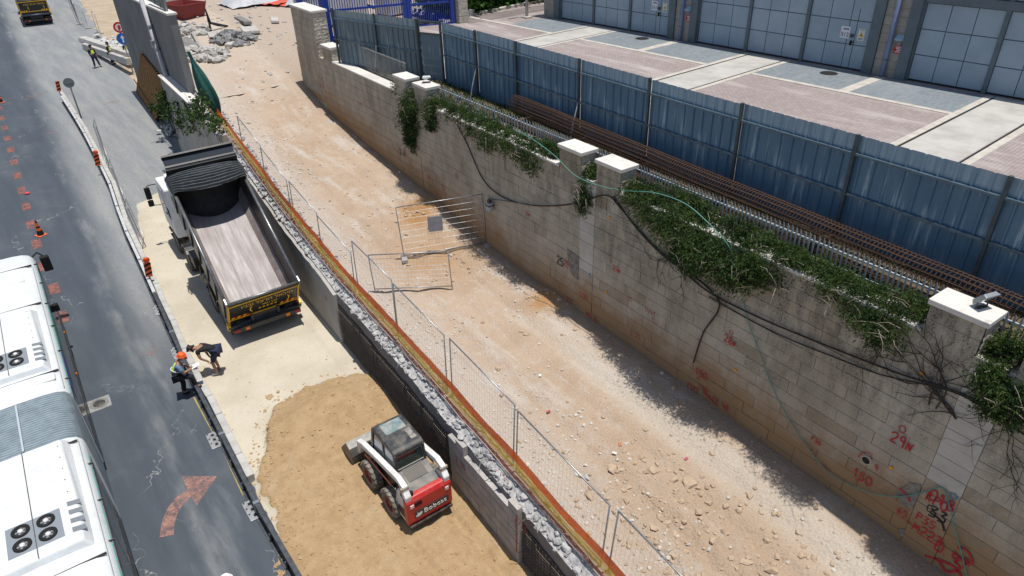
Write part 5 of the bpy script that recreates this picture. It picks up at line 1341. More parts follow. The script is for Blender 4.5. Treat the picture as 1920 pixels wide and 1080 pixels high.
# ------------------------------------------------------------------ people
def skin_mesh(vs, es, root=0, sub=2):
    bm = bmesh.new(); L = bm.verts.layers.skin.verify(); bv = []
    for i, (p, r) in enumerate(vs):
        v = bm.verts.new(p); v[L].radius = (r, r) if not isinstance(r, tuple) else r; v[L].use_root = (i == root); bv.append(v)
    for a, b in es: bm.edges.new((bv[a], bv[b]))
    me = bpy.data.meshes.new('tmp'); bm.to_mesh(me); bm.free()
    o = bpy.data.objects.new('tmp', me); col.objects.link(o)
    s = o.modifiers.new('s', 'SKIN'); s.use_smooth_shade = True; s.branch_smoothing = .6
    ss = o.modifiers.new('d', 'SUBSURF'); ss.levels = sub; ss.render_levels = sub
    dg = bpy.context.evaluated_depsgraph_get(); out = bpy.data.meshes.new_from_object(o.evaluated_get(dg))
    bpy.data.objects.remove(o); bpy.data.meshes.remove(me)
    v = [Vector(x.co) for x in out.vertices]; f = [list(p.vertices) for p in out.polygons]
    bpy.data.meshes.remove(out); return v, f
def chain(names, J, R, grow=0, pref=None):
    return [(J[n], R[n]+grow) for n in names]
RAD = dict(pelvis=.145, spine=.135, chest=.155, neck=.058, jaw=.085, head=.105, crown=.075, sh=.075, el=.047, wr=.034, hd=.038, hip=.098, knee=.064, ank=.046, toe=.038)
def person(label, loc, rz, J, cloth, cap=None, group=None):
    T = thing('person', label, 'person', loc, rz, group=group)
    J = {k: Vector(v) for k, v in J.items()}
    # one continuous body
    order = ['pelvis','spine','chest','neck','jaw','head','crown','shL','elL','wrL','hdL','shR','elR','wrR','hdR','hipL','kneeL','ankL','toeL','hipR','kneeR','ankR','toeR']
    rad = lambda n: RAD[n] if n in RAD else RAD[n[:-1]]
    idx = {n: i for i, n in enumerate(order)}
    E = [('pelvis','spine'),('spine','chest'),('chest','neck'),('neck','jaw'),('jaw','head'),('head','crown'),('chest','shL'),('shL','elL'),('elL','wrL'),('wrL','hdL'),('chest','shR'),('shR','elR'),('elR','wrR'),('wrR','hdR'),
         ('pelvis','hipL'),('hipL','kneeL'),('kneeL','ankL'),('ankL','toeL'),('pelvis','hipR'),('hipR','kneeR'),('kneeR','ankR'),('ankR','toeR')]
    v, f = skin_mesh([(J[n], rad(n)*.94) for n in order], [(idx[a], idx[b]) for a, b in E])
    b = MB(); b.add(v, f)
    for s in 'LR':                                       # five fingers on each hand
        h = J['hd'+s]; d = (h-J['wr'+s]).normalized(); side = d.cross(Vector((0,1,0)) if abs(d.y) < .8 else Vector((0,0,1))).normalized(); up = d.cross(side)
        for k, ln in enumerate((.055,.07,.075,.07,.05)):
            o = h+side*(.032*(k-2)/2)+d*.02
            if k == 0: o = h+side*-.03-d*.02; p2 = o+side*-.03+d*.03; p3 = p2+d*.03+up*.01
            else: p2 = o+d*ln*.6; p3 = p2+d*ln*.35+up*.02
            b.tube([o, p2, p3], [.0105,.009,.007], 6)
    hd = J['head']; fw = cloth.get('face', Vector((0,1,0))); fw = Vector(fw).normalized(); upv = (J['crown']-J['jaw']).normalized(); sd = fw.cross(upv).normalized()
    b.tube([hd+fw*.08+upv*.02, hd+fw*.112-upv*.015, hd+fw*.095-upv*.03], [.012,.016,.008], 6)
    for s in (-1,1): b.tube([hd+sd*s*.085-fw*.01+upv*.02, hd+sd*s*.10-fw*.02, hd+sd*s*.09-upv*.04], [.014,.018,.01], 6)
    b.build('body', skin_m, T, smooth=True)
    for s in (-1,1): MB().rock(hd+fw*.093+sd*s*.034+upv*.018, .011, (1,1,1), 0).build('eye', black_flat, T, smooth=True)
    MB().tube([hd+fw*.092+sd*-.025-upv*.055, hd+fw*.098-upv*.056, hd+fw*.092+sd*.025-upv*.055], .006, 5).build('mouth', M('lip', (.3,.1,.08), rough=.6), T)
    def wearit(nm, names, m, grow, edges, cut=None):
        i = {n: k for k, n in enumerate(names)}
        Jc = dict(J)
        if cut: Jc.update(cut)
        v, f = skin_mesh([(Jc[n], (rad(n) if n in RAD or n[:-1] in RAD else cut_r[n])+grow) for n in names], [(i[a], i[b]) for a, b in edges])
        MB().add(v, f).build(nm, m, T, smooth=True)
    cut_r = {}
    sl = {}
    for s in 'LR':
        k = cloth.get('sleeve', .5); sl['cuff'+s] = J['sh'+s].lerp(J['el'+s], k) if k <= 1 else J['el'+s].lerp(J['wr'+s], k-1); cut_r['cuff'+s] = .05 if k > .9 else .062
        k = cloth.get('leg', 1.9); sl['hem'+s] = J['hip'+s].lerp(J['knee'+s], k) if k <= 1 else J['knee'+s].lerp(J['ank'+s], k-1); cut_r['hem'+s] = .075 if k < 1.3 else .06
    wearit('shirt', ['chest','spine','pelvis','shL','shR','cuffL','cuffR'] if cloth.get('sleeve',.5) <= 1 else ['chest','spine','pelvis','shL','shR','cuffL','cuffR','elL','elR'], cloth['shirt'], .014,
           [('chest','spine'),('spine','pelvis'),('chest','shL'),('chest','shR')]+([('shL','cuffL'),('shR','cuffR')] if cloth.get('sleeve',.5) <= 1 else [('shL','elL'),('shR','elR'),('elL','cuffL'),('elR','cuffR')]), sl)
    long_ = cloth.get('leg', 1.9) > 1
    wearit('trousers', ['pelvis','hipL','hipR','hemL','hemR']+(['kneeL','kneeR'] if long_ else []), cloth['trousers'], .017,
           [('pelvis','hipL'),('pelvis','hipR')]+([('hipL','kneeL'),('hipR','kneeR'),('kneeL','hemL'),('kneeR','hemR')] if long_ else [('hipL','hemL'),('hipR','hemR')]), sl)
    for s in 'LR':
        d = (J['toe'+s]-J['ank'+s])
        v, f = skin_mesh([(J['ank'+s]+Vector((0,0,-.03))-d*.25, .05),(J['ank'+s]+d*.35+Vector((0,0,-.025)), .052),(J['toe'+s], .045)], [(0,1),(1,2)], 1); MB().add(v, f).build('shoe', cloth['shoe'], T, smooth=True)
    if 'vest' in cloth:
        nm = ['chest','spine','low','shL','shR']; 
        c2 = {'low': J['spine'].lerp(J['pelvis'], .6), 'shL': J['chest'].lerp(J['shL'], .62), 'shR': J['chest'].lerp(J['shR'], .62)}; cut_r['low'] = .15
        i = {n: k for k, n in enumerate(nm)}; Jc = dict(J); Jc.update(c2)
        v, f = skin_mesh([(Jc['chest'], .178),(Jc['spine'], .160),(Jc['low'], .163),(Jc['shL'], .095),(Jc['shR'], .095)], [(0,1),(1,2),(0,3),(0,4)])
        vo = MB().add(v, f).build('vest', cloth['vest'], T, smooth=True)
        ax = (J['chest']-J['pelvis']).normalized(); c = J['spine']+ax*.03
        u = ax.cross(Vector((1,0,0))).normalized(); w = ax.cross(u)
        MB().tube([c+(u*cos(a)*.165+w*sin(a)*.165) for a in [2*pi*k/20 for k in range(20)]], .018, 6, closed=True).build('reflective_band', M('reflective', (.62,.64,.62), rough=.35), vo)
    up = (J['crown']-J['jaw']).normalized()
    if cap in ('helmet', 'white'):
        hm = orange_plastic if cap == 'helmet' else white_print
        q = up.to_track_quat('Z','Y').to_matrix().to_4x4(); Mx = Matrix.Translation(hd+up*.02) @ q
        MB().lathe([(.148,.0),(.145,.018),(.128,.02),(.122,.06),(.10,.10),(.06,.125),(0,.132)], 20, Mx).build('helmet', hm, T, smooth=True, autos=50)
        MB().add([hd+up*.025+sd*-.09+fw*.11, hd+up*.02+sd*.09+fw*.11, hd+up*.01+sd*.06+fw*.185, hd+up*.01+sd*-.06+fw*.185],[(0,1,2,3)]).build('helmet_peak', hm, T)
    else:
        v, f = skin_mesh([(hd+up*.02-fw*.03, .098),(J['crown']-fw*.01, .085),(hd-fw*.05-up*.05, .075)], [(0,1),(0,2)]); MB().add(v, f).build('hair', hair_m, T, smooth=True)
    return T
def cl(name, c, c2=None, **k): return M(name, c, c2 or tuple(x*.7 for x in c), scale=14, rough=.85, bump=.35, bs=25, **k)
vest_y = cl('vest_yellow', (.62,.85,.03), (.52,.7,.05)); navy = cl('navy_cloth', (.02,.03,.065)); blackc = cl('black_cloth', (.008,.009,.011), (.016,.016,.018)); bluec = cl('blue_shirt', (.16,.24,.36)); darkp = cl('dark_trousers', (.015,.018,.025))
shoe_d = cl('dark_shoe', (.03,.028,.026)); shoe_g = cl('grey_shoe', (.22,.24,.27))
BASE = dict(pelvis=(0,0,.95), spine=(0,.0,1.13), chest=(0,0,1.34), neck=(0,.0,1.485), jaw=(0,.03,1.56), head=(0,.03,1.64), crown=(0,.02,1.71),
            shL=(-.19,0,1.42), elL=(-.25,-.03,1.14), wrL=(-.27,.05,.90), hdL=(-.27,.07,.83), shR=(.19,0,1.42), elR=(.25,-.03,1.14), wrR=(.27,.05,.90), hdR=(.27,.07,.83),
            hipL=(-.1,0,.9), kneeL=(-.12,.03,.5), ankL=(-.13,-.02,.09), toeL=(-.15,.14,.04), hipR=(.1,0,.9), kneeR=(.12,.03,.5), ankR=(.13,-.02,.09), toeR=(.15,.14,.04))
def pose(**k): d = dict(BASE); d.update(k); return d
# man bending forward over the kerb, hands on his knees
bend = pose(pelvis=(0,-.16,.93), spine=(0,.03,1.03), chest=(0,.27,1.07), neck=(0,.44,1.07), jaw=(0,.54,1.02), head=(0,.62,1.03), crown=(0,.69,1.06),
            shL=(-.19,.36,1.05), elL=(-.23,.30,.78), wrL=(-.13,.16,.60), hdL=(-.12,.12,.54), shR=(.19,.36,1.05), elR=(.23,.30,.78), wrR=(.14,.18,.60), hdR=(.13,.12,.54),
            hipL=(-.1,-.14,.89), kneeL=(-.12,.02,.5), ankL=(-.13,-.03,.09), toeL=(-.15,.14,.04), hipR=(.1,-.14,.89), kneeR=(.13,.03,.5), ankR=(.15,-.02,.09), toeR=(.18,.15,.04))
P = road(402, 703); person('man in black shirt and navy shorts bending forward beside the kerb', (P.x+.12,P.y-.05,sand_h(P.x,P.y)), radians(56), bend, dict(shirt=blackc, trousers=navy, leg=.95, sleeve=.55, shoe=shoe_g, face=(0,.8,-.6)))
# man in orange helmet, one foot up on the kerb, writing on a pad
wr = pose(pelvis=(0,-.1,.88), spine=(0,-.04,1.05), chest=(0,.05,1.24), neck=(0,.12,1.37), jaw=(0,.19,1.42), head=(0,.22,1.49), crown=(0,.21,1.56),
          shL=(-.19,.06,1.30), elL=(-.25,.14,1.04), wrL=(-.08,.34,.99), hdL=(-.03,.39,.99), shR=(.19,.06,1.30), elR=(.25,.14,1.04), wrR=(.09,.33,1.01), hdR=(.04,.39,1.01),
          hipL=(-.1,-.08,.85), kneeL=(-.12,.02,.48), ankL=(-.12,-.06,.09), toeL=(-.14,.10,.04), hipR=(.1,-.08,.85), kneeR=(.13,.32,.78), ankR=(.13,.36,.38), toeR=(.14,.52,.33))
P = road(352, 742); WP = Vector((P.x-.02,P.y,zr(P.y))); person('man in orange helmet and yellow vest writing with one foot on the kerb', WP, radians(-104), wr, dict(shirt=bluec, trousers=darkp, leg=1.85, sleeve=.9, shoe=shoe_d, vest=vest_y, face=(0,.75,-.65)), 'helmet')
NP = thing('notepad', 'white notepad held by the man in the orange helmet', 'notepad', WP, radians(-104))
MB().box(-.10,.10,.34,.60,0,.018, Matrix.Translation((0,.05,.985)) @ Matrix.Rotation(.3,4,'X') @ Matrix.Translation((0,-.02,-.10))).build('pad', white_print, NP)
MB().box(-.10,.10,.33,.36,.018,.03, Matrix.Translation((0,.05,.985)) @ Matrix.Rotation(.3,4,'X') @ Matrix.Translation((0,-.02,-.10))).build('clip', chrome, NP)
P = road(425, 1086, 1.70); person('person in a white helmet at the bottom edge of the picture', (P.x,P.y,zr(P.y)), radians(30), pose(), dict(shirt=bluec, trousers=darkp, leg=1.9, sleeve=.6, shoe=shoe_d, vest=vest_y), 'white')
# workers far up the road
for (px, py), rz, lab, tw in (((182,127),200,'worker in yellow vest standing on the road by the concrete beams',.10), ((213,121),235,'worker in yellow vest leaning on the concrete beams',-.05), ((246,119),160,'worker in yellow vest half hidden behind the sign post',.0)):
    P = road(px, py); J = pose(wrR=(.2,.22,1.05), hdR=(.16,.28,1.08), ankL=(-.2-tw,0,.09), toeL=(-.24-tw,.15,.04), kneeL=(-.16-tw/2,.04,.5))
    person(lab, (P.x,P.y,zr(P.y)), radians(rz), J, dict(shirt=blackc, trousers=navy, leg=1.9, sleeve=1.7, shoe=shoe_d, vest=vest_y, face=(0,1,-.1)))
# ------------------------------------------------------------------ steel barrier and kerb along the lane
m_web = M('barrier_web', (.09,.10,.115), (.05,.055,.06), scale=5, rough=.5, metal=.3); m_top = M('barrier_top', (.55,.57,.57), (.40,.41,.42), scale=4, rough=.5)
BT = [(572,1100),(560,1080),(545,1045),(520,1010),(490,962),(460,903),(420,823),(385,752),(362,712),(335,655),(315,605),(295,562),(275,515),(256,475),(228,415),(205,343),(178,288),(152,238),(128,200),(105,165)]
BPATH = [road(px, py, .42) for px, py in BT]; BPATH = [Vector((p.x, p.y, zr(p.y))) for p in BPATH]
def path_at(path, s):
    for a, b in zip(path, path[1:]):
        L = (b-a).length
        if s <= L: return a.lerp(b, s/L), (b-a).normalized()
        s -= L
    return path[-1], (path[-1]-path[-2]).normalized()
PL = sum((b-a).length for a, b in zip(BPATH, BPATH[1:]))
SEG = 3.05; nseg = int(PL/SEG); seg_w = ('first','second','third','fourth','fifth','sixth','seventh','eighth','ninth','tenth','eleventh','twelfth','thirteenth','fourteenth','fifteenth','sixteenth','seventeenth','eighteenth','nineteenth','twentieth')
for i in range(nseg):
    a, _ = path_at(BPATH, i*SEG); b, _ = path_at(BPATH, (i+1)*SEG); d = b-a; L = d.length
    T = thing('steel_barrier', 'low steel barrier length beside the lane, %s from the bottom of the picture' % (seg_w[i] if i < 20 else 'last'), 'barrier', a, atan2(-d.x, d.y), math.asin(d.z/L), group='steel barrier lengths')
    MB().box(-.14,.14,.01,L-.01,0,.03).build('base_flange', m_web, T)
    MB().add([(-.05,.02,.03),(-.03,.02,.22),(-.05,.02,.40),(-.05,L-.02,.40),(-.03,L-.02,.22),(-.05,L-.02,.03)],[(0,1,4,5),(1,2,3,4)]).add([(.05,.02,.03),(.03,.02,.22),(.05,.02,.40),(.05,L-.02,.40),(.03,L-.02,.22),(.05,L-.02,.03)],[(5,4,1,0),(4,3,2,1)]).build('web', m_web, T)
    MB().box(-.06,.06,.015,L-.015,.40,.45).build('top_rail', m_top if i > 4 else m_web, T, bevel=.01)
    MB().box(-.075,.075,-.05,.05,.10,.47).build('joint_plate', galv, T)
    for k in (.33,.66): MB().box(-.10,-.05,L*k-.03,L*k+.03,.03,.3).build('stiffener', m_web, T)
# perforated foot plates on the lane side
for i, (px, py) in enumerate(((297,582),(332,662),(402,826),(473,957))):
    P = road(px, py); _, dr = path_at(BPATH, 0); k = min(range(len(BPATH)-1), key=lambda j: (BPATH[j]-P).length); d = BPATH[min(k+1,len(BPATH)-1)]-BPATH[max(k-1,0)]
    T = thing('foot_plate', ('perforated steel foot plate nearest the truck','perforated steel foot plate beside the man in the helmet','perforated steel foot plate above the painted arrow','perforated steel foot plate lowest in the picture')[i], 'plate', (P.x,P.y,zr(P.y)), atan2(-d.x, d.y), UP_SLOPE, group='barrier foot plates')
    MB().box(-.16,.16,-.36,.36,0,.035).build('plate', M('plate_metal', (.36,.38,.39), (.25,.25,.25), scale=7, rough=.5, metal=.3), T, bevel=.01)
    for u in (-.22,0,.22):
        MB().box(-.03,.05,u-.05,u+.05,.035,.038).build('slot', black_flat, T)
        for s in (-.11,.11): MB().cyl((s,u+.1,.034),(s,u+.1,.038),.025,8).build('hole', black_flat, T)
# concrete kerb stones just behind the barrier
KB = bpy.data.objects.new('kerb', None); col.objects.link(KB); tag(KB, kind='structure')
ks = MB().box(-.10,.10,.006,.992,-.1,.30).build('kerb_stone', M('kerb_white', (.47,.47,.45), (.37,.36,.335), scale=3, rough=.85, bump=.2, bs=30, rnd=.05), KB, bevel=.015, seg=1); first = True
s = 4.2
while s < PL-.5:
    a, dr = path_at(BPATH, s); n = Vector((dr.y, -dr.x, 0)).normalized(); loc = a+n*.19; r = (math.asin(dr.z), 0, atan2(-dr.x, dr.y))
    if first: ks.location = loc; ks.rotation_euler = r; first = False
    else: share(ks, KB, loc, r, (1,1,random.uniform(.96,1.03)))
    s += 1.0
# ------------------------------------------------------------------ striped boards with warning lamps on the barrier
def board(px, py, label, h=.62, lamp=True, lean=.12):
    Q = road(px, py, .45); T = thing('warning_board', label, 'warning board', (Q.x,Q.y,zr(Q.y)+.45), radians(-12), 0, lean, group='striped warning boards')
    MB().box(-.02,.02,-.02,.02,0,.12).build('foot', dark_steel, T)
    bd = MB().box(-.125,.125,-.012,.012,.10,.10+h).build('board', orange_plastic, T)
    for k in range(3):
        z = .10+h*(.08+.31*k); MB().add([(-.125,-.0155,z),(.125,-.0155,z+.10),(.125,-.0155,z+.10+h*.14),(-.125,-.0155,z+h*.14)],[(0,1,2,3)]).build('stripe', black_flat, bd)
    if lamp:
        lm = MB().lathe([(.0,-.05),(.07,-.05),(.105,-.03),(.11,0),(.105,.03),(.07,.05),(0,.05)], 18, Matrix.Translation((0,0,.10+h+.11)) @ Matrix.Rotation(radians(90),4,'X')).build('lamp', M('lamp_orange', (.75,.07,.01), rough=.35), T, smooth=True)
        MB().lathe([(.11,-.012),(.122,0),(.11,.012)], 18, Matrix.Translation((0,0,.10+h+.11)) @ Matrix.Rotation(radians(90),4,'X')).build('lamp_rim', M('rim_dark', (.3,.04,.01), rough=.5), lm)
board(281, 523, 'orange and black striped board with round lamp on the barrier beside the truck'); board(185, 314, 'striped board with round lamp on the barrier farther up the lane'); board(112, 174, 'striped board without lamp near the round sign at the far barrier end', .7, False)
# ------------------------------------------------------------------ cones and small things on the road
def cone(px, py, label, rz=0):
    P = road(px, py); T = thing('traffic_cone', label, 'cone', (P.x,P.y,zr(P.y)), rz, UP_SLOPE, group='traffic cones')
    MB().box(-.2,.2,-.2,.2,0,.035).build('base', M('cone_base', (.62,.13,.05), rough=.6), T, bevel=.015)
    MB().lathe([(.145,.035),(.105,.26)], 18).build('skirt', black_flat, T, smooth=True)
    MB().lathe([(.105,.26),(.085,.38)], 18).build('orange_band', orange_plastic, T, smooth=True)
    MB().lathe([(.085,.38),(.07,.47)], 18).build('dark_band', black_flat, T, smooth=True)
    MB().lathe([(.07,.47),(.048,.62)], 18).build('orange_band', orange_plastic, T, smooth=True)
    MB().lathe([(.048,.62),(.033,.72),(.02,.73)], 18).build('tip', black_flat, T, smooth=True)
cone(77, 441, 'orange and black traffic cone on the red dashes ahead of the bus', .5); cone(2, 192, 'orange traffic cone at the left edge of the picture', 1.0)
P = road(53, 364); MB().rock((P.x,P.y,zr(P.y)+.07), .13, (1.2,.7,.5), .3).build('plastic_scrap', M('scrap_red', (.6,.05,.06), rough=.4), label='small red plastic scrap lying on the red dashes', cat='litter')
# ------------------------------------------------------------------ road signs
def zpix(P, py):
    lo, hi = -5.0, 13.0
    for _ in range(50):
        m = (lo+hi)/2; v = Vector((P.x,P.y,m))-CAMP; y = 540+FOCAL_PX*v.dot(c_d)/v.dot(fwd)
        if y > py: lo = m
        else: hi = m
    return lo
def disc(T, z, r, m, y=-.03, th=.004, nm='disc', n=28): return MB().cyl((0,y,z),(0,y-th,z),r,n).build(nm, m, T)
grey_m = M('sign_back', (.24,.27,.28), (.18,.2,.21), scale=4, rough=.5, metal=.4)
P = road(153, 222); T = thing('round_sign', 'round road sign seen from its grey back on a pole at the barrier', 'sign', (P.x,P.y,zr(P.y)), radians(-8))
MB().cyl((0,0,0),(0,0,2.5),.045,10).build('pole', grey_m, T, smooth=True); disc(T, 2.3, .31, grey_m, -.05, .01, 'plate'); MB().box(-.2,.2,-.075,-.06,2.27,2.33).build('bracket', grey_m, T)
P = road(250, 137); T = thing('traffic_signs', 'pole with red ringed sign above a blue arrow sign before the concrete wall', 'sign', (P.x,P.y,zr(P.y)), radians(-14))
MB().cyl((0,.02,0),(-.05,.02,3.8),.045,10).build('pole', galv, T, smooth=True); MB().cyl((.35,.3,0),(.05,.1,2.2),.03,8).build('stay', galv, T)
p = disc(T, 3.40, .40, M('sign_red', (.6,.02,.035), rough=.4), nm='red_sign'); disc(p, 3.40, .26, white_print, -.036, .004, 'white_centre')
MB().add([(-.09,-.042,3.20),(.0,-.042,3.16),(.10,-.042,3.34),(.09,-.042,3.55),(-.02,-.042,3.60),(-.11,-.042,3.45)],[tuple(range(6))]).build('symbol', M('sign_red', (.6,.02,.035)), p)
p = disc(T, 2.58, .42, M('sign_blue', (.01,.13,.50), rough=.4), nm='blue_sign')
MB().add([(-.05,-.038,2.30),(.05,-.038,2.30),(.05,-.038,2.62),(.14,-.038,2.62),(0,-.038,2.86),(-.14,-.038,2.62),(-.05,-.038,2.62)],[tuple(range(7))]).build('arrow', white_print, p)
# ------------------------------------------------------------------ long concrete beams by the workers
for i, (a, b, w, h, lab) in enumerate((((160,92),(250,141),.4,.5,'long grey concrete beam nearest the road beside the workers'),((156,76),(254,128),.8,.35,'long pale concrete slab lying behind the nearer beam'))):
    a = road(*a); b = road(*b); d = b-a; T = thing('concrete_beam', lab, 'beam', (a.x,a.y,zr(a.y)), atan2(-d.x,d.y), UP_SLOPE*.9, group='concrete beams')
    n = 4
    for k in range(n): 
        y0_ = d.length*k/n; MB().prism([(-w/2,0),(w/2,0),(w/2*.8,h),(-w/2*.8,h)], lambda p,q,t: (p,t,q), y0_+.03, d.length*(k+1)/n-.03).build('length', m_strip, T, bevel=.02)
# ------------------------------------------------------------------ temporary mesh fence panels
def fence_panel(label, a, b, h=2.0, hz=False, lean=0, group='temporary mesh fence panels', name='mesh_fence_panel', ends=True):
    a = Vector(a); b = Vector(b); d = b-a; L = d.length; dh = sqrt(d.x**2+d.y**2)
    T = thing(name, label, 'fence', a, atan2(-d.x, d.y), group=group); T.rotation_euler = (atan2(d.z, dh), lean, atan2(-d.x, d.y))
    for y in (.03, L-.03): MB().tube([(0,y,.0),(0,y,h)], .018, 8).build('post', galv, T, smooth=True)
    for z in (h-.02, .14): MB().tube([(0,.03,z),(0,L-.03,z)], .018, 8).build('rail', galv, T, smooth=True)
    w = MB(); n = int(L/.115)
    for k in range(1, n): w.tube([(0,.03+(L-.06)*k/n,.14),(0,.03+(L-.06)*k/n,h-.02)], .0016, 3, caps=False)
    m_ = 8
    if not hz:
        for k in range(1, m_): z = .14+(h-.16)*k/m_; w.tube([(0,.03,z),(0,L-.03,z)], .0016, 3, caps=False)
    w.build('mesh', wire_m, T, kind='stuff')
    if hz:
        for k in range(1, m_): z = .14+(h-.16)*k/m_; MB().tube([(0,.03,z),(0,L-.03,z)], .006, 6).build('crossbar', M('pale_bar', (.5,.51,.51), rough=.5, metal=.3), T)
    if ends:
        for y in (.03, L-.03): MB().box(-.28,.28,y-.1,y+.1,-.02,.12).build('foot', concrete, T, bevel=.03)
    return T
NY = [-.3,2.9,6.0,9.2,12.2,15.2,18.05,20.9,23.6,26.4,29.2]
OFF = [.42,.42,.42,.42,.42,.42,.40,.38,.36,.34,.32]
def fpt(y, o): x = xl(y)+o; return Vector((x, y, interp(ZL, y)+.02))
for i in range(len(NY)-1):
    a = fpt(NY[i]+.06, OFF[i]+(.05 if i % 2 else 0)); b = fpt(NY[i+1]-.06, OFF[i+1]+(.05 if i % 2 else 0))
    fence_panel('mesh fence panel on the broken wall, %s from the front' % seg_w[i], a, b, 2.0 if NY[i] < 17.9 else 1.55, ends=False)
a = on_fun(757, 487, ramp_h); b = on_fun(914, 456, ramp_h); b.z = a.z+.12
fence_panel('loose mesh fence panel with a grey notice standing against the stone wall', a, b, 2.0, True)
S_ = thing('grey_notice', 'square grey notice hung on the loose fence panel by the stone wall', 'notice', a, atan2(-(b-a).x, (b-a).y)); MB().box(.03,.04,.95,1.45,.95,1.5).build('sheet', M('notice_grey', (.32,.34,.38), (.25,.27,.3), scale=6, rough=.6), S_); MB().box(.02,.03,.95,1.45,1.49,1.51).build('tie_bar', galv, S_)
a = on_fun(702, 549, ramp_h); b = on_fun(850, 543, ramp_h)
fence_panel('mesh fence panel reaching across the ramp from the broken wall', a, b, 1.42, True, ends=False)
a = fpt(17.6,.5); 
# far panels beyond the end of the road beams
for i in range(3):
    a = road(127+i*2, -8+i*30) if i == 0 else road(*((150,46),(183,62))[i-1]); b = road(*((150,46),(166,54),(189,64))[i])
    fence_panel(('far mesh fence panel beside the second truck','far mesh fence panel behind the concrete beams','far mesh fence panel nearest the red ringed sign')[i], (a.x,a.y,zr(a.y)), (b.x,b.y,zr(b.y)), 2.0)
# panels laid against the barrier up the lane
for i, (p, q) in enumerate((((262,470),(226,395)),((224,388),(196,318)),((194,312),(168,240)))):
    a = road(*p); b = road(*q); fence_panel(('nearest','middle','farthest')[i]+' of three low mesh panels propped along the lane barrier', (a.x+.12,a.y,zr(a.y)), (b.x+.12,b.y,zr(b.y)), .62, lean=.35, group='panels propped on the barrier', ends=False)
# junction box strapped to the wall end of the loose panel
y, z = ws(918, 385, .15); P = on_wall(918, 385, WS_A-.15, WS_B)
JB = thing('junction_box', 'pale bag-wrapped junction box strapped to the fence post on the stone wall', 'box', (P.x,P.y,P.z-.2), WS_R)
MB().box(-.09,.09,-.1,.1,0,.3).build('box', M('bag_grey', (.36,.42,.46), (.28,.33,.37), scale=7, rough=.5, bump=.5, bs=12), JB, bevel=.04, seg=3); MB().box(-.1,.1,-.11,.11,.19,.22).build('strap', black_flat, JB); MB().box(-.06,.06,-.07,.07,.3,.40).build('cap', dark_steel, JB, bevel=.02)
# ------------------------------------------------------------------ orange and yellow safety netting
def net_mat(name, c, tr):
    t = NT(name); v = t.coord('Object'); n = t.noise(v, 4, 4); t.color(t.mix(t.ramp(n, .4, .7), c, tuple(x*.75 for x in c))); t.set(.6, spec=.2)
    w = t.node('ShaderNodeTexChecker'); t.link(t.mapping(v, (0,45,45)), w.inputs[0]); w.inputs[3].default_value = 1
    f = t.math('MULTIPLY', t.math('ADD', t.math('MULTIPLY', w.outputs['Fac'], .6), .7), tr)
    tp = t.node('ShaderNodeBsdfTransparent'); mx = t.node('ShaderNodeMixShader'); tl = t.node('ShaderNodeBsdfTranslucent'); tl.inputs[0].default_value = (*c,1); m2 = t.node('ShaderNodeMixShader'); m2.inputs[0].default_value = .5; t.link(t.bsdf.outputs[0], m2.inputs[1]); t.link(tl.outputs[0], m2.inputs[2]); t.link(f, mx.inputs[0]); t.link(m2.outputs[0], mx.inputs[1]); t.link(tp.outputs[0], mx.inputs[2]); t.link(mx.outputs[0], t.out.inputs[0])
    return t.m
NET = thing('safety_net', 'long orange and yellow safety netting tied along the mesh fence', 'safety net')
nets = ((.66,1.0,'orange_edge',net_mat('net_orange', (.92,.19,.03), .06)),(.28,.66,'yellow_band',net_mat('net_yellow', (.9,.6,.06), .26)),(.02,.28,'orange_hem',net_mat('net_orange_thin', (.85,.22,.06), .6)))
def netpt(y, v):
    o = interp(list(zip(NY, OFF)), y)-.04+.035*fbm(y*.9, v*2, 4, 2)-.12*(1-v)
    h = .70+.05*fbm(y*.5, 3, 2, 2)-.04*abs(sin(y*1.05))
    return (xl(y)+o, y, interp(ZL, y)-.03+v*h)
for v0, v1, nm, m in nets:
    MB().grid([[netpt(y, v0+(v1-v0)*k/3) for y in frange(-.3, 33.5, .18)] for k in range(4)]).build(nm, m, NET, smooth=True)
MB().tube([netpt(y, .012) for y in frange(-.3, 33.5, .4)], .012, 5).build('hem_rope', M('rope', (.45,.35,.28), rough=.8), NET)
# ------------------------------------------------------------------ leaning rust sheet, poles, drape
a = road(258,172); b = road(296,227); c_ = on_wall(310,152,6.0,.08); d_ = on_wall(266,98,6.0,.08)
RS = thing('rusty_sheet', 'rusty corrugated steel sheet leaning on the high concrete wall', 'metal sheet', (b.x,b.y,zr(b.y)))
rows = []
for i in range(49):
    u = i/48; p = Vector((a.x,a.y,zr(a.y))).lerp(Vector((b.x,b.y,zr(b.y))), u); q = d_.lerp(c_, u); wv = .06*(1 if (i//2) % 2 else -1)
    rows.append([Vector((wv*0-.05,0,0))+p.lerp(q, k/4)+Vector((wv,0,0))-Vector((b.x,b.y,zr(b.y))) for k in range(5)])
MB().grid([list(r) for r in zip(*rows)]).build('sheet', M('rust_sheet', (.33,.19,.08), (.2,.11,.05), scale=5, rough=.9, bump=.3, bs=30), RS)
MB().tube([Vector((a.x,a.y,zr(a.y)+.9))-Vector((b.x,b.y,zr(b.y))), Vector((-.1,0,.9))], .03, 6).build('stiffener', rust, RS)
p0_ = on_wall(268,8,5.9,.08); p1_ = on_wall(322,172,5.9,.08); p2_ = p1_+(p1_-p0_)*.62
PLn = thing('leaning_pole', 'thick pale pole leaning along the high concrete wall', 'pole', (p2_.x-.05,p2_.y,p2_.z))
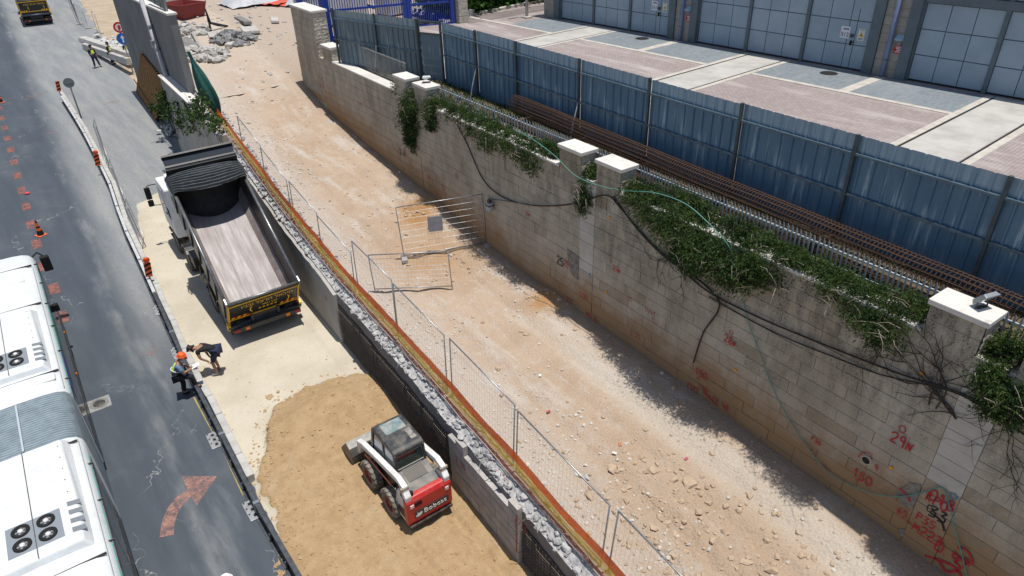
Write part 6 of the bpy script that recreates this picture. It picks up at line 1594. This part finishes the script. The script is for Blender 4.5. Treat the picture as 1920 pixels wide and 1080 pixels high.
O_ = Vector((p2_.x-.05,p2_.y,p2_.z)); MB().tube([p2_-O_, p1_-O_, p0_-O_+Vector((0,.1,.3))], [.13,.13,.12], 14).build('shaft', M('pole_grey', (.40,.40,.43), (.32,.32,.34), scale=3, rough=.6), PLn, smooth=True)
for k in (.25,.5,.75): q = p0_.lerp(p1_, k)-O_; MB().cyl(q-Vector((0,.02,.05)), q+Vector((0,.02,.05)), .15, 14).build('band', galv, PLn)
q = p0_.lerp(p1_, .42)-O_; MB().box(q.x-.22,q.x-.05,q.y-.12,q.y+.12,q.z-.3,q.z+.1).build('bracket', galv, PLn, bevel=.02)
P = road(345,268); UP = thing('utility_pole', 'thin grey upright pole in front of the high concrete wall', 'pole', (P.x,P.y,zr(P.y)))
MB().tube([(0,0,0),(0,0,10.5)], [.07,.05], 10).build('shaft', grey_m, UP, smooth=True); MB().box(-.15,.15,-.15,.15,0,.05).build('base_plate', grey_m, UP); MB().cyl((0,0,10.4),(-.9,0,10.7),.03,8).build('arm', grey_m, UP)
# sheet panel standing on top of the high wall
SP = thing('screen_panel', 'grey green screen panel standing on top of the high concrete wall', 'panel', (xl(37)+.2,37,8.9), LW_R)
MB().box(-.02,.02,0,4.5,0,1.5).build('sheet', M('screen_green', (.13,.17,.17), (.1,.13,.13), scale=2, rough=.6), SP)
for y in (0,1.5,3,4.5): MB().box(-.06,-.02,y-.03,y+.03,0,1.55).build('post', galv, SP)
# dark green drape on a post at the ramp edge
Bp = on_fun(423, 222, ramp_h); Bp = Vector((xl(Bp.y)+.35, Bp.y, interp(ZL, Bp.y)))
DR = thing('green_drape', 'dark green cloth drape hanging from a post at the ramp edge', 'cloth', Bp, radians(10))
MB().cyl((0,0,0),(-.35,.6,2.9),.03,8).build('post', rust, DR)
rows = []
for i in range(22):
    v = i/21; wd = .10+.42*sin(pi*min(1,v*1.15))*(1-.2*v); row_ = []
    for j in range(25):
        a = 2*pi*j/24; r_ = wd*(1+.22*sin(a*5+v*3)+.1*fbm(a*2, v*4))
        row_.append((cos(a)*r_*.55-.35*v, sin(a)*r_+.62*v, .12+2.85*v))
    rows.append(row_)
MB().grid(rows).build('cloth', M('green_cloth', (.012,.07,.06), (.02,.10,.085), scale=6, rough=.85, bump=.4, bs=20), DR, smooth=True)
# ------------------------------------------------------------------ rubble, skip and debris on the plaza
def pl(px, py): return on_fun(px, py, plaza_h if True else None, 20)
def pile(px, py, n, R, smax, label, m, seed, flatf=.7):
    P = pl(px, py); rr = random.Random(seed); b = MB()
    for _ in range(n):
        a = rr.uniform(0,6.28); d = R*sqrt(rr.random()); s = rr.uniform(.25,1)**2*smax
        x = cos(a)*d; y = sin(a)*d*1.2; z = plaza_h(P.x+x,P.y+y)-P.z+s*.25+.35*max(0,1-d/R)*rr.random()
        if rr.random() < .5: b.cbox((0,0,0),(s*1.8,s*1.2,s*.6), Matrix.Translation((x,y,z)) @ Euler((rr.uniform(-.7,.7),rr.uniform(-.7,.7),rr.uniform(0,6))).to_matrix().to_4x4())
        else: b.rock((x,y,z), s, (1,1,flatf), .35, rr)
    T = thing('rubble_pile', label, 'rubble', P); b.build('chunks', m, T, kind='stuff')
pile(385, 105, 170, 1.15, .32, 'heap of pale broken concrete behind the green drape', rubble_m, 1); pile(440, 72, 160, 1.3, .28, 'low heap of dark broken asphalt on the plaza', M('asphalt_rubble', (.17,.175,.18), (.27,.27,.27), scale=5, rough=.95, bump=.4, bs=20, coord='World'), 2)
pile(345, 60, 80, 1.3, .34, 'rubble at the open end of the high concrete wall', rubble_m, 3)
P = road(335, 248); rr = random.Random(4); b = MB()
for _ in range(90): b.rock((rr.gauss(0,.35),rr.gauss(0,.7),rr.uniform(.02,.3)), rr.uniform(.06,.2), (1,1,.7), .35, rr)
T = thing('stone_pile', 'small pile of pale stones at the foot of the low wall behind the truck', 'rubble', (P.x,P.y,zr(P.y))); b.build('chunks', M('white_rubble', (.6,.6,.58), (.4,.4,.39), scale=5, rough=.9, bump=.4), T, kind='stuff')
P = road(222, 92); b = MB()
for _ in range(120): b.rock((rr.gauss(0,.7),rr.gauss(0,2.2),rr.uniform(.02,.5)), rr.uniform(.1,.34), (1,1,.6), .3, rr)
T = thing('sack_pile', 'pile of white sacks and rubble behind the concrete beams', 'rubble', (P.x,P.y,zr(P.y))); b.build('chunks', M('white_rubble', (.6,.6,.58)), T, kind='stuff')
for i, (px, py, sx, sy, sz, rz, rx, lab) in enumerate(((352,92,1.3,1.5,.25,.4,.5,'tilted grey concrete slab leaning by the high wall end'),(468,57,2.2,1.0,.14,1.3,.03,'large flat pale slab lying on the plaza'),(371,84,.2,1.6,.2,.1,.9,'short concrete post standing tilted in the rubble'),(432,86,.9,.4,.18,.9,.1,'small pale slab beside the asphalt heap'),(455,40,2.6,.5,.16,1.45,.05,'row of dark kerb stones on the plaza'),(400,62,2.6,.7,.06,1.3,.04,'thin pale board lying on the plaza'),(515,38,1.8,.5,.12,1.2,.04,'broken pale slab near the tall stone pier'))):
    P = pl(px, py); T = thing('concrete_slab', lab, 'slab', P, rz, rx); b = MB(); e = .12
    b.hexa([(-sx/2,-sy/2,-.03),(sx/2,-sy/2*.9,-.03),(sx/2*.92,sy/2,-.03),(-sx/2,sy/2*.86,-.03)],[(-sx/2*.97,-sy/2,sz),(sx/2*.95,-sy/2*.85,sz),(sx/2*.9,sy/2*.96,sz*.95),(-sx/2*.96,sy/2*.84,sz)])
    b.build('slab', concrete_dark if i in (0,4) else m_strip, T, bevel=.03)
    MB().tube([(sx*.3,sy*.45,sz*.5),(sx*.34,sy*.62,sz*.8)], .012, 5).build('bar', rust, T)
P = pl(369, 35); SK = thing('red_skip', 'open red steel skip standing on the plaza', 'skip', P, radians(20))
def skipring(k, z): return [(-.95*k,0-.0+(1-k)*1.1,z),(.95*k,0+(1-k)*1.1,z),(.95*k,2.3-(1-k)*1.1,z),(-.95*k,2.3-(1-k)*1.1,z)]
m_skip = M('skip_red', (.24,.03,.03), (.17,.035,.03), scale=3, rough=.6, bump=.2)
MB().grid([r+[r[0]] for r in (skipring(.8,0), skipring(1.0,.85), skipring(.96,.85), skipring(.78,.08))]).add(skipring(.79,.05), [(0,1,2,3)]).build('tub', m_skip, SK)
MB().tube(skipring(1.0,.86), .03, 6, closed=True).build('rim', m_skip, SK)
for i in range(4): q = skipring(.98,.9)[i]; MB().tube([q,(q[0],q[1],q[2]+.22)], .025, 6).build('lug', m_skip, SK)
P = pl(325, 22); PP = thing('concrete_pipe', 'wide pale concrete pipe lying behind the red skip', 'pipe', (P.x-.2,P.y+.6,P.z+.62), radians(75))
MB().lathe([(.66,-1.3),(.66,1.3),(.56,1.3),(.56,-1.3),(.66,-1.3)], 28, Matrix.Rotation(radians(90),4,'X')).build('barrel', m_strip, PP, smooth=True, autos=40); MB().lathe([(.67,1.0),(.74,1.0),(.74,1.3),(.67,1.3)], 28, Matrix.Rotation(radians(90),4,'X')).build('socket', m_strip, PP, smooth=True, autos=40)
wood_m = M('raw_timber', (.48,.33,.17), (.36,.24,.12), scale=6, rough=.85)
for i, (p, q, lab) in enumerate((((352,145),(326,88),'timber batten leaning at the open end of the high wall'),((362,160),(333,92),'second timber batten beside the first at the high wall end'))):
    a = on_wall(p[0],p[1],6.45,.08); b = on_wall(q[0],q[1],6.45,.08); T = thing('timber_batten', lab, 'timber', a, group='leaning timbers'); MB().tube([(0,0,0), b-a], .05, 4).build('batten', wood_m, T); MB().tube([(b-a)*.45+Vector((-.05,0,0)), (b-a)*.5+Vector((.1,.3,0))], .03, 4).build('cleat', wood_m, T)
P = pl(405, 55); T = thing('bent_frame', 'dark bent metal frame lying on the plaza', 'scrap metal', P, .6); MB().tube([(-.5,0,.5),(-.45,.05,1.2),(-.4,0,.45),(.1,-.1,.25),(.75,-.3,.05)], [.06,.05,.09,.09,.06], 8).build('bar', black_paint, T); MB().tube([(-.5,0,0),(-.45,0,.5)], .06, 6).build('leg', black_paint, T)
P = pl(522, 14); rows = [[(x*.35, y*.35+.2*fbm(x,y), .25+.22*fbm(x*.6,y*.6,3)-.02*abs(x-3)) for x in range(9)] for y in range(8)]
T = thing('orange_sheet', 'crumpled orange plastic sheet on the plaza by the tall stone pier', 'plastic sheet', P, .5); MB().grid(rows).build('sheet', M('orange_sheet', (.6,.10,.05), rough=.5), T, smooth=True); MB().grid([[(a[0]+.2,a[1]-.5,a[2]-.1) for a in r] for r in rows[:3]]).build('fold', M('orange_sheet', (.6,.1,.05)), T, smooth=True)
P = pl(455, 4)
for i, (px, py, s, lab) in enumerate(((470,6,1.3,'left of two pale tarpaulin heaps at the top of the picture'),(572,4,1.0,'right of two pale tarpaulin heaps at the top of the picture'),(620,2,.01,''))):
    if s < .1: continue
    P = pl(px, py); T = thing('tarpaulin_heap', lab, 'tarpaulin', P, i); MB().grid([[((x-4)*.35*s,(y-4)*.3*s,max(0,.9*s*(1-((x-4)/4.2)**2)*(1-((y-4)/4.2)**2))+.12*fbm(x,y,i)) for x in range(9)] for y in range(9)]).build('cover', M('pale_tarp', (.5,.52,.54), (.4,.41,.42), scale=3, rough=.6), T, smooth=True)
# ------------------------------------------------------------------ vegetation
def leaf_mat(name, c1, c2, c3):
    t = NT(name); v = t.coord('World'); n = t.noise(v, 2.2, 4, .6); n2 = t.noise(v, 14, 3, .6)
    c = t.mix(t.ramp(n, .35, .65), c1, c2); c = t.mix(t.ramp(n2, .55, .75, 0, .8), c, c3); t.color(c)
    t.set(.6, spec=.25); t.bsdf.inputs['Subsurface Weight'].default_value = 0
    tl = t.node('ShaderNodeBsdfTranslucent'); t.link(c, tl.inputs[0]); mx = t.node('ShaderNodeMixShader'); mx.inputs[0].default_value = .25
    t.link(t.bsdf.outputs[0], mx.inputs[1]); t.link(tl.outputs[0], mx.inputs[2]); t.link(mx.outputs[0], t.out.inputs[0]); return t.m
m_leaf = leaf_mat('shrub_leaf', (.02,.05,.013), (.06,.105,.022), (.17,.15,.06)); m_hedge = leaf_mat('hedge_leaf', (.03,.085,.015), (.06,.14,.02), (.11,.20,.03)); m_bush = leaf_mat('bush_leaf', (.03,.07,.02), (.07,.12,.03), (.11,.16,.05))
m_twig = M('dark_twig', (.035,.028,.022), (.06,.05,.04), scale=8, rough=.9); m_drytwig = M('dry_twig', (.35,.31,.26), (.22,.19,.15), scale=8, rough=.9)
def blades(b, P, d, L, w, rr):
    """one sprig: a few slender faces fanned round a direction"""
    for _ in range(3):
        q = (d+Vector((rr.gauss(0,.5),rr.gauss(0,.5),rr.gauss(0,.5)))).normalized(); s = q.orthogonal().normalized(); s = (Matrix.Rotation(rr.uniform(0,6.28),3,q) @ s)*w*rr.uniform(.7,1.3); l = L*rr.uniform(.6,1.3)
        n = len(b.v); b.v += [P-s*.5, P+s*.5, P+q*l*.6+s*.6, P+q*l, P+q*l*.6-s*.6]; b.f.append([n,n+1,n+2,n+3,n+4])
def foliage(cl, n, L, w, seed, droop=.5, shell=.5):
    """cl: ellipsoids (centre, radii, weight); clumped sprigs through their volume with gaps"""
    rr = random.Random(seed); b = MB(); tot = sum(c[2] for c in cl)
    for c, r, wt in cl:
        k = int(n*wt/tot); c = Vector(c)
        cents = []
        for _ in range(max(6, k//45)):
            d = Vector((rr.gauss(0,1),rr.gauss(0,1),rr.gauss(0,1))).normalized()*(shell+(1-shell)*rr.random()); cents.append((c+Vector((d.x*r[0],d.y*r[1],d.z*r[2])), d))
        for i in range(k):
            q, d = cents[i % len(cents)]; s = min(r)*.32
            P = q+Vector((rr.gauss(0,s),rr.gauss(0,s*1.2),rr.gauss(0,s)))
            blades(b, P, (d+Vector((0,0,-droop))).normalized(), L, w, rr)
    return b
def shrub(label, px_spans, n, seed, L=.085, w=.014, name='hanging_shrub', group='shrubs spilling over the stone wall'):
    """ellipsoids in wall terms: (y, off from face (- = over the ramp side), z, ry, rx, rz, weight)"""
    cl = []; y0 = sum(e[0] for e in px_spans)/len(px_spans)
    O = Vector((xs(y0)+.5, y0, 7.0))
    for y, off, z, ry, rx, rz_, wt in px_spans: cl.append((Vector((xs(y)+off+.13, y, z))-O, (rx*.8, ry, rz_*1.05), wt))
    for y, off, z, ry, rx, rz_, wt in px_spans:
        if z > 6.8 and not any(a-.2 < y < b+.2 for a, b in PILL): cl.append((Vector((xs(y)+.3, y, 7.12))-O, (.28, ry, .16), .7))
    T = thing(name, label, 'shrub', O, group=group)
    foliage(cl, int(n*2.3), L*.78, w*.78, seed).build('foliage', m_leaf, T)
    rr = random.Random(seed); st = MB()
    for y, off, z, ry, rx, rz_, wt in px_spans:
        for _ in range(4):
            a = Vector((.05+rr.uniform(-.1,.1), y-y0+rr.uniform(-ry,ry)*.5, 0)); e = Vector((xs(y)+off-O.x-rr.random()*rx*.7, y-y0+rr.uniform(-ry,ry)*.9, z-7-rr.random()*rz_*.6)); st.tube([a, a.lerp(e,.5)+Vector((0,0,.15)), e], [.022,.014,.006], 5)
    st.build('stems', m_twig, T, kind='stuff')
    tw = MB()
    for y, off, z, ry, rx, rz_, wt in px_spans:
        for _ in range(int(5*wt)):
            a = Vector((xs(y)+off-O.x-rx*rr.uniform(.2,.9), y-y0+rr.uniform(-ry,ry), z-7+rr.uniform(-.4,.6)*rz_)); e = a+Vector((rr.uniform(-.25,.05),rr.uniform(-.35,.35),rr.uniform(-.3,.2))); tw.tube([a, a.lerp(e,.5)+Vector((rr.uniform(-.06,.06),rr.uniform(-.06,.06),.04)), e], [.006,.005,.002], 4)
    tw.build('dry_twigs', m_drytwig, T, kind='stuff')
    return T
shrub('dense shrub hanging deep down the wall between the far pair of pillars', [(22.0,-.12,6.75,.55,.42,.5,2.2),(22.1,-.2,6.15,.62,.36,.6,2.6),(22.15,-.18,5.5,.45,.28,.5,1.4),(23.3,.1,7.05,.3,.35,.25,.6)], 4800, 1)
shrub('rounded shrub hanging right of the far pair of pillars', [(20.5,-.12,6.85,.62,.42,.45,1.6),(20.2,.1,7.15,.5,.4,.25,.7),(20.3,-.18,6.45,.35,.25,.3,.6)], 2200, 2)
shrub('long low shrub along the coping up to the middle pillars', [(18.9,.05,7.15,.7,.4,.24,1),(17.6,-.02,7.05,.8,.42,.3,1.2),(16.5,-.12,6.9,.8,.42,.38,1.3),(15.4,-.1,6.95,.8,.4,.34,1.3),(14.5,-.14,6.85,.55,.38,.42,1),(13.9,.15,7.2,.5,.3,.2,.7)], 6500, 3)
shrub('small shrub hanging between the middle pair of pillars', [(12.0,-.06,6.75,.26,.28,.32,1),(12.05,-.14,6.35,.28,.24,.34,1),(12.0,.3,7.15,.25,.25,.25,.5)], 1700, 4)
shrub('largest shrub, thick and dark, right of the middle pillars', [(10.2,.0,7.1,.5,.42,.28,1),(9.5,-.08,7.0,.7,.48,.36,1.3),(8.6,-.25,6.85,.8,.5,.46,1.8),(7.8,-.35,6.65,.8,.48,.5,1.9),(7.0,-.3,6.6,.7,.46,.5,1.7),(6.3,-.15,6.85,.6,.42,.38,1.2),(8.2,-.38,6.3,.5,.3,.3,.8),(9.0,.25,7.3,1.0,.3,.2,.9),(7.2,.2,7.25,1.0,.3,.2,.9)], 11500, 5)
shrub('low shrub along the coping left of the nearest pillar', [(5.9,.1,7.12,.4,.3,.18,.6),(5.4,.1,7.15,.5,.35,.2,.8),(4.8,.0,7.08,.55,.4,.26,1.1),(4.2,-.12,6.95,.5,.4,.34,1.3),(3.7,-.2,6.8,.4,.38,.42,1.3),(3.5,.2,7.2,.35,.3,.22,.7)], 6000, 6, .075, .012)
shrub('shrub hanging right of the nearest pillar at the picture edge', [(1.95,-.1,6.75,.25,.3,.36,1),(1.6,-.2,6.5,.36,.36,.4,1.3),(1.2,-.05,6.85,.4,.42,.36,1.2),(.9,.3,7.1,.4,.3,.25,.8),(1.95,.35,7.1,.28,.25,.3,.6)], 4200, 7, .075, .012)
# low weeds behind the pickets
rr = random.Random(8); b = MB()
for _ in range(2600):
    y = rr.uniform(-1, 27); off = rr.uniform(.7, xf(y)-xs(y)-.1)
    if off < 1.7 and 2 < y < 17: continue
    blades(b, Vector((xs(y)+off, y, 7.02)), Vector((0,0,1)), .12, .02, rr)
b.build('weeds', m_leaf, label='low weeds growing between the picket fence and the blue fence', cat='weeds', kind='stuff')
# hedge by the yard lane
T = thing('hedge', 'bright green leafy hedge beyond the yard lane', 'hedge', (26.5,34.9,YZ), radians(6.8))
foliage([((x,0,1.0+.3*fbm(x,2)),(1.3,1.0,1.25),1) for x in frange(-3.6, 9, 1.15)], 9000, .26, .12, 9, .1, .6).build('foliage', m_hedge, T)
st = MB()
for x in frange(-3.4, 8.6, .8): st.tube([(x,0,0),(x+.1,.1,1.4)], [.04,.015], 5)
st.build('stems', m_twig, T, kind='stuff')
# bush growing out of the low wall behind the truck
Bq = on_wall(318, 232, 5.5, .08); BU = thing('wild_bush', 'sparse leafy bush growing at the low wall behind the raised truck', 'bush', (Bq.x,Bq.y,zr(Bq.y)))
cl_ = []
for px, py, r, wt in ((298,195,.7,1.2),(312,190,.8,1.5),(318,210,.8,1.5),(335,205,.8,1.1),(352,215,.8,1),(365,200,.7,.9),(380,215,.8,.9),(395,232,.7,.7),(362,232,.8,.8),(410,235,.5,.5),(375,185,.6,.6),(340,230,.6,.6)):
    P = on_wall(px, py, 5.55, .08); cl_.append((P-Vector((Bq.x,Bq.y,zr(Bq.y))), (r*.55,r,r*.7), wt))
foliage(cl_, 1500, .12, .05, 10, .2, .3).build('foliage', m_bush, BU)
st = MB(); rr = random.Random(12)
for c, r, wt in cl_:
    for _ in range(3): e = c+Vector((rr.uniform(-.3,.2),rr.gauss(0,.5),rr.gauss(0,.4))); a0 = Vector((0, e.y*.7+rr.uniform(-.5,.5), max(.1, e.z*.45))); st.tube([a0, a0.lerp(e,.5)+Vector((rr.uniform(-.1,.1),rr.uniform(-.3,.3),.2)), e], [.022,.014,.005], 5)
st.build('branches', m_twig, BU, kind='stuff')
# bare climbing stems on the stone face
def vine(label, px, py, n, length, seed, up=-1, r=.011):
    rr = random.Random(seed); y, z = ws(px, py); b = MB()
    def grow(p, a, l, r_, dep):
        pts = [p]; q = p
        for k in range(int(l/.12)):
            a += rr.gauss(0,.22); q = (q[0]+sin(a)*.12, q[1]-cos(a)*.12*-up); pts.append(q)
            if dep < 3 and rr.random() < .26: grow(q, a+rr.choice((-1,1))*rr.uniform(.4,.9), l*.55, r_*.65, dep+1)
        b.tube([(-.03-.012*rr.random(), u, v) for u, v in pts], [r_*(1-.7*i/len(pts)) for i in range(len(pts))], 5)
    for k in range(n): grow((y+rr.uniform(-.25,.25), z), rr.gauss(0,.5), length*rr.uniform(.6,1.1), r, 0)
    T = thing('bare_vine', label, 'vine', (WS_A,0,0), WS_R, group='bare vines on the stone wall'); b.build('stems', m_twig, T, kind='stuff')
vine('bare dark vine spreading up under the nearest pillar', 1768, 770, 4, 1.9, 2, 1, .016); vine('bare dark vine hanging below the largest shrub', 1290, 470, 6, 1.3, 3, -1); vine('bare vine stems below the low shrub left of the nearest pillar', 1650, 610, 4, 1.1, 4, -1, .008); vine('bare vine creeping down the right edge of the wall', 1880, 740, 4, 1.6, 5, -1, .010); vine('bare vine stem trailing under the far shrub', 870, 215, 2, 1.3, 6, -1, .012)
# ------------------------------------------------------------------ loose stones (uncountable) and single rocks
def scatter(name, label, fun, region, n, smin, smax, m, seed, dens=None, cat='stones'):
    rr = random.Random(seed); b = MB(); k = 0
    while k < n:
        x, y = region(rr)
        if dens and rr.random() > dens(x, y): continue
        k += 1; s = smin+(smax-smin)*rr.random()**6; b.rock((x, y, fun(x,y)+s*.08), s, (1,1,.75), .35, rr)
    b.build(name, m, label=label, cat=cat, kind='stuff')
def reg_ramp(rr):
    y = rr.uniform(-2, 34); return xl(y)+.55+(xs(y)-xl(y)-.6)*rr.random(), y
scatter('pale_gravel', 'pale loose gravel scattered over the ramp', ramp_h, reg_ramp, 6500, .007, .06, M('pale_gravel', (.56,.53,.48), (.42,.36,.29), scale=3, rough=.95, coord='World'), 21, lambda x,y: (.15+.85*sstep(.6,.1,(x-xl(y))/5.2))*sstep(-.25,.35,fbm(x*.7,y*.7,3)))
scatter('brown_clods', 'brown earth clods scattered over the churned ramp', ramp_h, reg_ramp, 2400, .008, .085, rock_m, 22, lambda x,y: .03+churn(x,y)*.97+clay(x,y)*.5)
def reg_soil(rr): return rr.uniform(1.9, 7.2), rr.uniform(4, 18.6)
def d_soil(x, y):
    if x > xl(y)-.1: return 0
    m = soil_mask(x, y); e = m*(1-soil_mask(x-.25, y+.3)*.75); out = .5 if (m < .5 and (soil_mask(x+.12,y-.2) > .5 or soil_mask(x+.25,y-.45) > .5)) else 0
    return max(e, m*.16, out, .02 if x > interp(SB,y) else 0)
scatter('soil_clods', 'crumbly brown soil clods on the dumped earth', sand_h, reg_soil, 5200, .006, .05, M('soil_clod', (.43,.305,.17), (.345,.235,.125), scale=6, rough=.95, coord='World'), 23, d_soil)
def reg_sand(rr): y = rr.uniform(17, 36); return rr.uniform(2.4, xl(y)-.1), y
scatter('sand_pebbles', 'small pebbles on the pale sand strip', sand_h, reg_sand, 1800, .006, .026, M('sand_pebble', (.46,.38,.26), (.33,.26,.17), scale=6, rough=.95, coord='World'), 24, lambda x,y: sstep(0,.3,x-interp(SB,y))*(.25+.75*sstep(1.1,.2,x-interp(SB,y))))
def reg_plaza(rr): y = rr.uniform(35, 60); return rr.uniform(xl(y)+.5, 18), y
scatter('plaza_rubble', 'broken stones strewn over the plaza', plaza_h, reg_plaza, 900, .02, .15, rubble_m, 25, lambda x,y: .35+.65*(fbm(x*.5,y*.5) > .05))
def rocks(lst, fun, label, group, m, seed):
    rr = random.Random(seed)
    for px, py, s in lst:
        s *= .78
        P = on_fun(px, py, fun); b = MB(); b.rock((0,0,s*.06), s, (1.25,.85,.6), .42, rr); o = b.build('rock', m, label=label, cat='rock', group=group); o.location = P; o.rotation_euler.z = rr.uniform(0,6)
rocks([(1225,882,.20),(1290,905,.22),(1260,900,.13),(1150,878,.17),(1105,930,.17),(1165,880,.1),(1310,915,.1),(1335,850,.09),(1225,990,.12),(1265,1000,.1),(1335,1015,.12),(1400,1055,.14),(1450,1070,.16),(1240,975,.08),(985,627,.12),(978,622,.09),(1140,935,.07),(1080,1010,.08),(1310,960,.12),(1180,915,.08)], ramp_h, 'brown rock lying on the churned ramp', 'rocks on the churned ramp', rock_m, 31)
rocks([(1100,893,.12),(1082,890,.09),(930,850,.08),(1290,1020,.08),(890,770,.1),(905,800,.12),(1120,1050,.14),(820,640,.1),(870,690,.07),(1330,1030,.06),(1005,700,.07)], ramp_h, 'pale flat piece of broken stone beside the netting', 'pale stones beside the netting', rubble_m, 32)
rocks([(505,745,.14),(632,718,.12),(652,716,.11),(690,722,.12),(700,728,.09),(522,735,.08),(497,770,.07)], sand_h, 'brown clod at the edge of the dumped soil', 'clods at the soil edge', M('soil_clod', (.35,.225,.115)), 33)
for i, (px, py, c, lab) in enumerate(((1286,865,(.42,.1,.14),'pink plastic scrap on the churned ramp'),(1166,837,(.5,.17,.09),'orange plastic scrap on the churned ramp'),(1157,850,(.7,.68,.64),'white scrap beside the orange plastic on the ramp'),(1030,770,(.4,.07,.07),'small red scrap near the netting'),(1010,703,(.72,.72,.7),'white paper scrap on the ramp'))):
    P = on_fun(px, py, ramp_h); o = MB().grid([[(x*.035,y*.035,.03+.03*fbm(x+i,y)) for x in range(4)] for y in range(3)]).build('litter', M('litter%d'%i, c, rough=.5), label=lab, cat='litter'); o.location = P; o.rotation_euler.z = i
